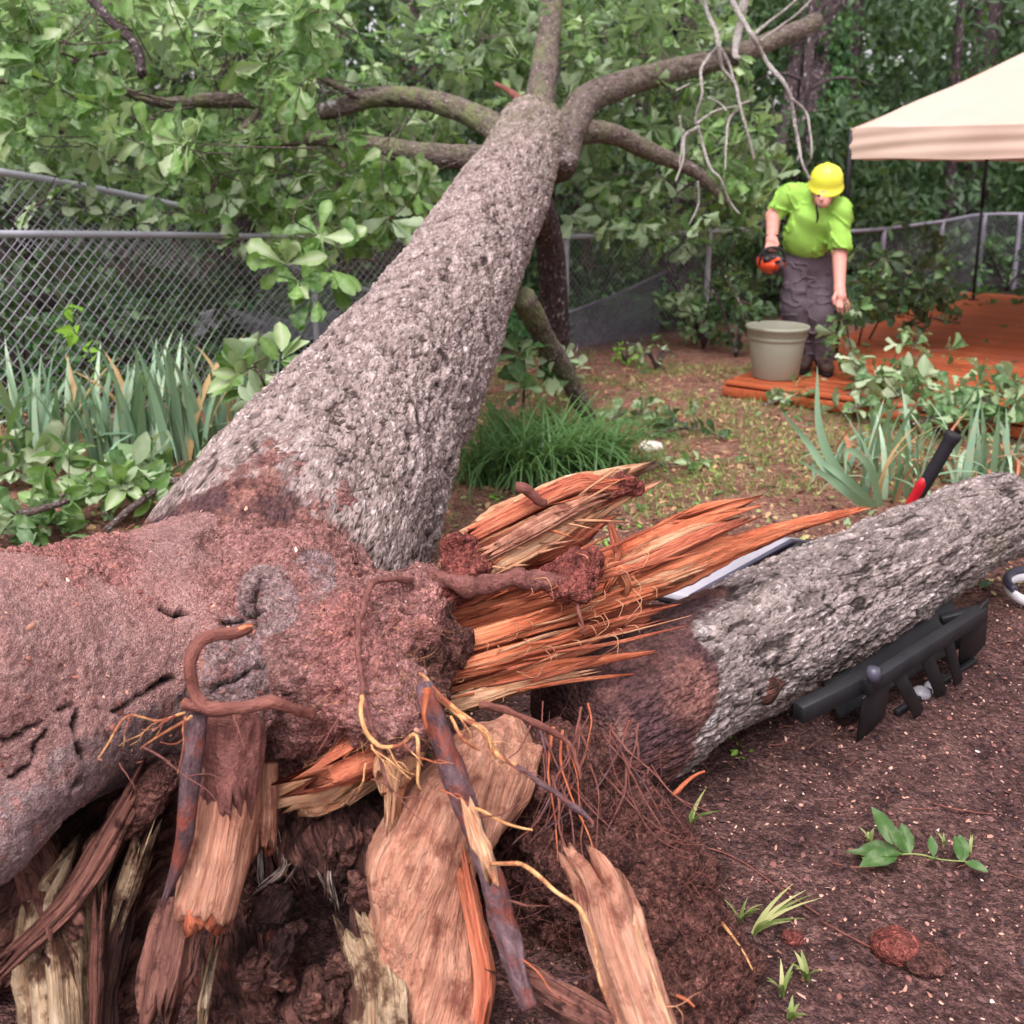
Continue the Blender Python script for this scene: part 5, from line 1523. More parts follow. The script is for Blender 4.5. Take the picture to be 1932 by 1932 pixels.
for c in cor:
    for (r_, z0, z1) in ((.017, DZ, 1.2), (.022, 1.15, zt - .01)):
        pipe([(c[0], c[1], z0), (c[0], c[1], z1)], r_, 'black_metal', can, 'pole', 10, .4)
    V, F, A = bevel_box((c[0], c[1], DZ + .006), (.045, 0, 0), (0, .045, 0), (0, 0, .006), .002)
    mk('foot_plate', V, F, MAT['black_metal'], can, smooth=False)
for k in range(4):
    a, b_ = cor[k], cor[(k + 1) % 4]
    for q in range(4):
        s0 = a + (b_ - a) * q / 4; s1 = a + (b_ - a) * (q + 1) / 4
        z0, z1 = (zt - .06, zt - .20) if q % 2 == 0 else (zt - .20, zt - .06)
        inw = unit(pk - (a + b_) / 2) * (1, 1, 0) * .10; s0 = s0 + inw; s1 = s1 + inw
        pipe([(s0[0], s0[1], z0), (s1[0], s1[1], z1)], .010, 'black_metal', can, 'truss_bar', 6, .5)

# ------------------------------------------------------------------ planter
PB = G(1462, 712, DZ)
pl = thing('flower_pot', 'large taupe plastic flower pot standing on the deck corner', 'flower pot', PB)
s_ = 7.12 / F0
prof = [(0, .004), (42 * s_, .004), (44 * s_, .012), (52.5 * s_, .27), (53 * s_, .285), (55 * s_, .29), (55.5 * s_, .305), (55 * s_, .315), (56.5 * s_, .32), (57 * s_, .355), (59.5 * s_, .36), (60.5 * s_, .372), (60 * s_, .384), (58 * s_, .386), (55.5 * s_, .378), (52 * s_, .32), (40 * s_, .05), (0, .045)]
V, F, A = lathe(prof, PB, 56)
mk('pot_wall', V, F, MAT['taupe'], pl)

# ------------------------------------------------------------------ person with a chainsaw
FEET = G(1556, 703, DZ)
DP = float(np.dot(FEET - (0, 0, HCAM), (0, _ct, -_st)))
def B(px_, py_, r, dd=0.0):
    d = DP + dd
    return np.append(W(px_, py_, d), r * d / F0)
def cone(p, q, k=None): return ('c', p[:3], q[:3], float(p[3]), float(q[3]), k)
person = thing('person', 'person in yellow hard hat and lime shirt, stooping by the pot with a chainsaw', 'person', FEET)
sp = DP / F0
hc = B(1557, 352, 23, -.42)
head_ax = unit(np.array((-.10, -.62, .78)))     # top of the skull points up and forward: the face looks down
body = []
skull = B(1557, 346, 23, -.40); jaw = B(1553, 376, 15, -.46)
body += [('e', skull[:3], (24.5 * sp, 27 * sp, 29 * sp), None, .02), cone(skull, jaw, .03), ('e', B(1552, 385, 9, -.48)[:3], (9 * sp, 8 * sp, 7 * sp), None, .02)]
body += [cone(B(1549, 369, 3, -.515), B(1550, 376, 4.2, -.53), .012)]                    # nose
body += [('e', B(1534, 360, 5, -.42)[:3], (4 * sp, 6 * sp, 9 * sp), None, .01), ('e', B(1580, 362, 5, -.40)[:3], (4 * sp, 6 * sp, 9 * sp), None, .01)]
body += [('-e', B(1544, 369, 4, -.51)[:3], (5 * sp, 4 * sp, 3.4 * sp), None, .008), ('-e', B(1557, 369, 4, -.51)[:3], (5 * sp, 4 * sp, 3.4 * sp), None, .008)]
body += [('-e', B(1551, 382, 4, -.53)[:3], (6 * sp, 4 * sp, 1.3 * sp), None, .005)]
neck, chest, belly, hip = B(1553, 380, 15, -.30), B(1536, 410, 29, -.20), B(1525, 446, 30, -.10), B(1528, 486, 30, 0)
body += [cone(skull, neck, .03), cone(neck, chest, .05), cone(chest, belly, .05), cone(belly, hip, .05)]
shR, elR, wrR = B(1492, 370, 15, -.20), B(1459, 408, 14, -.12), B(1457, 443, 10.5, -.26)
shL, elL, wrL = B(1580, 400, 15, -.32), B(1584, 474, 14, -.30), B(1584, 546, 10, -.42)
body += [cone(B(1522, 380, 19, -.2), np.append(shR[:3], 15 * sp), .03), cone(shR, elR, .03), cone(elR, wrR, .02)]
body += [cone(B(1558, 390, 19, -.26), np.append(shL[:3], 15 * sp), .03), cone(shL, elL, .03), cone(elL, wrL, .02)]
# hands: palm, four fingers, thumb
def hand(w, k, d0, palm, fingers, thumb):
    pr = [cone(w, B(*palm, d0), .015)]
    for f in fingers:
        for i in range(len(f) - 1):
            pr.append(cone(B(*f[i]), B(*f[i + 1]), .004))
    for i in range(len(thumb) - 1):
        pr.append(cone(B(*thumb[i]), B(*thumb[i + 1]), .006))
    return pr
body += hand(wrL, 1, -.45, (1586, 560, 11), [[(1580, 566, 3.6, -.46), (1580, 578, 3.2, -.48), (1582, 588, 2.6, -.46)], [(1586, 567, 3.8, -.47), (1588, 580, 3.4, -.49), (1589, 591, 2.7, -.47)],
              [(1591, 566, 3.8, -.45), (1595, 578, 3.3, -.46), (1597, 589, 2.7, -.44)], [(1595, 563, 3.3, -.43), (1600, 573, 3.0, -.43), (1602, 582, 2.4, -.42)]],
             [(1578, 553, 4.4, -.47), (1573, 564, 3.8, -.5), (1575, 574, 3.0, -.5)])
body += hand(wrR, -1, -.28, (1455, 456, 10.5), [[(1448, 461, 3.8, -.30), (1446, 469, 3.5, -.34), (1450, 474, 3.0, -.30)], [(1452, 463, 3.8, -.31), (1451, 471, 3.5, -.35), (1455, 476, 3.0, -.31)],
              [(1457, 463, 3.8, -.31), (1457, 471, 3.5, -.35), (1460, 475, 3.0, -.31)], [(1461, 461, 3.4, -.30), (1462, 469, 3.1, -.33), (1464, 472, 2.7, -.30)]],
             [(1463, 452, 4.2, -.30), (1467, 461, 3.6, -.33), (1463, 467, 3.0, -.35)])
hpR, knR, anR = B(1503, 505, 26, 0), B(1499, 580, 20, -.03), B(1516, 672, 12, .06)
hpL, knL, anL = B(1548, 505, 26, 0), B(1547, 596, 19, -.08), B(1553, 676, 12, 0)
body += [cone(hip, hpR, .05), cone(hip, hpL, .05), cone(hpR, knR, .03), cone(knR, anR, .03), cone(hpL, knL, .03), cone(knL, anL, .03)]
V, Q = solid(body, .0072, .02)
mk('body', V, Q, MAT['skin'], person)
def grow(p, r): return np.append(p[:3], r * sp)
shirt = [cone(B(1548, 384, 22, -.24), grow(chest, 42), .05), cone(grow(chest, 42), B(1524, 446, 45, -.10), .05),
         cone(B(1520, 376, 26, -.2), grow(shR, 23), .04), cone(grow(shR, 23), B(1472, 392, 19, -.155), .03),
         cone(B(1560, 388, 26, -.26), grow(shL, 24), .04), cone(grow(shL, 24), B(1583, 464, 20, -.31), .03),
         ('-c', B(1584, 470, 1, -.31)[:3], B(1586, 520, 1, -.36)[:3], 17 * sp, 17 * sp, .008), ('-c', B(1462, 402, 1, -.14)[:3], B(1446, 425, 1, -.1)[:3], 15.5 * sp, 15.5 * sp, .008),
         ('-e', B(1551, 376, 1, -.36)[:3], (17 * sp, 17 * sp, 14 * sp), None, .01)]
def folds(P):
    q = P - FEET
    g = np.sin((q[:, 0] * 26 + q[:, 2] * 30) + 2.5 * fbm(P * 5, 2, 5)) * sstep(.85, 1.0, q[:, 2]) * sstep(1.35, 1.15, q[:, 2])
    rg = np.abs(fbm(P * np.array((9, 9, 6)) + P[:, ::-1] * 4, 2, 9))
    return .006 * g + .006 * fbm(P * 7, 2, 6) + .016 * sstep(.10, .0, rg) * -1
V, Q = solid(shirt, .0075, .03, extra=folds)
mk('shirt', V, Q, MAT['shirt'], person)
tr = [cone(B(1524, 474, 37, -.03), B(1527, 498, 38, 0), .05), cone(B(1527, 495, 30, 0), grow(hpR, 29), .05), cone(B(1527, 495, 30, 0), grow(hpL, 29), .05),
      cone(grow(hpR, 28), grow(knR, 23.5), .03), cone(grow(knR, 23.5), B(1516, 668, 18, .06), .03), cone(grow(hpL, 28), grow(knL, 23), .03), cone(grow(knL, 23), B(1553, 672, 18.5, 0), .03)]
def folds2(P):
    rg = np.abs(fbm(P * np.array((8, 8, 11)), 2, 19))
    return .005 * fbm(P * 8, 2, 16) - .014 * sstep(.09, .0, rg)
V, Q = solid(tr, .0075, .03, extra=folds2)
mk('trousers', V, Q, MAT['trousers'], person)
for (an, toe, hl) in ((B(1516, 672, 14, .06), B(1512, 688, 12, -.05), B(1518, 686, 13, .08)), (B(1553, 678, 14.5, 0), B(1561, 698, 12.5, -.14), B(1554, 692, 13, .03))):
    fz = DZ + 11.5 * sp + .02
    toe[2] = fz; hl[2] = fz
    V, Q = solid([cone(an, hl, .02), cone(hl, toe, .03), cone(an, np.append((hl[:3] + toe[:3]) / 2, 12 * sp), .03)], .006, .02)
    bt = mk('boot', V, Q, MAT['boot'], person)
    ft = unit((toe - hl)[:3] * (1, 1, 0)); sd_ = np.array((-ft[1], ft[0], 0))
    ctr = (toe[:3] + hl[:3]) / 2; ctr[2] = DZ + .014
    ln = np.linalg.norm((toe - hl)[:2]) / 2 + 13 * sp
    ring = [(math.cos(a) * ln * (1 if math.cos(a) > 0 else .98), math.sin(a) * 13.5 * sp) for a in np.linspace(0, 2 * math.pi, 28, endpoint=False)]
    Vb = np.array([ctr + ft * x + sd_ * y + (0, 0, zz) for zz in (-.012, .014) for x, y in ring])
    k = np.arange(28); k2 = (k + 1) % 28
    Vb = np.vstack((Vb, ctr + (0, 0, -.012), ctr + (0, 0, .014)))
    mk('sole', Vb, [np.stack((k, k2, k2 + 28, k + 28), 1), np.stack((k2, k, np.full(28, 56)), 1), np.stack((k + 28, k2 + 28, np.full(28, 57)), 1)], MAT['sole'], bt, smooth=False)
V, Q = solid([('e', B(1558, 350, 20, -.38)[:3], (26 * sp, 27 * sp, 17 * sp), None), ('-e', B(1551, 376, 10, -.56)[:3], (22 * sp, 26 * sp, 24 * sp), None, .01)], .006, .02)
mk('hair', V, Q, MAT['hair'], person)
for x in (1544.5, 1556.5):
    V, F, A = lathe([(0, -2.6 * sp), (1.9 * sp, -1.8 * sp), (2.6 * sp, 0), (1.9 * sp, 1.8 * sp), (0, 2.6 * sp)], B(x, 369, 3, -.495)[:3], 10)
    mk('eye', V, F, MAT['eye'], person)
# hard hat: dome with ridge and brim, tipped forward
hx = unit(np.array((-.08, -.50, .86))); hcen = B(1558, 349, 1, -.41)[:3]
prof = [(32 * sp, -2 * sp), (31 * sp, 1.5 * sp), (29.5 * sp, 4 * sp), (29 * sp, 12 * sp), (27 * sp, 22 * sp), (22 * sp, 31 * sp), (13 * sp, 37 * sp), (5 * sp, 39.2 * sp), (0, 39.4 * sp)]
inner = [(0, 36 * sp), (20 * sp, 28 * sp), (27 * sp, 4 * sp), (28.5 * sp, 1 * sp), (31.6 * sp, -3 * sp)]
V, F, A = lathe(inner[::1] + prof, hcen, 40, hx)
fwd = unit(np.array((-.12, -1, 0)) - hx * np.dot(hx, (-.12, -1, 0)))
rel = V - hcen
fc = rel @ fwd; hh = rel @ hx
V = V + fwd[None] * (np.clip(fc / (30 * sp), 0, 1.3) ** 2 * 5 * sp * (hh < 3.5 * sp))[:, None] + hx[None] * ((np.abs(rel @ np.cross(hx, fwd)) < 3.5 * sp) * (hh > 14 * sp) * 1.6 * sp)[:, None]
mk('hard_hat', V, F, MAT['hardhat'], person)
V, F, A = tube(np.array([(*(wrR[:3] + (0, 0, .004)), 12 * sp), (*(wrR[:3] - (0, 0, .012)), 12 * sp)]), .006, 16)
mk('wrist_band', V, F, MAT['black_plastic'], person)
V, F, A = tube(np.array([B(1540, 384, 2, -.47), B(1541, 396, 2, -.46), B(1543, 408, 2.6, -.44), B(1541, 420, 1.4, -.42)]), .01, 8)
mk('neck_cord', V, F, MAT['black_plastic'], person)

saw = thing('chainsaw', 'orange and black chainsaw hanging from the right hand of the person', 'chainsaw', B(1455, 495, 1, -.3)[:3])
c0 = B(1454, 497, 1, -.3)[:3]
V, Q = solid([('e', c0, (23 * sp, 40 * sp, 19 * sp), None), ('e', c0 + (0, .04, .012), (21 * sp, 30 * sp, 16 * sp), None), ('-e', c0 + (-.05, -.12, .05), (.06, .05, .03), None)], .005, .02)
mk('engine_cover', V, Q, MAT['saw_orange'], saw)
V, Q = solid([('e', c0 + (.002, .03, .052), (20 * sp, 34 * sp, 8 * sp), None), ('e', c0 + (-.05, -.09, .035), (.03, .035, .028), None), ('e', c0 + (.045, -.09, .03), (.03, .03, .03), None)], .005, .02)
mk('top_cover', V, Q, MAT['black_plastic'], saw)
V, F, A = tube(np.array([(*(c0 + q), .011) for q in ((-.085, -.04, -.01), (-.085, -.05, .06), (-.05, -.06, .108), (.0, -.06, .118), (.05, -.055, .105), (.085, -.04, .06), (.085, -.03, -.02))]), .012, 12)
mk('front_handle', V, F, MAT['black_plastic'], saw)
V, F, A = tube(np.array([(*(c0 + q), .014) for q in ((0, -.14, .02), (.01, -.22, .03), (.01, -.25, -.01), (.0, -.2, -.05), (0, -.13, -.05))]), .015, 12)
mk('rear_handle', V, F, MAT['black_plastic'], saw)
gx_ = unit(np.array((.35, .85, -.28)))
ang = np.linspace(-math.pi / 2, math.pi / 2, 12)
up_ = unit(np.array((0, 0, 1)) - gx_ * gx_[2]); rt_ = np.cross(gx_, up_)
out2 = [(0, -.035)] + [(.36 + .035 * math.cos(t), .035 * math.sin(t)) for t in ang] + [(0, .035)]
for nm, grow_, th_, mt in (('guide_bar', 1.0, .003, 'steel'), ('saw_chain', 1.16, .0045, 'black_metal')):
    ring = np.array([c0 + (.03, .1, .0) + gx_ * x + up_ * y * grow_ for x, y in out2])
    nn = len(ring); k = np.arange(nn); k2 = (k + 1) % nn
    if nm == 'saw_chain':
        inn = np.array([c0 + (.03, .1, .0) + gx_ * x * .985 + up_ * y * .97 for x, y in out2])
        Vb = np.vstack((ring - rt_ * th_, ring + rt_ * th_, inn - rt_ * th_, inn + rt_ * th_))
        Fb = [np.stack((k, k2, k2 + nn, k + nn), 1), np.stack((k2 + 2 * nn, k + 2 * nn, k + 3 * nn, k2 + 3 * nn), 1), np.stack((k2, k, k + 2 * nn, k2 + 2 * nn), 1), np.stack((k + nn, k2 + nn, k2 + 3 * nn, k + 3 * nn), 1)]
    else:
        Vb = np.vstack((ring - rt_ * th_, ring + rt_ * th_, ring.mean(0) - rt_ * th_, ring.mean(0) + rt_ * th_))
        Fb = [np.stack((k, k2, k2 + nn, k + nn), 1), np.stack((k2, k, np.full(nn, 2 * nn)), 1), np.stack((k + nn, k2 + nn, np.full(nn, 2 * nn + 1)), 1)]
    mk(nm, Vb, Fb, MAT[mt], saw, smooth=False)

# ------------------------------------------------------------------ broken log on a crushed metal frame
LG = nodes([(1085, 1388, 138, 2.50), (1200, 1330, 142, 2.62), (1335, 1258, 131, 2.82), (1500, 1172, 118, 3.08), (1680, 1076, 101, 3.36), (1840, 992, 86, 3.68), (1888, 968, 81, 3.8), (1902, 961, 72, 3.84)])
log = thing('broken_log', 'broken oak log with shaggy grey bark lying across the black metal frame', 'log', (LG[1][0], LG[1][1], 0))
def log_fade(tc, V):
    x_, y_, z_ = project(V)
    return 1 - .75 * sstep(1380, 1260, x_ + .15 * (y_ - 1250))
V, F, A = bark_tube(LG, 300, .0105, amp=.95, f=36, an=.22, fade=log_fade)
px, py, dz = project(V)
n3 = fbm(V * 7, 4, 141)
A['soil'] = np.clip(sstep(1400, 1240, px + 80 * n3 + .15 * (py - 1250)) * 1.3, 0, 1)
A['moss'] = np.clip(sstep(.2, .5, fbm(V * 2.2, 2, 143)) * .6 + sstep(.0, -.16, (V - V.mean(0))[:, 2] - 0.6 * (V[:, 0] - V[:, 0].mean()) * .2) * .3, 0, .7)
mk('log_trunk', V, F, MAT['bark_log'], log, attrs=A)
V, F, A = tube(np.array([W(1415, 1312, 2.68).tolist() + [.012], W(1445, 1300, 2.70).tolist() + [.036], W(1475, 1285, 2.74).tolist() + [.012]]), .008, 14, flat=.7, gamp=.4, ragged=.02)
mk('bark_wound', V, F, MAT['wood_rot_brown'], log, attrs=A)

fr = thing('crushed_metal_frame', 'crushed black slatted metal frame pinned under the log', 'metal frame', gpt(1700, 1340))
def bar(p, q, w, t, mat='black_metal', name='bar', up=(0, 0, 1), b=.003):
    p, q = np.array(p, float), np.array(q, float)
    ax = (q - p) / 2; x = unit(ax)
    u = np.array(up, float); u = u - x * (u @ x); u = unit(u)
    v = np.cross(x, u)
    V, F, A = bevel_box((p + q) / 2, ax, u * w / 2, v * t / 2, min(b, w / 4, t / 4))
    return mk(name, V, F, MAT[mat], fr, smooth=False)
tl, tr_ = W(1632, 1296, 2.74), W(1852, 1156, 3.16)
bar(tl, tr_, .046, .036, name='top_rail')
bar(W(1505, 1345, 2.66), W(1655, 1272, 2.80), .05, .04, name='top_rail')
bar(W(1515, 1350, 2.72), W(1560, 1330, 2.78), .03, .03, name='cross_bar')
def down(pxa, pya, da, pxb, pyb, w, t=.006, nm='slat', mt='black_metal'):
    p = W(pxa, pya, da); q = gpt(pxb, pyb)
    bar(p, q, w, t, mt, nm, up=unit(tr_ - tl))
down(1655, 1290, 2.77, 1642, 1379, .13, nm='end_plate')
down(1692, 1268, 2.82, 1735, 1348, .046)
down(1745, 1232, 2.92, 1778, 1312, .05)
down(1788, 1205, 3.0, 1809, 1290, .042)
down(1838, 1160, 3.13, 1834, 1242, .14, nm='end_plate')
p, q = gpt(1690, 1352), gpt(1838, 1252)
bar(p + (0, 0, .012), q + (0, 0, .012), .02, .02, name='bottom_rail')
bar(W(1775, 1170, 3.2), W(1850, 1152, 3.2), .03, .03, name='cross_bar')
bar(W(1765, 1180, 3.3), W(1790, 1230, 3.25), .03, .02, name='cross_bar')
bar(W(1560, 1305, 2.92), W(1810, 1165, 3.34), .16, .012, name='seat_panel', up=(-.3, .5, .8))
V, F, A = lathe([(.0, .02), (.016, .018), (.02, 0), (.016, -.018), (0, -.02)], W(1648, 1272, 2.72), 14)
mk('joint_cap', V, F, MAT['dark_sheet'], fr)
for (x, y) in ((1742, 1322), (1765, 1312)):
    g_ = gpt(x, y)
    V, Q = solid([('e', g_ + (0, .02, .015), (.03, .03, .02), None)], .006, .01)
    mk('foot_cap', V, Q, MAT['grey_sheet'], fr)

# sheet behind the log
ps = thing('plastic_chair_back', 'grey and black plastic panel lying on the ground behind the log', 'plastic panel', gpt(1400, 1110))
def sheet(corners, mat, name, th=.012, bend=.03):
    c = [np.array(q, float) for q in corners]
    nu = nv = 14
    U, T_ = np.meshgrid(np.linspace(0, 1, nu), np.linspace(0, 1, nv), indexing='ij')
    Pq = (c[0] * ((1 - U) * (1 - T_))[..., None] + c[1] * (U * (1 - T_))[..., None] + c[2] * (U * T_)[..., None] + c[3] * ((1 - U) * T_)[..., None])
    Pq[..., 2] += bend * np.sin(U * np.pi) * np.sin(T_ * np.pi)
    Vt = Pq.reshape(-1, 3)
    n = unit(np.cross(c[1] - c[0], c[3] - c[0])); n = n if n[2] > 0 else -n
    Vb = Vt - n * th
    i = np.arange(nu - 1)[:, None] * nv; j = np.arange(nv - 1)[None, :]
    F = np.stack((i + j, i + nv + j, i + nv + j + 1, i + j + 1), -1).reshape(-1, 4)
    k = nu * nv
    bd = np.concatenate((np.arange(nu) * nv, (nu - 1) * nv + np.arange(1, nv), np.arange(nu - 2, -1, -1) * nv + nv - 1, np.arange(nv - 2, 0, -1)))
    b2 = np.roll(bd, -1)
    return mk(name, np.vstack((Vt, Vb)), [F, F[:, ::-1] + k, np.stack((bd, bd + k, b2 + k, b2), 1)], MAT[mat], ps, smooth=False)
def wz(px_, py_, z): return G(px_, py_, z)
sheet([wz(1222, 1118, .15), wz(1325, 1140, .12), wz(1510, 1016, .24), wz(1438, 1008, .24)], 'grey_sheet', 'panel')
sheet([wz(1300, 1122, .19), wz(1430, 1090, .12), wz(1556, 1022, .18), wz(1492, 1016, .27)], 'dark_sheet', 'panel', .014, .02)
V, Q = solid(chain(np.array([(*wz(1455, 1055, .20), .02), (*wz(1500, 1035, .22), .026), (*wz(1540, 1028, .18), .024)])), .006, .02)
mk('hinge', V, Q, MAT['black_plastic'], ps)
V, F, A = tube(np.array([(*wz(1225, 1122, .07), .014), (*wz(1270, 1135, .07), .014), (*wz(1300, 1150, .06), .012)]), .02, 12)
mk('edge_bar', V, F, MAT['black_plastic'], ps)

# sledge hammer behind the log
h0, h1 = W(1800, 818, 4.0), W(1685, 1018, 4.2)
sl_ = thing('sledge_hammer', 'red handled hammer with black rubber grip leaning behind the log', 'hammer', (h1[0], h1[1], 0))
hm = h0 + (h1 - h0) * .58
rr = 4.0 / F0
V, F, A = tube(np.array([(*h0, 15.5 * rr), (*(h0 + (h1 - h0) * .06), 15 * rr), (*(h0 + (h1 - h0) * .1), 13 * rr), (*(h0 + (h1 - h0) * .35), 12.5 * rr), (*hm, 11 * rr)]), .012, 18, flat=.85, namp=.05, nfreq=60)
mk('grip', V, F, MAT['rubber_grip'], sl_)
hs = h0 + (h1 - h0) * .40
V, F, A = tube(np.array([(*(hs + (-.012, 0, -.004)), 6 * rr), (*(hs + (h1 - h0) * .06 + (-.012, -.002, 0)), 11 * rr), (*(hs + (h1 - h0) * .2 + (-.008, 0, 0)), 11.5 * rr), (*h1, 11 * rr)]), .012, 16, flat=.8)
mk('handle', V, F, MAT['red_paint'], sl_)
hx_ = unit(np.array((.5, .8, 0)))
V, F, A = bevel_box(h1 + (0, 0, -.01), hx_ * .085, np.cross(hx_, (0, 0, 1)) * .03, (0, 0, .03), .008)
mk('hammer_head', V, F, MAT['steel'], sl_, smooth=False)

# white ring at the right edge
wp = gpt(1935, 1140)
wr = thing('white_plastic_hoop', 'white plastic hoop with a dark grey rim lying at the right edge', 'plastic hoop', wp)
th = np.linspace(0, 2 * math.pi, 25)
V, F, A = tube(np.array([(*(wp + (.04 + .10 * math.cos(t), .01 + .085 * math.sin(t), .05 + .02 * math.sin(t))), .021) for t in th]), .012, 12, cap=False, flat=.6)
mk('hoop', V, F, MAT['white_plastic'], wr)
V, F, A = tube(np.array([(*(wp + (.04 + .105 * math.cos(t), .01 + .09 * math.sin(t), .075 + .02 * math.sin(t))), .016) for t in np.linspace(1.3, 3.5, 9)]), .012, 10)
mk('grey_rim', V, F, MAT['dark_sheet'], wr)
# ------------------------------------------------------------------ crown of the fallen oak
def in_poly(x, y, poly):
    c = False
    n = len(poly)
    j = n - 1
    for i in range(n):
        xi, yi = poly[i]; xj, yj = poly[j]
        if (yi > y) != (yj > y) and x < (xj - xi) * (y - yi) / (yj - yi) + xi: c = not c
        j = i
    return c
def trunk_clear(px_, py_, d):
    """keep leaves off the line of the trunk itself unless they are behind it"""
    ax = np.interp(py_, [240, 370, 490, 700, 825, 960], [1003, 950, 882, 765, 682, 600])
    hw = np.interp(py_, [240, 370, 490, 700, 825, 960], [75, 108, 130, 190, 240, 290])
    td = np.interp(py_, [240, 370, 490, 700, 825, 960], [7.2, 6.0, 5.1, 3.9, 3.4, 3.0])
    return abs(px_ - ax) > hw or d > td + .45
KEEP = [((940, 250), (800, 188), 46), ((300, 192), (540, 195), 42), ((930, 300), (660, 262), 46), ((660, 180), (740, 180), 36), ((150, -20), (275, 140), 30), ((0, 158), (240, 100), 24)]
def limb_near(x, y):
    for (x0, y0), (x1, y1), r in KEEP:
        vx, vy = x1 - x0, y1 - y0
        t = min(1, max(0, ((x - x0) * vx + (y - y0) * vy) / (vx * vx + vy * vy)))
        if math.hypot(x - x0 - t * vx, y - y0 - t * vy) < r: return True
    return False
tips, dirs = [], []
def fill(poly, n, d0, d1, up=.15, outw=0.0):
    xs = [p[0] for p in poly]; ys = [p[1] for p in poly]
    k = 0
    while k < n:
        x, y = RND.uniform(min(xs), max(xs)), RND.uniform(min(ys), max(ys))
        if not in_poly(x, y, poly): continue
        d = RND.uniform(d0, d1)
        k += 1
        if not trunk_clear(x, y, d): continue
        if d < 7.7 and limb_near(x, y): continue
        p = W(x, y, d)
        if p[2] < .15: continue
        tips.append(p)
        c = W(760, 250, 7.4)
        v = unit(p - c) * .7 + NR.randn(3) * .55 + np.array((0, -.35, up))
        dirs.append(unit(v))
fill([(-60, -40), (1000, -40), (1000, 130), (760, 330), (500, 400), (330, 400), (-60, 330)], 520, 7.6, 10.0)
fill([(-60, -40), (620, -40), (560, 240), (300, 300), (-60, 250)], 190, 5.2, 7.6)
fill([(330, 250), (860, 250), (800, 380), (700, 470), (520, 460), (330, 420)], 110, 6.2, 8.8, -.1)
fill([(880, -40), (1130, -40), (1120, 170), (1060, 260), (960, 250)], 70, 7.6, 9.2)
fill([(1060, 150), (1330, 130), (1480, 250), (1460, 420), (1280, 470), (1080, 430)], 190, 8.0, 9.8, -.1)
fill([(1060, -40), (1400, -40), (1420, 120), (1080, 170)], 120, 8.2, 10.0)
fill([(700, 420), (860, 330), (860, 250), (640, 300)], 26, 6.0, 6.8, 0)
# sprays hanging in front of the left fence and at the trunk
for (x, y, d) in ((560, 470, 5.1), (600, 440, 5.1), (640, 470, 5.2), (555, 530, 5.0), (590, 560, 5.0), (620, 510, 5.1), (540, 500, 5.0),
                  (730, 380, 5.9), (760, 350, 6.0), (800, 330, 6.1), (690, 360, 5.8), (740, 420, 5.7), (500, 220, 6.0), (560, 200, 5.8), (545, 215, 5.6), (590, 170, 5.9), (640, 250, 6.0)):
    tips.append(W(x, y, d * 1.06)); dirs.append(unit(NR.randn(3) * .4 + np.array((-.2, -.6, -.15))))
tips = np.array(tips); dirs = np.array(dirs)
P, A_, Nn, Ls = whorls(tips, dirs, 7, .125, .205)
px, py, dz = project(P)
m = np.array([trunk_clear(a, b, c) for a, b, c in zip(px, py, dz)])
P, A_, Nn, Ls = P[m], A_[m], Nn[m], Ls[m]
px, py, dz = px[m], py[m], dz[m]
facing = np.abs((unit(Nn) * unit(P - (0, 0, HCAM))).sum(1))
vis = (px > 10) & (px < 1920) & (py > 10) & (py < 640)
score = np.where(vis, Ls / dz ** 1.6 * (.35 + facing), 0)
order = np.argsort(-score)
top, rest = order[:300], order[300:]
bank = leaf_meshes('leaf', OAK, MAT['leaf_oak'], 4)
leaf_objects(bank, P[top], A_[top], Nn[top], Ls[top], oak)
near_, far_ = rest[:1500], rest[1500:]
V, F, A = join([leafset(P[near_], A_[near_], Nn[near_], Ls[near_], OAK), leafset(P[far_], A_[far_], Nn[far_], Ls[far_], OAKL)])
tag(mk('foliage', V, F, MAT['leaf_oak'], oak, attrs=A), kind='stuff')
tw = []
for p, d in zip(tips, dirs):
    q = p - d * .22 + NR.randn(3) * .05; r = q - d * .2 + np.array((0, .12, .02)) + NR.randn(3) * .08
    tw.append(tube(np.array([(*p, .0022), (*q, .0038), (*r, .005)]), .08, 4, cap=False))
V, F, A = join(tw)
A['bh'] = np.full(len(V), .5)
tag(mk('twigs', V, F, MAT['bark_branch'], oak, attrs=A), kind='stuff')

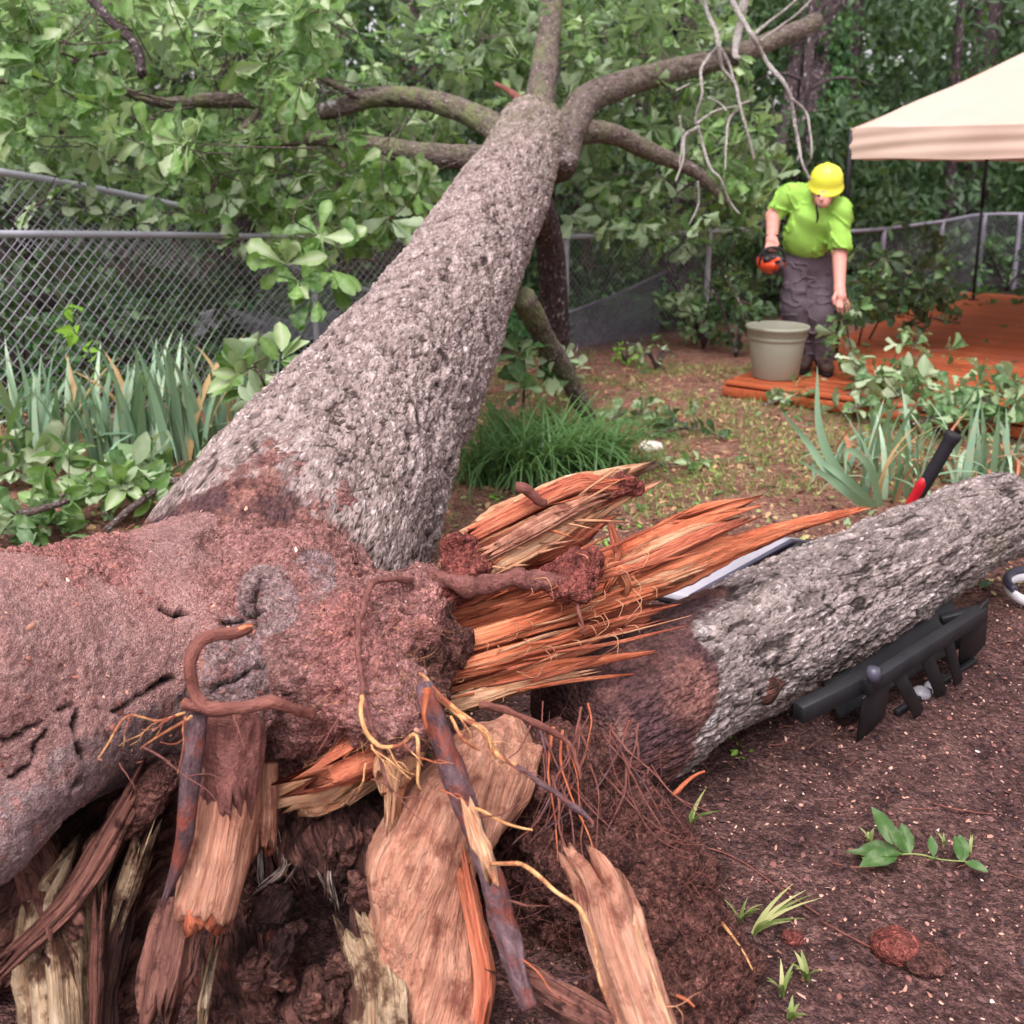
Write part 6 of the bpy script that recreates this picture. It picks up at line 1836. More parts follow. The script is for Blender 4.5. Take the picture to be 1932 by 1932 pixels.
# pale dead twigs hanging before the dark woods
def Z3(*pts): return [((x / 2.273 + 1650) * .7728, (y / 2.273) * .7728) for x, y in pts]
DEAD = [
    (Z3((290, -120), (310, 0), (380, 120), (430, 205), (475, 280), (520, 365), (590, 450), (635, 540), (655, 680), (685, 800), (705, 900), (745, 1000)), 5.5, 6.3),
    (Z3((130, -100), (175, 60), (225, 180), (235, 260), (265, 380), (330, 460), (355, 580), (395, 720), (435, 890)), 5.0, 6.5),
    (Z3((235, 260), (180, 320), (135, 400), (145, 520), (115, 640), (118, 705)), 3.6, 6.5),
    (Z3((118, 705), (45, 760), (35, 880), (0, 1010)), 3.2, 6.5),
    (Z3((118, 700), (145, 800), (190, 930), (245, 990), (300, 1110), (355, 1190)), 3.2, 6.5),
    (Z3((240, 250), (300, 370), (330, 470)), 3.4, 6.6),
    (Z3((355, 590), (300, 660), (285, 800), (270, 940)), 3.0, 6.5),
    (Z3((355, 585), (410, 560)), 2.4, 6.5), (Z3((120, 690), (215, 620), (345, 590)), 2.6, 6.5),
    (Z3((640, 545), (715, 620), (745, 720), (760, 850), (735, 910)), 2.8, 6.3),
    (Z3((655, 690), (690, 820), (670, 890)), 2.4, 6.3),
    (Z3((440, 190), (520, 120), (600, 60), (680, -20)), 3.6, 6.6), (Z3((470, 230), (580, 150), (680, 70), (760, -10)), 2.8, 6.7),
    (Z3((20, 640), (40, 780), (25, 920)), 2.2, 6.6), (Z3((180, 540), (240, 570), (285, 620)), 2.4, 6.5), (Z3((0, 500), (80, 460)), 2.2, 6.6),
    (Z3((390, -20), (345, 180), (330, 300), (350, 320)), 9, 7.6), (Z3((125, 1010), (130, 1130), (80, 1250)), 2.2, 6.8),
]
for pts, r, d in DEAD:
    n = len(pts)
    l = [(x + RND.uniform(-2, 2), y + RND.uniform(-2, 2), r * (1 - .6 * i / n) * RND.uniform(.85, 1.15), d * 1.08 + .05 * math.sin(i * 1.7)) for i, (x, y) in enumerate(pts)]
    V, F, A = tube(nodes(l), .02, 8, namp=.3, nfreq=40)
    A['bh'] = np.full(len(V), .8)
    mk('dead_twig', V, F, MAT['bark_dead'], oak, attrs=A)

# ------------------------------------------------------------------ woods behind the fence
def pick(i, *a): return a[i % len(a)]
def wood_tree(x, y, h, r, crown, label, leaves, lo=.11, hi=.2, lean=(0, 0), z0=.6, mat='leaf_back', name='forest_tree', group=None, tmpl=None, cat='tree', dens=1.0):
    t = thing(name, label, cat, (x, y, gz(x, y)), group)
    base = np.array((x, y, gz(x, y) - .1))
    if r > 0:
        N = np.array([(*(base + np.array((lean[0] * q, lean[1] * q, h * q)) + (RND.uniform(-.05, .05), RND.uniform(-.05, .05), 0)), r * (1.25 - .75 * q)) for q in (0, .08, .3, .55, .8, 1.0)])
        V, F, A = bark_tube(N, 20, .08, amp=.8, f=14)
        A['moss'] = np.zeros(len(V))
        mk('trunk', V, F, MAT['bark_dark'], t, attrs=A)
        for q in range(5):
            f = RND.uniform(.25, .95); a = RND.uniform(0, 6.28); ln = crown[0] * RND.uniform(.5, .9)
            b0 = base + np.array((lean[0] * f, lean[1] * f, h * f))
            N = np.array([(*b0, r * .35), (*(b0 + np.array((math.cos(a) * ln * .5, math.sin(a) * ln * .5, ln * .18))), r * .22), (*(b0 + np.array((math.cos(a) * ln, math.sin(a) * ln, ln * .2 - .1))), r * .08)])
            V, F, A = tube(N, .1, 8, namp=.2)
            A['bh'] = np.full(len(V), .4); A['moss'] = np.zeros(len(V))
            mk('limb', V, F, MAT['bark_dark'], t, attrs=A)
    # crown: clumps of leaves through an uneven volume
    nc = max(6, int(leaves / 55))
    cc = unit(NR.randn(nc, 3)) * (NR.rand(nc, 1) ** .4) * np.array((crown[0], crown[1], crown[2]))
    cc += base + np.array((lean[0] * .6, lean[1] * .6, z0 + crown[2]))
    k = int(leaves / nc)
    P = (cc[:, None] + NR.randn(nc, k, 3) * np.array((.24, .24, .15)) * (crown[0] / 1.6)).reshape(-1, 3)
    P = P[P[:, 2] > .12]
    A_ = unit(NR.randn(len(P), 3) + np.array((0, -.5, -.5))); Nn = unit(NR.randn(len(P), 3) * .7 + np.array((0, -.25, .8)))
    lv = np.clip(NR.rand(len(P)) * .6 + .4 * (fbm(P * .9, 2, 7) + .5), 0, 1)
    V, F, A = leafset(P, A_, Nn, NR.uniform(lo, hi, len(P)), tmpl or FAR, lv)
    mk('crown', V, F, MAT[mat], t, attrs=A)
    return t
TREES = [  # x, y, height, trunk radius, crown radii, crown base, leaves, label
    (-5.6, 11.5, 7, .16, (2.0, 1.6, 2.1), .3, 3200, 'leafy tree filling the far left corner behind the chain-link fence'),
    (-3.4, 12.5, 8, .20, (2.1, 1.5, 2.4), .2, 3200, 'dark leafy tree behind the bent fence pipe at the left'),
    (-1.2, 13.2, 8, .18, (2.0, 1.6, 2.3), .3, 3000, 'dark leafy tree behind the left fence post'),
    (.6, 12.6, 8, .17, (1.8, 1.4, 2.2), .3, 2800, 'dark tree directly behind the fork of the fallen oak'),
    (2.2, 13.4, 8, .17, (1.7, 1.5, 2.3), .5, 2600, 'dark tree behind the right fence panel'),
    (4.9, 15.5, 9, .2, (2.2, 1.6, 2.6), .2, 3200, 'dark green tree left of the canopy roof, beyond the ivy trunk'),
    (7.4, 16.5, 9, .2, (2.4, 1.6, 2.7), .1, 3400, 'dark green tree behind the left half of the canopy'),
    (10.2, 17.5, 9, .2, (2.5, 1.7, 2.8), .1, 3200, 'dark green tree behind the right part of the canopy'),
    (6.2, 14.6, 5, .08, (1.3, .9, 1.1), .2, 1500, 'low bushy tree beyond the far fence corner'),
    (3.2, 11.4, 4, .07, (1.0, .7, 1.3), .2, 1500, 'slim leafy sapling behind the person with the chainsaw'),
    (8.6, 14.8, 4, .07, (1.3, .8, 1.0), .1, 1500, 'leafy sapling at the right edge beyond the fence'),
]
for x, y, h, r, cr, z0, n, lb in TREES:
    wood_tree(x, y, h, r, cr, lb, n, z0=z0, group='trees beyond the fence')
# second storey of foliage and the far wood
P = np.column_stack((NR.uniform(-16, 22, 17000), NR.uniform(17.5, 24, 17000), NR.uniform(.2, 11, 17000)))
P[:, 2] += ground_h(P[:, :2])
cl2 = vnoise(P * .8, 4)
P = P[cl2 > -.6]
A_ = unit(NR.randn(len(P), 3) + (0, -.4, -.4)); Nn = unit(NR.randn(len(P), 3) * .7 + (0, -.4, .8))
V, F, A = leafset(P, A_, Nn, NR.uniform(.25, .5, len(P)), FAR, np.clip(NR.rand(len(P)) * .7 + .2 * cl2[cl2 > -.6], 0, 1))
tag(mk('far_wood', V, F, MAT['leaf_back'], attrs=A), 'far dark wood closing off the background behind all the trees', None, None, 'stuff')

P = np.column_stack((NR.uniform(-26, 34, 8500), NR.uniform(26, 31, 8500), NR.uniform(.2, 16, 8500)))
P[:, 2] += ground_h(P[:, :2])
V, F, A = leafset(P, unit(NR.randn(len(P), 3) + (0, -.4, -.4)), unit(NR.randn(len(P), 3) * .6 + (0, -.7, .5)), NR.uniform(.7, 1.3, len(P)), FAR, NR.rand(len(P)) * .6, 1.3)
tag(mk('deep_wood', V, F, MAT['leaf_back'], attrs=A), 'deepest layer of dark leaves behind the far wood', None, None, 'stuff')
# ivy and low growth covering the ground beyond the fence
x = NR.uniform(-5, 6, 9000); y = NR.uniform(6, 14, 9000)
m = (y - .8 * np.minimum(x, 2.6) > 8.9)
x, y = x[m], y[m]; n = len(x)
hgt = np.clip(.1 + .35 * fbm(np.stack((x, y, x * 0), 1) * 1.3, 2, 44), .03, .4) * NR.rand(n)
P = np.stack((x, y, np.array([gz(a, b) for a, b in zip(x, y)]) + hgt), 1)
V, F, A = leafset(P, unit(NR.randn(n, 3) * (1, 1, .4) + (0, -.4, .0)), unit(NR.randn(n, 3) * .5 + (0, -.6, .8)), NR.uniform(.07, .15, n), IVY)
tag(mk('ground_ivy', V, F, MAT['leaf_ivy'], attrs=A), 'low ivy and leaves covering the ground beyond the fence', None, None, 'stuff')

# big dark trunk with ivy
b0 = G(1478, 566, 0); d_ = GD(1478, 566)
iv = thing('pine_tree', 'big dark tree trunk wrapped in ivy behind the person', 'tree', b0)
N = nodes([(1474, 580, 40, d_ + .1), (1490, 470, 38, d_ + .05), (1513, 306, 35, d_), (1540, 150, 32, d_), (1566, 0, 29, d_), (1600, -220, 26, d_), (1650, -600, 20, d_)])
V, F, A = bark_tube(N, 60, .03, amp=2.0, f=13)
A['moss'] = np.zeros(len(V))
mk('trunk', V, F, MAT['bark_dark'], iv, attrs=A)
P, Nn = [], []
for i in range(950):
    y = RND.uniform(20, 345) if i < 820 else RND.uniform(345, 480)
    xc = np.interp(y, [0, 150, 306, 480], [1594, 1582, 1560, 1535])
    x = xc + RND.gauss(0, 13)
    P.append(W(x, y, d_ - .22 + RND.uniform(-.12, .14))); Nn.append((RND.gauss(.3, .5), -1, RND.gauss(.3, .5)))
P = np.array(P); Nn = unit(np.array(Nn))
V, F, A = leafset(P, unit(NR.randn(len(P), 3) * .5 + (0, -.2, -1)), Nn, NR.uniform(.06, .11, len(P)), IVY)
tag(mk('ivy_leaves', V, F, MAT['leaf_ivy'], iv, attrs=A), kind='stuff')
# its upper crown closes the sky above the yard edge
nc = 60
cc = W(1600, -420, d_) + NR.randn(nc, 3) * (2.4, 1.2, .9)
P = (cc[:, None] + NR.randn(nc, 40, 3) * .3).reshape(-1, 3)
V, F, A = leafset(P, unit(NR.randn(len(P), 3) + (0, 0, -.6)), unit(NR.randn(len(P), 3) + (0, 0, .6)), NR.uniform(.10, .2, len(P)), FAR)
mk('crown', V, F, MAT['leaf_back'], iv, attrs=A)
# second narrow trunk beside it
b1 = G(1440, 560, 0); d1_ = GD(1440, 560)
t2 = thing('dark_tree', 'thin dark tree stem left of the ivy trunk', 'tree', b1)
N = nodes([(1425, 640, 16, d1_ - .6), (1440, 480, 15, d1_ - .5), (1470, 300, 14, d1_ - .5), (1500, 120, 12, d1_ - .4), (1525, -80, 10, d1_ - .4)])
V, F, A = bark_tube(N, 24, .04, amp=.6, f=18); A['moss'] = np.zeros(len(V))
mk('trunk', V, F, MAT['bark_dark'], t2, attrs=A)
nc = 34
cc = W(1480, 60, d1_ - .2) + NR.randn(nc, 3) * (.55, .4, .5)
P = (cc[:, None] + NR.randn(nc, 26, 3) * .16).reshape(-1, 3)
V, F, A = leafset(P, unit(NR.randn(len(P), 3) + (0, -.3, -.6)), unit(NR.randn(len(P), 3) * .7 + (0, -.3, .8)), NR.uniform(.09, .16, len(P)), OAKL)
mk('crown', V, F, MAT['leaf_back'], t2, attrs=A)

# undergrowth behind and along the fence
def shrub(px_, py_, d, wr, hr, n, label, mat='leaf_back', lo=.07, hi=.14, tm=None, name='shrub', grp=None, base_up=.0, stems=6):
    g = G(px_, py_, 0); k = d / g[1] if d else 1.0
    c = np.array((ray(px_, py_)[0] * (d or g[1]) / ray(px_, py_)[1], (d or g[1]), 0)); c[2] = gz(c[0], c[1])
    t = thing(name, label, 'shrub', c, grp)
    st = []
    for q in range(stems):
        a = RND.uniform(0, 6.28)
        e = c + np.array((math.cos(a) * wr * .7, math.sin(a) * wr * .5, hr * RND.uniform(.9, 1.7)))
        st.append(tube(np.array([(*c, .012), (*(c * .5 + e * .5 + (0, 0, .1)), .008), (*e, .003)]), .08, 6))
    V, F, A = join(st); A['bh'] = np.full(len(V), .4); A['moss'] = np.zeros(len(V))
    mk('stems', V, F, MAT['bark_dark'], t, attrs=A)
    nc = max(4, n // 22)
    cc = unit(NR.randn(nc, 3)) * (NR.rand(nc, 1) ** .45) * (wr, wr * .7, hr) + c + (0, 0, hr + base_up)
    cc = cc[cc[:, 2] > gz(c[0], c[1]) + .04]
    P, A_, Nn, Ls = whorls(np.repeat(cc, 3, 0) + NR.randn(len(cc) * 3, 3) * .07, NR.randn(len(cc) * 3, 3) + (0, -.4, .6), 7, lo, hi, (.6, 1.4))
    V, F, A = leafset(P, A_, Nn, Ls, tm or OAKL)
    mk('foliage', V, F, MAT[mat], t, attrs=A)
    return t
UG = [
    (40, 640, 7.8, .8, .55, 420, 'dark shrub behind the stretched left end of the fence'),
    (240, 640, 8.4, .8, .5, 420, 'dark shrub behind the fence under the fallen pipe'),
    (430, 600, 9.4, .8, .5, 380, 'dark shrub behind the middle of the left fence'),
    (640, 600, 9.8, .8, .5, 380, 'dark shrub behind the left fence post'),
    (860, 600, 10.2, .8, .55, 320, 'dark shrub behind the fallen trunk at the fence'),
    (1120, 600, 10.4, .8, .5, 380, 'dark shrub behind the right fence panel, next to its first post'),
    (1290, 590, 11.0, .8, .6, 380, 'dark shrub behind the second post of the right fence panel'),
    (1500, 560, 11.6, .9, .6, 420, 'dark shrub behind the ivy trunk base'),
    (1720, 540, 12.6, .9, .5, 380, 'dark shrub behind the far fence posts'),
    (1900, 535, 13.4, .9, .5, 380, 'dark shrub behind the far fence at the right edge'),
]
for a in UG: shrub(*a, grp='shrubs along the fence')
shrub(1310, 660, 9.2, .45, .30, 170, 'green shrub at the foot of the second right fence post', 'leaf_cut', .06, .12)
shrub(1390, 640, 8.6, .42, .48, 260, 'tall dark shrub just left of the flower pot', 'leaf_back', .07, .13)
shrub(1330, 560, 9.0, .35, .34, 130, 'leafy shrub leaning over the netting by the second fence post', 'leaf_cut', .07, .13, base_up=.25)
shrub(1180, 672, 8.3, .20, .10, 36, 'small yellow green weed under the right fence panel', 'leaf_bright', .04, .08)
shrub(1240, 690, 8.0, .22, .09, 36, 'small pale weed on the ground in front of the right fence', 'leaf_cut', .04, .08)
# ------------------------------------------------------------------ irises: every blade an object
def blade_mesh(name, ln_bend, mat, seed, w=.018, dry=False):
    rs = np.random.RandomState(seed)
    m = 10
    V, F = [], []
    side = rs.uniform(-.12, .12)
    for i in range(m):
        t = i / (m - 1)
        ww = w * (1 - t ** 2.2) * (.75 + .25 * min(1, t * 6)) + .0004
        ang = ln_bend * t ** 1.8
        y = math.sin(ang) * t; z = t * math.cos(ang * .75)
        x = side * t * t
        for c in (-1, 0, 1):
            V.append((x + c * ww, y + .25 * abs(c) * ww, z))
    for i in range(m - 1):
        for c in range(2):
            a = i * 3 + c
            F.append((a, a + 1, a + 4, a + 3))
    V = np.array(V)
    t = V[:, 2]
    lv = np.clip(rs.uniform(.05, .8) + .12 * rs.randn() + (sstep(.93, 1.0, np.repeat(np.linspace(0, 1, m), 3)) * (.6 if rs.rand() < .35 else 0)), 0, 1)
    return mesh_data(name, V, np.array(F), MAT[mat], True, {'lv': lv})
IB = [blade_mesh('blade', b, 'iris', i, .040) for i, b in enumerate((.05, .1, .18, .25, .35, .5, .12, .3, .07, .2))]
IBB = [blade_mesh('blade', b, 'iris', 40 + i, .038) for i, b in enumerate((1.2, 1.7, 1.5, 1.9))]
IBD = [blade_mesh('dry_blade', b, 'iris_dry', 60 + i, .036) for i, b in enumerate((1.0, 2.0, 2.4, .4))]
def iris(px_, py_, h, n, label, grp, bent=1, dry=0, spread=.16, z=None):
    g = gpt(px_, py_)
    t = thing('iris_clump', label, 'iris', g, grp)
    for i in range(n):
        bank_, nm = (IB, 'blade')
        if i < bent: bank_ = IBB
        elif i < bent + dry: bank_, nm = IBD, 'dry_blade'
        az = RND.uniform(0, 6.28)
        tl = RND.uniform(.02, .20) if bank_ is IB else RND.uniform(.1, .35)
        L_ = h * RND.uniform(.68, 1.05) * (.8 if bank_ is not IB else 1)
        M = (Matrix.Translation([float(g[0] + RND.gauss(0, spread * .5)), float(g[1] + RND.gauss(0, spread * .35)), float(g[2] - .02)])
             @ Matrix.Rotation(az, 4, 'Z') @ Matrix.Rotation(-tl, 4, 'X') @ Matrix.Rotation(RND.uniform(-.8, .8), 4, 'Z') @ Matrix.Scale(L_, 4))
        inst(nm, bank_[RND.randrange(len(bank_))], M, t)
IR = [(70, 870, .60, 11, 'iris clump at the left edge before the fence, leftmost of its row'), (130, 880, .54, 10, 'iris clump second from the left edge in the row before the fence'),
      (200, 880, .58, 10, 'iris clump third from the left edge, with one pale blade'), (262, 870, .60, 11, 'iris clump below the narrow part of the fence mesh, middle of the row'),
      (320, 868, .66, 12, 'tallest iris clump in the row before the left fence'), (372, 866, .64, 12, 'iris clump right of the tallest one before the left fence'),
      (425, 850, .58, 11, 'iris clump near the trunk with one brown tipped blade'), (472, 820, .52, 9, 'iris clump closest to the fallen trunk, under an oak sprig'),
      (20, 880, .46, 8, 'short iris clump cut off by the left edge')]
for x, y, h, n, lb in IR: iris(x, y, h * 1.22, n + 6, lb, 'irises in front of the left fence', bent=2, dry=0)
IR2 = [(1690, 948, .44, 14, 'iris clump with bluish blades just left of the hammer handle', 4, 3), (1640, 900, .42, 11, 'iris clump with one very tall upright blade, leftmost behind the log', 4, 1),
       (1760, 900, .40, 12, 'half dry iris clump behind the hammer grip', 2, 6), (1850, 905, .36, 12, 'iris clump with drooping pale blades behind the end of the log', 4, 4), (1925, 890, .40, 10, 'iris clump cut off by the right edge', 3, 3)]
for x, y, h, n, lb, be, dr in IR2: iris(x, y, h * 1.25, n + 9, lb, 'irises behind the log', bent=be + 3, dry=dr + 1, spread=.24)
# the very tall blade and long arching blades at the left of that group
t = bpy.data.objects['iris_clump.010'] if 'iris_clump.010' in bpy.data.objects else None
def blade_px(rows, w, mat, parent, name='blade', lv=.75):
    N = np.array([W(x, y, d) for x, y, d in rows])
    tt = np.linspace(0, len(rows) - 1, 14)
    C = catmull(N, tt)
    T = np.gradient(C, axis=0); T = unit(T)
    view = unit(C - (0, 0, HCAM))
    S_ = unit(np.cross(T, view) + .25 * view)
    f = np.linspace(0, 1, 14)[:, None]
    ww = w * (1 - f ** 2.4) + .0006
    V = np.stack((C - S_ * ww, C + view * .25 * ww, C + S_ * ww), 1).reshape(-1, 3)
    F = [(i * 3 + c, i * 3 + c + 1, i * 3 + c + 4, i * 3 + c + 3) for i in range(13) for c in range(2)]
    return mk(name, V, np.array(F), MAT[mat], parent, attrs={'lv': np.full(len(V), lv)})
if t is not None:
    d = 4.7
    for rows, w, lv in (([(1640, 950, d), (1575, 880, d), (1545, 800, d), (1542, 690, d)], .026, .7), ([(1640, 960, d), (1570, 900, d - .05), (1520, 830, d), (1470, 770, d - .05)], .022, .85),
                        ([(1640, 960, d - .1), (1600, 930, d - .2), (1560, 900, d - .2), (1505, 868, d - .2)], .022, .6), ([(1650, 955, d), (1590, 900, d - .1), (1540, 870, d), (1535, 910, d)], .018, .8),
                        ([(1660, 955, d), (1640, 880, d - .1), (1600, 850, d - .1), (1595, 900, d - .1)], .018, .9)):
        blade_px(rows, w, 'iris', t, lv=lv)

# ------------------------------------------------------------------ lilyturf mound by the trunk
g = gpt(1010, 905)
lt = thing('lilyturf_clump', 'dense dark green grassy lilyturf mound beside the fallen trunk', 'grass clump', g)
out = []
for (cx, cy, n, hh) in ((930, 910, 230, .36), (1000, 915, 260, .40), (1070, 900, 260, .40), (1130, 885, 190, .34), (960, 860, 150, .36), (1060, 850, 150, .36), (1165, 895, 90, .26)):
    c = gpt(cx, cy)
    for i in range(int(n * .62)):
        az = RND.uniform(0, 6.28); p = c + (RND.gauss(0, .08), RND.gauss(0, .06), 0)
        ln = hh * RND.uniform(.7, 1.5); k = RND.uniform(.8, 2.5); w = RND.uniform(.0045, .0095)
        dr = np.array((math.cos(az), math.sin(az), 0)); sd = np.array((-dr[1], dr[0], 0))
        rows = []
        for q in range(7):
            f = q / 6; a = k * f ** 1.3
            rows.append(p + dr * ln * f * math.sin(a * .8 + .25) + np.array((0, 0, ln * (f * math.cos(a * .75)))))
        rows = np.array(rows)
        ww = w * (1 - (np.linspace(0, 1, 7) ** 2) * .92)[:, None]
        V = np.stack((rows - sd * ww, rows + sd * ww), 1).reshape(-1, 3)
        F = np.array([(q * 2, q * 2 + 1, q * 2 + 3, q * 2 + 2) for q in range(6)])
        out.append((V, F, {'lv': np.full(14, RND.random() ** 1.3)}))
V, F, A = join(out)
tag(mk('blades', V, F, MAT['liriope'], lt, attrs=A), kind='stuff')

# ------------------------------------------------------------------ cut branches and leafy twigs
BK_CUT = leaf_meshes('leaf', OAK, MAT['leaf_cut'], 5)
BK_PALE = leaf_meshes('leaf', OAK[:4] + OVAL, MAT['leaf_pale'], 3)
BK_GREEN = leaf_meshes('leaf', OVAL, MAT['leaf_oak'], 4)
BK_BRIGHT = leaf_meshes('leaf', IVY, MAT['leaf_bright'], 3)
BK_DARK = leaf_meshes('leaf', OAK, MAT['leaf_back'], 4)
def spray(label, stem, nl, banks, name='cut_branch', lo=.09, hi=.15, grp=None, per=6, jit=.10, up=.3, cat='branch', r=.010, side=3, spread=(.7, 1.5)):
    """stem: list of world points; leaves in whorls along it and on side twigs"""
    S_ = np.array(stem, float)
    base = S_[0].copy()
    t = thing(name, label, cat, base, grp)
    N = np.column_stack((S_, np.linspace(r, r * .35, len(S_))))
    V, F, A = tube(N, .04, 8, namp=.2); A['bh'] = np.full(len(V), .6); A['moss'] = np.zeros(len(V))
    mk('stem', V, F, MAT['bark_branch'], t, attrs=A)
    tips, dirs_ = [], []
    k = max(1, nl // per)
    for i in range(k):
        f = RND.uniform(.15, 1.0) * (len(S_) - 1)
        p = catmull(S_, np.array([f]))[0]
        if i < k // 3 or not side: q = p
        else:
            q = p + NR.randn(3) * jit * (1, 1, .6) + (0, 0, abs(RND.gauss(0, jit * .4)))
            q[2] = max(q[2], gz(q[0], q[1]) + .03)
            V, F, A = tube(np.array([(*p, r * .4), (*((p + q) / 2 + (0, 0, .01)), r * .3), (*q, r * .2)]), .05, 5)
            A['bh'] = np.full(len(V), .6); A['moss'] = np.zeros(len(V))
            mk('twig', V, F, MAT['bark_branch'], t, attrs=A)
        tips.append(q); dirs_.append(unit(q - p + NR.randn(3) * .08 + np.array((0, -.05, .1 * up))))
    P, A_, Nn, Ls = whorls(np.array(tips), np.array(dirs_), per, lo, hi, spread)
    low = P[:, 2] + A_[:, 2] * Ls < .02
    A_[low, 2] = np.abs(A_[low, 2]) * .2
    leaf_bank = banks
    X, Y, Z = frames(A_, Nn)
    for i in range(len(P)):
        me = leaf_bank[NR.randint(len(leaf_bank))]
        inst('leaf', me, leaf_matrix(P[i], X[i], Y[i], Z[i], Ls[i]), t)
    return t
def gd(px_, py_, z=.12): return G(px_, py_, z)
CUTG = 'cut oak branches lying about the deck'
spray('cut oak branch held by the person, hanging beside the trouser leg', [W(1593, 586, DP - .42), W(1598, 620, DP - .42), W(1610, 680, DP - .3)], 42, BK_CUT + BK_DARK, grp=CUTG, jit=.10)
spray('tall standing pile of dark cut branches on the deck behind the person', [gd(1640, 640, .1), W(1680, 560, 8.4), W(1700, 500, 8.5)], 120, BK_DARK + BK_CUT[:6], grp=CUTG, jit=.24, lo=.10, hi=.16)
spray('dark cut branch leaning towards the middle of the deck, right of the tall pile', [gd(1700, 650, .1), W(1740, 580, 8.6), W(1790, 540, 8.8)], 90, BK_DARK + BK_CUT[:4], grp=CUTG, jit=.2, lo=.10, hi=.16)
spray('cut branch with pale upturned leaves at the deck edge, right of the pot', [gd(1600, 745, .10), gd(1650, 715, .16), gd(1690, 690, .2)], 84, BK_CUT + BK_PALE, grp=CUTG, jit=.16)
spray('cut branch with big green leaves on the deck below the tall pile', [gd(1690, 720, .12), gd(1720, 690, .18), gd(1740, 665, .2)], 60, BK_CUT, grp=CUTG, jit=.15)
spray('cut branch low on the near side of the deck, behind the upright iris blade', [gd(1600, 775, .06), gd(1660, 755, .1), gd(1730, 740, .14)], 84, BK_PALE + BK_CUT, grp=CUTG, jit=.15)
spray('cut leafy branch on the deck above the hammer handle', [gd(1740, 775, .1), gd(1800, 755, .13), gd(1850, 735, .16)], 90, BK_CUT, grp=CUTG, jit=.17)
spray('cut leafy branch at the right edge of the deck with pale leaf tips', [gd(1840, 760, .1), gd(1890, 735, .15), gd(1930, 715, .2)], 84, BK_CUT + BK_PALE[:8], grp=CUTG, jit=.17)
spray('mass of grey green leaves at the right edge behind the irises', [gd(1830, 800, .05), gd(1890, 790, .12), gd(1960, 780, .12)], 90, BK_CUT + BK_DARK[:6], grp=CUTG, jit=.16)
spray('cut leafy branch between the hammer handle and the deck', [gd(1720, 800, .05), gd(1780, 785, .1), gd(1840, 770, .12)], 70, BK_CUT, grp=CUTG, jit=.14)
spray('small dark leafy twig lying alone in the middle of the deck', [G(1760, 600, .11), G(1790, 606, .12), G(1812, 608, .12)], 14, BK_DARK, lo=.06, hi=.09, jit=.03)
LW = 'leafy branches lying on the path'
spray('dark green leafy branch lying on the path beside the white chip', [gpt(1225, 835) + (0, 0, .04), gpt(1290, 825) + (0, 0, .06), gpt(1370, 835) + (0, 0, .03)], 48, BK_DARK + BK_CUT[:6], grp=LW, jit=.06, lo=.07, hi=.11)
spray('pale grey green leaves lying on the path right of the lilyturf', [gpt(1150, 800) + (0, 0, .03), gpt(1190, 790) + (0, 0, .05), gpt(1225, 800) + (0, 0, .03)], 36, BK_PALE + BK_CUT, grp=LW, jit=.07, lo=.07, hi=.12)
spray('few green leaves lying on the path above the splinter tips', [gpt(1220, 880) + (0, 0, .02), gpt(1250, 885) + (0, 0, .03), gpt(1300, 882) + (0, 0, .02)], 15, BK_GREEN, grp=LW, jit=.05, lo=.06, hi=.10)
spray('pale leafy twigs lying on the grass before the deck front', [gpt(1440, 770) + (0, 0, .02), gpt(1490, 765) + (0, 0, .05), gpt(1540, 775) + (0, 0, .03)], 36, BK_PALE + BK_CUT, grp=LW, jit=.07, lo=.07, hi=.11)
spray('two large pale oval leaves standing by the first right fence post', [gpt(1075, 745), W(1085, 690, 6.4), W(1090, 650, 6.35)], 12, BK_PALE, jit=.05, lo=.11, hi=.15, cat='leafy twig', name='leafy_twig')
spray('grey green oak sprig hanging behind the propping branch', [W(1040, 640, 5.9), W(1020, 690, 5.9), W(1030, 720, 5.9)], 30, BK_PALE + BK_CUT, jit=.09, lo=.09, hi=.14, cat='leafy twig', name='leafy_twig')
spray('green leaves between the trunk and the propping branch', [gpt(985, 790), W(990, 700, 5.6), W(985, 650, 5.5)], 36, BK_CUT + BK_DARK, jit=.12, lo=.09, hi=.14, cat='leafy twig', name='leafy_twig')
spray('leafy dark branch tip hanging over the left side of the pot rim', [W(1370, 520, 7.2), W(1390, 560, 7.1), W(1412, 600, 7.0)], 36, BK_DARK, jit=.10, lo=.08, hi=.13)
spray('second dark heap of cut branches between the hand and the tall pile', [gd(1620, 650, .1), W(1640, 560, 8.0), W(1660, 520, 8.0)], 90, BK_DARK + BK_CUT[:4], grp=CUTG, jit=.2, lo=.10, hi=.16)
spray('drooping brownish green branch behind the tall pile on the deck', [W(1640, 500, 9.0), W(1700, 470, 9.2), W(1760, 500, 9.2)], 80, BK_DARK, grp=CUTG, jit=.22, lo=.10, hi=.16)
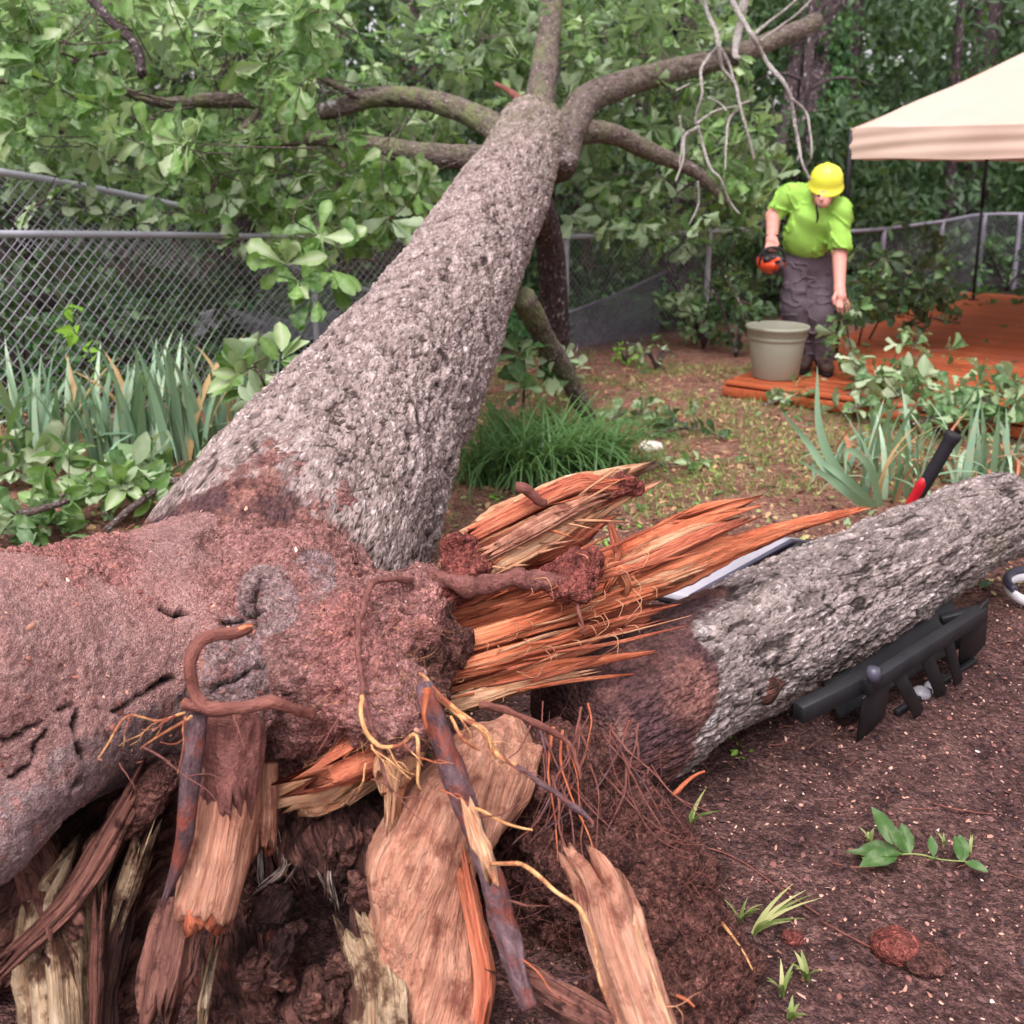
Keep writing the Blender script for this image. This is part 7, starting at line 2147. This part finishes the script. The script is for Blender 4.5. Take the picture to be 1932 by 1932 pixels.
# left bottom: leaves pressed down in front of the irises
LB = 'leafy oak twigs on the ground left of the trunk'
spray('oak twig with large pale upturned leaves, farthest left below the irises', [gpt(-10, 930) + (0, 0, .06), gpt(60, 905) + (0, 0, .12), gpt(140, 895) + (0, 0, .14)], 66, BK_PALE, grp=LB, jit=.10, lo=.12, hi=.17, name='leafy_twig', cat='leafy twig')
spray('oak twig with broad pale leaves in the middle below the irises', [gpt(190, 985) + (0, 0, .06), gpt(250, 945) + (0, 0, .12), gpt(330, 930) + (0, 0, .10)], 66, BK_PALE + BK_CUT, grp=LB, jit=.10, lo=.12, hi=.17, name='leafy_twig', cat='leafy twig')
spray('yellow green oak twig just above the big left root', [gpt(60, 1030) + (0, 0, .10), gpt(150, 990) + (0, 0, .18), gpt(230, 985) + (0, 0, .16)], 66, BK_GREEN, grp=LB, jit=.10, lo=.11, hi=.16, name='leafy_twig', cat='leafy twig')
spray('dark green leaves at the left edge touching the big root', [gpt(-20, 1040) + (0, 0, .05), gpt(50, 1030) + (0, 0, .12), gpt(120, 1035) + (0, 0, .10)], 72, BK_GREEN + BK_CUT, grp=LB, jit=.10, lo=.10, hi=.15, name='leafy_twig', cat='leafy twig')
spray('green leaves tucked against the trunk above the left root', [gpt(200, 1010) + (0, 0, .10), gpt(250, 970) + (0, 0, .16), gpt(310, 935) + (0, 0, .12)], 54, BK_GREEN + BK_PALE[:4], grp=LB, jit=.09, lo=.10, hi=.15, name='leafy_twig', cat='leafy twig')
spray('green oak sprig standing up against the trunk beside the irises', [gpt(520, 800), W(500, 730, 4.7), W(470, 670, 4.65)], 30, BK_GREEN, grp=LB, jit=.10, lo=.11, hi=.16, name='leafy_twig', cat='leafy twig')
spray('dark leaves low against the trunk right of the irises', [gpt(480, 850), W(530, 760, 4.4), W(560, 720, 4.4)], 30, BK_GREEN, grp=LB, jit=.10, lo=.10, hi=.14, name='leafy_twig', cat='leafy twig')
for lb, l in (('thin bare branch lying across the leaves below the irises', [(200, 1000, 6, 4.3), (260, 950, 7, 4.5), (335, 905, 6, 4.8), (400, 935, 5, 4.6), (470, 940, 4, 4.5)]),
              ('dark bare branch lying at the left edge below the irises', [(-30, 985, 8, 4.3), (60, 965, 8, 4.3), (130, 945, 6, 4.4)]),
              ('thin dark branch forking down among the pale leaves', [(330, 905, 4, 4.7), (355, 950, 5, 4.6), (390, 985, 5, 4.4)])):
    N = nodes(l)
    b = thing('bare_branch', lb, 'branch', N[0][:3])
    V, F, A = tube(N, .03, 8, namp=.2); A['bh'] = np.full(len(V), .5); A['moss'] = np.zeros(len(V))
    mk('stem', V, F, MAT['bark_branch'], b, attrs=A)
# bright vine climbing the fence mesh
vn = [W(98, 545, 5.9), W(120, 570, 5.9), W(150, 600, 5.9), W(160, 650, 5.85), W(200, 700, 5.8), W(260, 740, 5.75)]
spray('bright yellow green vine climbing the left fence mesh', vn, 26, BK_BRIGHT, jit=.03, lo=.05, hi=.10, per=2, cat='vine', name='vine', r=.003)
spray('oak leaves caught on the fallen fence pipe at the top left', [W(60, 390, 6.3), W(110, 375, 6.4), W(180, 400, 6.5)], 40, BK_GREEN + BK_PALE, jit=.12, lo=.11, hi=.16, cat='leafy twig', name='leafy_twig')
spray('pale leaves caught between the fence pipe and the top rail', [W(190, 415, 6.6), W(260, 405, 6.7), W(350, 400, 6.8)], 40, BK_PALE + BK_GREEN, jit=.10, lo=.10, hi=.15, cat='leafy twig', name='leafy_twig')
spray('pale leaf bunch hooked on the top rail right of the fence tie', [W(400, 455, 6.6), W(430, 462, 6.6), W(460, 465, 6.7)], 14, BK_PALE, jit=.04, lo=.10, hi=.14, cat='leafy twig', name='leafy_twig')
spray('pale leaves on the top rail of the right fence panel', [W(1180, 440, 8.7), W(1230, 450, 8.8), W(1310, 470, 9.0)], 30, BK_CUT + BK_PALE, jit=.12, lo=.10, hi=.15, cat='leafy twig', name='leafy_twig')
# twig lying on the bare soil at the lower right
g0, g1, g2 = gpt(1625, 1640), gpt(1720, 1632), gpt(1830, 1640)
tw_ = thing('leafy_twig', 'small green leafy twig lying alone on the bare soil at the lower right', 'leafy twig', g1)
V, F, A = tube(np.array([(*(g0 + (0, 0, .03)), .002), (*(g1 + (0, 0, .03)), .0022), (*((g1 + g2) / 2 + (0, 0, .02)), .002), (*(g2 + (0, 0, .02)), .0012)]), .02, 6)
A['bh'] = np.full(len(V), .9); A['moss'] = np.zeros(len(V)); mk('stem', V, F, MAT['grass'], tw_, attrs={'lv': np.full(len(V), .6)})
for (x, y, z, ax_, ay_, az_, L_) in ((1700, 1635, .03, -.9, .2, .15, .11), (1712, 1630, .03, -.5, .1, .7, .085), (1690, 1640, .03, -.9, -.25, .1, .10), (1715, 1632, .03, -.1, .35, .6, .07), (1680, 1628, .05, -.35, .2, .9, .09), (1640, 1640, .03, -.9, .3, .2, .06),
                                      (1760, 1630, .02, .1, .5, .4, .05), (1765, 1635, .02, -.3, -.3, .3, .045), (1815, 1640, .02, .3, .9, .8, .07), (1820, 1642, .02, .5, -.5, .2, .05), (1812, 1640, .02, -.1, .5, .9, .06)):
    p = gpt(x, y) + (0, 0, z)
    a = unit(np.array((ax_, ay_, az_)))
    X, Y, Z = frames(a[None], unit(np.array((.1, -.5, .8)) + NR.randn(3) * .3)[None])
    inst('leaf', BK_GREEN[RND.choice((0, 4, 8))], leaf_matrix(p, X[0], Y[0], Z[0], L_ * .95), tw_)

# ------------------------------------------------------------------ grass tufts and weeds that stand alone
def tuft(px_, py_, n, h, label, w=.005, lean=(0, 0), mat='grass'):
    g = gpt(px_, py_)
    t = thing('grass_tuft', label, 'grass tuft', g, 'loose grass tufts on the soil')
    for i in range(n):
        az = RND.uniform(0, 6.28); ln = h * RND.uniform(.6, 1.1)
        dr = np.array((math.cos(az) * .5 + lean[0], math.sin(az) * .5 + lean[1], 0))
        rows = np.array([g + dr * ln * f * (.4 + .6 * f) + (0, 0, ln * f * (1 - .35 * f)) for f in np.linspace(0, 1, 6)])
        sd = unit(np.cross(dr + (1e-3, 0, 0), (0, 0, 1)))
        ww = w * (1 - np.linspace(0, 1, 6) ** 2)[:, None] + .0003
        V = np.stack((rows - sd * ww, rows + sd * ww), 1).reshape(-1, 3)
        mk('blade', V, np.array([(q * 2, q * 2 + 1, q * 2 + 3, q * 2 + 2) for q in range(5)]), MAT[mat], t, attrs={'lv': np.full(12, RND.random())})
tuft(1300, 1560, 6, .09, 'cut grass tuft at the edge of the root soil below the log', .006, (.7, .3))
tuft(1395, 1745, 12, .10, 'pale grass tuft on the soil right of the root mound', .004)
tuft(1420, 1765, 7, .10, 'flattened grass tuft beside the pale tuft', .006, (.9, .2))
tuft(1475, 1880, 9, .10, 'green grass tuft near the bottom, right of the root mound', .005)
tuft(1520, 1850, 8, .07, 'small weed tuft with broad blades near the bottom of the soil', .008)
tuft(1490, 1925, 7, .06, 'grass tuft cut off by the bottom edge', .006, (.3, 0))
tuft(1640, 1590, 5, .05, 'tiny pale seedling above the leafy twig', .007)
tuft(1780, 1595, 6, .05, 'dry straw tuft right of the leafy twig', .003)
tuft(1830, 1610, 6, .06, 'dry brown tuft at the right above the leafy twig', .003)

# thin root strands lying on the soil
for lb, pts in (('thin reddish root strand running across the soil from the root mound', [(1300, 1600), (1350, 1608), (1400, 1630), (1450, 1665), (1500, 1700), (1545, 1730)]),
                ('faint root strand in the soil near the reddish clod', [(1545, 1740), (1600, 1770), (1660, 1800), (1700, 1815)]),
                ('dry straw lying on the soil above the leafy twig', [(1760, 1520), (1810, 1532), (1870, 1540)]),
                ('dry stem pointing at the leafy twig from the left', [(1570, 1633), (1610, 1640), (1650, 1642)])):
    P_ = [gpt(*p) + (0, 0, .006) for p in pts]
    b_ = thing('root_strand', lb, 'root strand', P_[0])
    V, F, A = tube(np.array([(*p, .0022) for p in P_]), .02, 6)
    mk('strand', V, F, MAT['root_brown'], b_, attrs=A)
# ------------------------------------------------------------------ loose things on the soil
def rock(px_, py_, rx, ry, rz, mat, label, cat, name, seed=0):
    g = gpt(px_, py_)
    t = thing(name, label, cat, g)
    V, Q = solid([('e', g + (0, 0, rz * .6), (rx, ry, rz), None)], min(rx, rz) / 6, .02, extra=lambda P: .18 * rz * fbm(P * 40, 3, seed))
    N = vnormals(V, Q)
    V = V + N * (.18 * rz * fbm(V * 70, 3, seed + 1))[:, None]
    mk('rock' if 'rock' in name else 'clod', V, Q, MAT[mat], t)
rock(1228, 850, .07, .05, .035, 'white_chip', 'white chip of wood lying on the path beside dark leaves', 'chip', 'white_chip', 1)
rock(1690, 1800, .055, .045, .03, 'soil_red', 'reddish clay clod on the soil at the lower right', 'clod', 'clay_clod', 2)
rock(1740, 1815, .055, .05, .02, 'soil_brown', 'dark hollowed soil clod beside the reddish clod', 'clod', 'soil_clod', 3)
rock(1495, 1775, .022, .02, .014, 'soil_red', 'small red clay crumb beside the flattened grass tuft', 'clod', 'clay_clod', 4)
# chips, pebbles and fallen leaf litter: nobody could count them
def scatter_chips(n, xr, yr, lo, hi, mat, name, lv=False, el=2.2, thick=.3, maskf=None):
    x = NR.uniform(*xr, n); y = NR.uniform(*yr, n)
    if maskf is not None:
        m = maskf(x, y); x, y = x[m], y[m]; n = len(x)
    out = []
    s = NR.uniform(lo, hi, n) * NR.uniform(.5, 1.0, n)
    a = NR.uniform(0, 6.28, n)
    z = np.array([gz(p, q) for p, q in zip(x, y)])
    e1 = np.stack((np.cos(a), np.sin(a), NR.randn(n) * .3), 1) * (s * NR.uniform(.8, el, n))[:, None]
    e2 = np.stack((-np.sin(a), np.cos(a), NR.randn(n) * .3), 1) * s[:, None]
    c = np.stack((x, y, z + s * thick * .5 + .001), 1)
    ring = []
    for q in range(6):
        t = q * math.pi / 3
        rr_ = NR.uniform(.45, 1.1, (n, 1))
        ring.append(c + (e1 * math.cos(t) + e2 * math.sin(t)) * rr_ + np.array((0, 0, 1)) * (s * NR.uniform(-.25, .25, n))[:, None])
    Vq = np.stack(ring + [c + np.array((0, 0, 1.0)) * (s * thick)[:, None] + e1 * NR.uniform(-.3, .3, (n, 1))], 1).reshape(-1, 3)
    b = (np.arange(n) * 7)[:, None]
    F = np.concatenate([b + np.array((q, (q + 1) % 6, 6))[None] for q in range(6)])
    o = mk(name, Vq, F, MAT[mat], smooth=False, attrs={'lv': np.repeat(NR.rand(n), 7)})
    return tag(o, kind='stuff')
def m_lv(name, stops, rough=.85):
    b = MB(name)
    return b.out(b.ramp(b.att('lv'), stops), rough, None, .2)
MAT['chips'] = m_lv('pale_wood_chips', [(0, S(150, 104, 92)), (.5, S(186, 140, 124)), (.9, S(206, 166, 148)), (1, S(226, 208, 196))])
MAT['pebbles'] = m_lv('soil_crumbs', [(0, S(52, 40, 44)), (.5, S(84, 62, 64)), (.8, S(112, 82, 80)), (1, S(140, 92, 84))])
MAT['litter'] = m_lv('leaf_litter_colours', [(0, S(112, 70, 58)), (.35, S(160, 110, 88)), (.6, S(188, 150, 116)), (.8, S(166, 166, 110)), (1, S(122, 142, 82))])
tag(scatter_chips(11000, (-.2, 3.4), (1.3, 4.6), .0016, .0066, 'chips', 'wood_chips'), 'small pale wood chips strewn over the bare soil at the lower right')
tag(scatter_chips(9500, (-.2, 3.4), (1.3, 4.6), .003, .012, 'pebbles', 'soil_crumbs', el=1.3, thick=.7), 'dark crumbs of soil strewn over the bare ground')
tag(scatter_chips(14000, (-3.4, 4.0), (3.6, 8.2), .006, .024, 'litter', 'leaf_litter', el=1.8, thick=.2), 'brown and green leaf litter covering the path and bed')
# small dead twigs and bark mulch among the crumbs
out = []
for i in range(420):
    x, y = RND.uniform(-.1, 3.3), RND.uniform(1.35, 6.2)
    a = RND.uniform(0, 6.28); ln = RND.uniform(.02, .09)
    z0 = gz(x, y) + .005
    p = np.array((x, y, z0)); d = np.array((math.cos(a), math.sin(a), RND.uniform(-.05, .12)))
    r = RND.uniform(.0008, .0022)
    out.append(tube(np.array([(*p, r), (*(p + d * ln * .5 + NR.randn(3) * .003), r), (*(p + d * ln), r * .6)]), ln / 4, 4, cap=False))
V, F, A = join(out)
tag(mk('twig_litter', V, F, MAT['root_brown'], attrs=A), 'short dead twigs scattered over the bare soil and path', None, None, 'stuff')
x = NR.uniform(.4, 3.2, 260); y = NR.uniform(3.4, 7.0, 260); n = 260
P = np.stack((x, y, np.array([gz(a, b) for a, b in zip(x, y)]) + .012), 1)
V, F, A = leafset(P, unit(NR.randn(n, 3) * (1, 1, .15)), unit(NR.randn(n, 3) * .3 + (0, 0, 1)), NR.uniform(.05, .10, n), OAK)
P2 = np.array([DC + DL * RND.uniform(.3, 5.5) + DF * RND.uniform(.3, 3.8) + (0, 0, DZ + .012) for _ in range(110)]); P = np.vstack((P, P2)); n = len(P)
V, F, A = leafset(P, unit(NR.randn(n, 3) * (1, 1, .15)), unit(NR.randn(n, 3) * .3 + (0, 0, 1)), NR.uniform(.05, .10, n), OAK)
tag(mk('fallen_leaves', V, F, MAT['leaf_cut'], attrs=A), 'loose green oak leaves strewn over the path and the deck', None, None, 'stuff')
x = NR.uniform(-.3, 2.6, 12000); y = NR.uniform(4.4, 8.2, 12000)
m = fbm(np.stack((x * 1.6, y * 1.6, x * 0), 1), 3, 77) > .10
x, y = x[m], y[m]; n = len(x)
P = np.stack((x, y, np.array([gz(a, b) for a, b in zip(x, y)])), 1)
V, F, A = leafset(P, unit(NR.randn(n, 3) * (.6, .6, .2) + (0, 0, 1)), NR.randn(n, 3), NR.uniform(.02, .055, n), [FAR[0]], wid=.4)
tag(mk('short_grass', V, F, MAT['grass'], attrs=A), 'thin yellow green grass growing on the path before the deck', None, None, 'stuff')
x = NR.uniform(-.2, 3.2, 420); y = NR.uniform(1.5, 6.5, 420)
m = fbm(np.stack((x * 2.4, y * 2.4, x * 0), 1), 2, 99) > .12
x, y = np.repeat(x[m], 5) + NR.randn(m.sum() * 5) * .02, np.repeat(y[m], 5) + NR.randn(m.sum() * 5) * .02
n = len(x)
P = np.stack((x, y, np.array([gz(a, b) for a, b in zip(x, y)]) + .008), 1)
V, F, A = leafset(P, unit(NR.randn(n, 3) * (1, 1, .2) + (0, 0, .3)), unit(NR.randn(n, 3) * .4 + (0, -.2, 1)), NR.uniform(.012, .03, n), OVAL)
tag(mk('weed_seedlings', V, F, MAT['leaf_bright'], attrs=A), 'tiny bright green weed seedlings dotted over the ground', None, None, 'stuff')
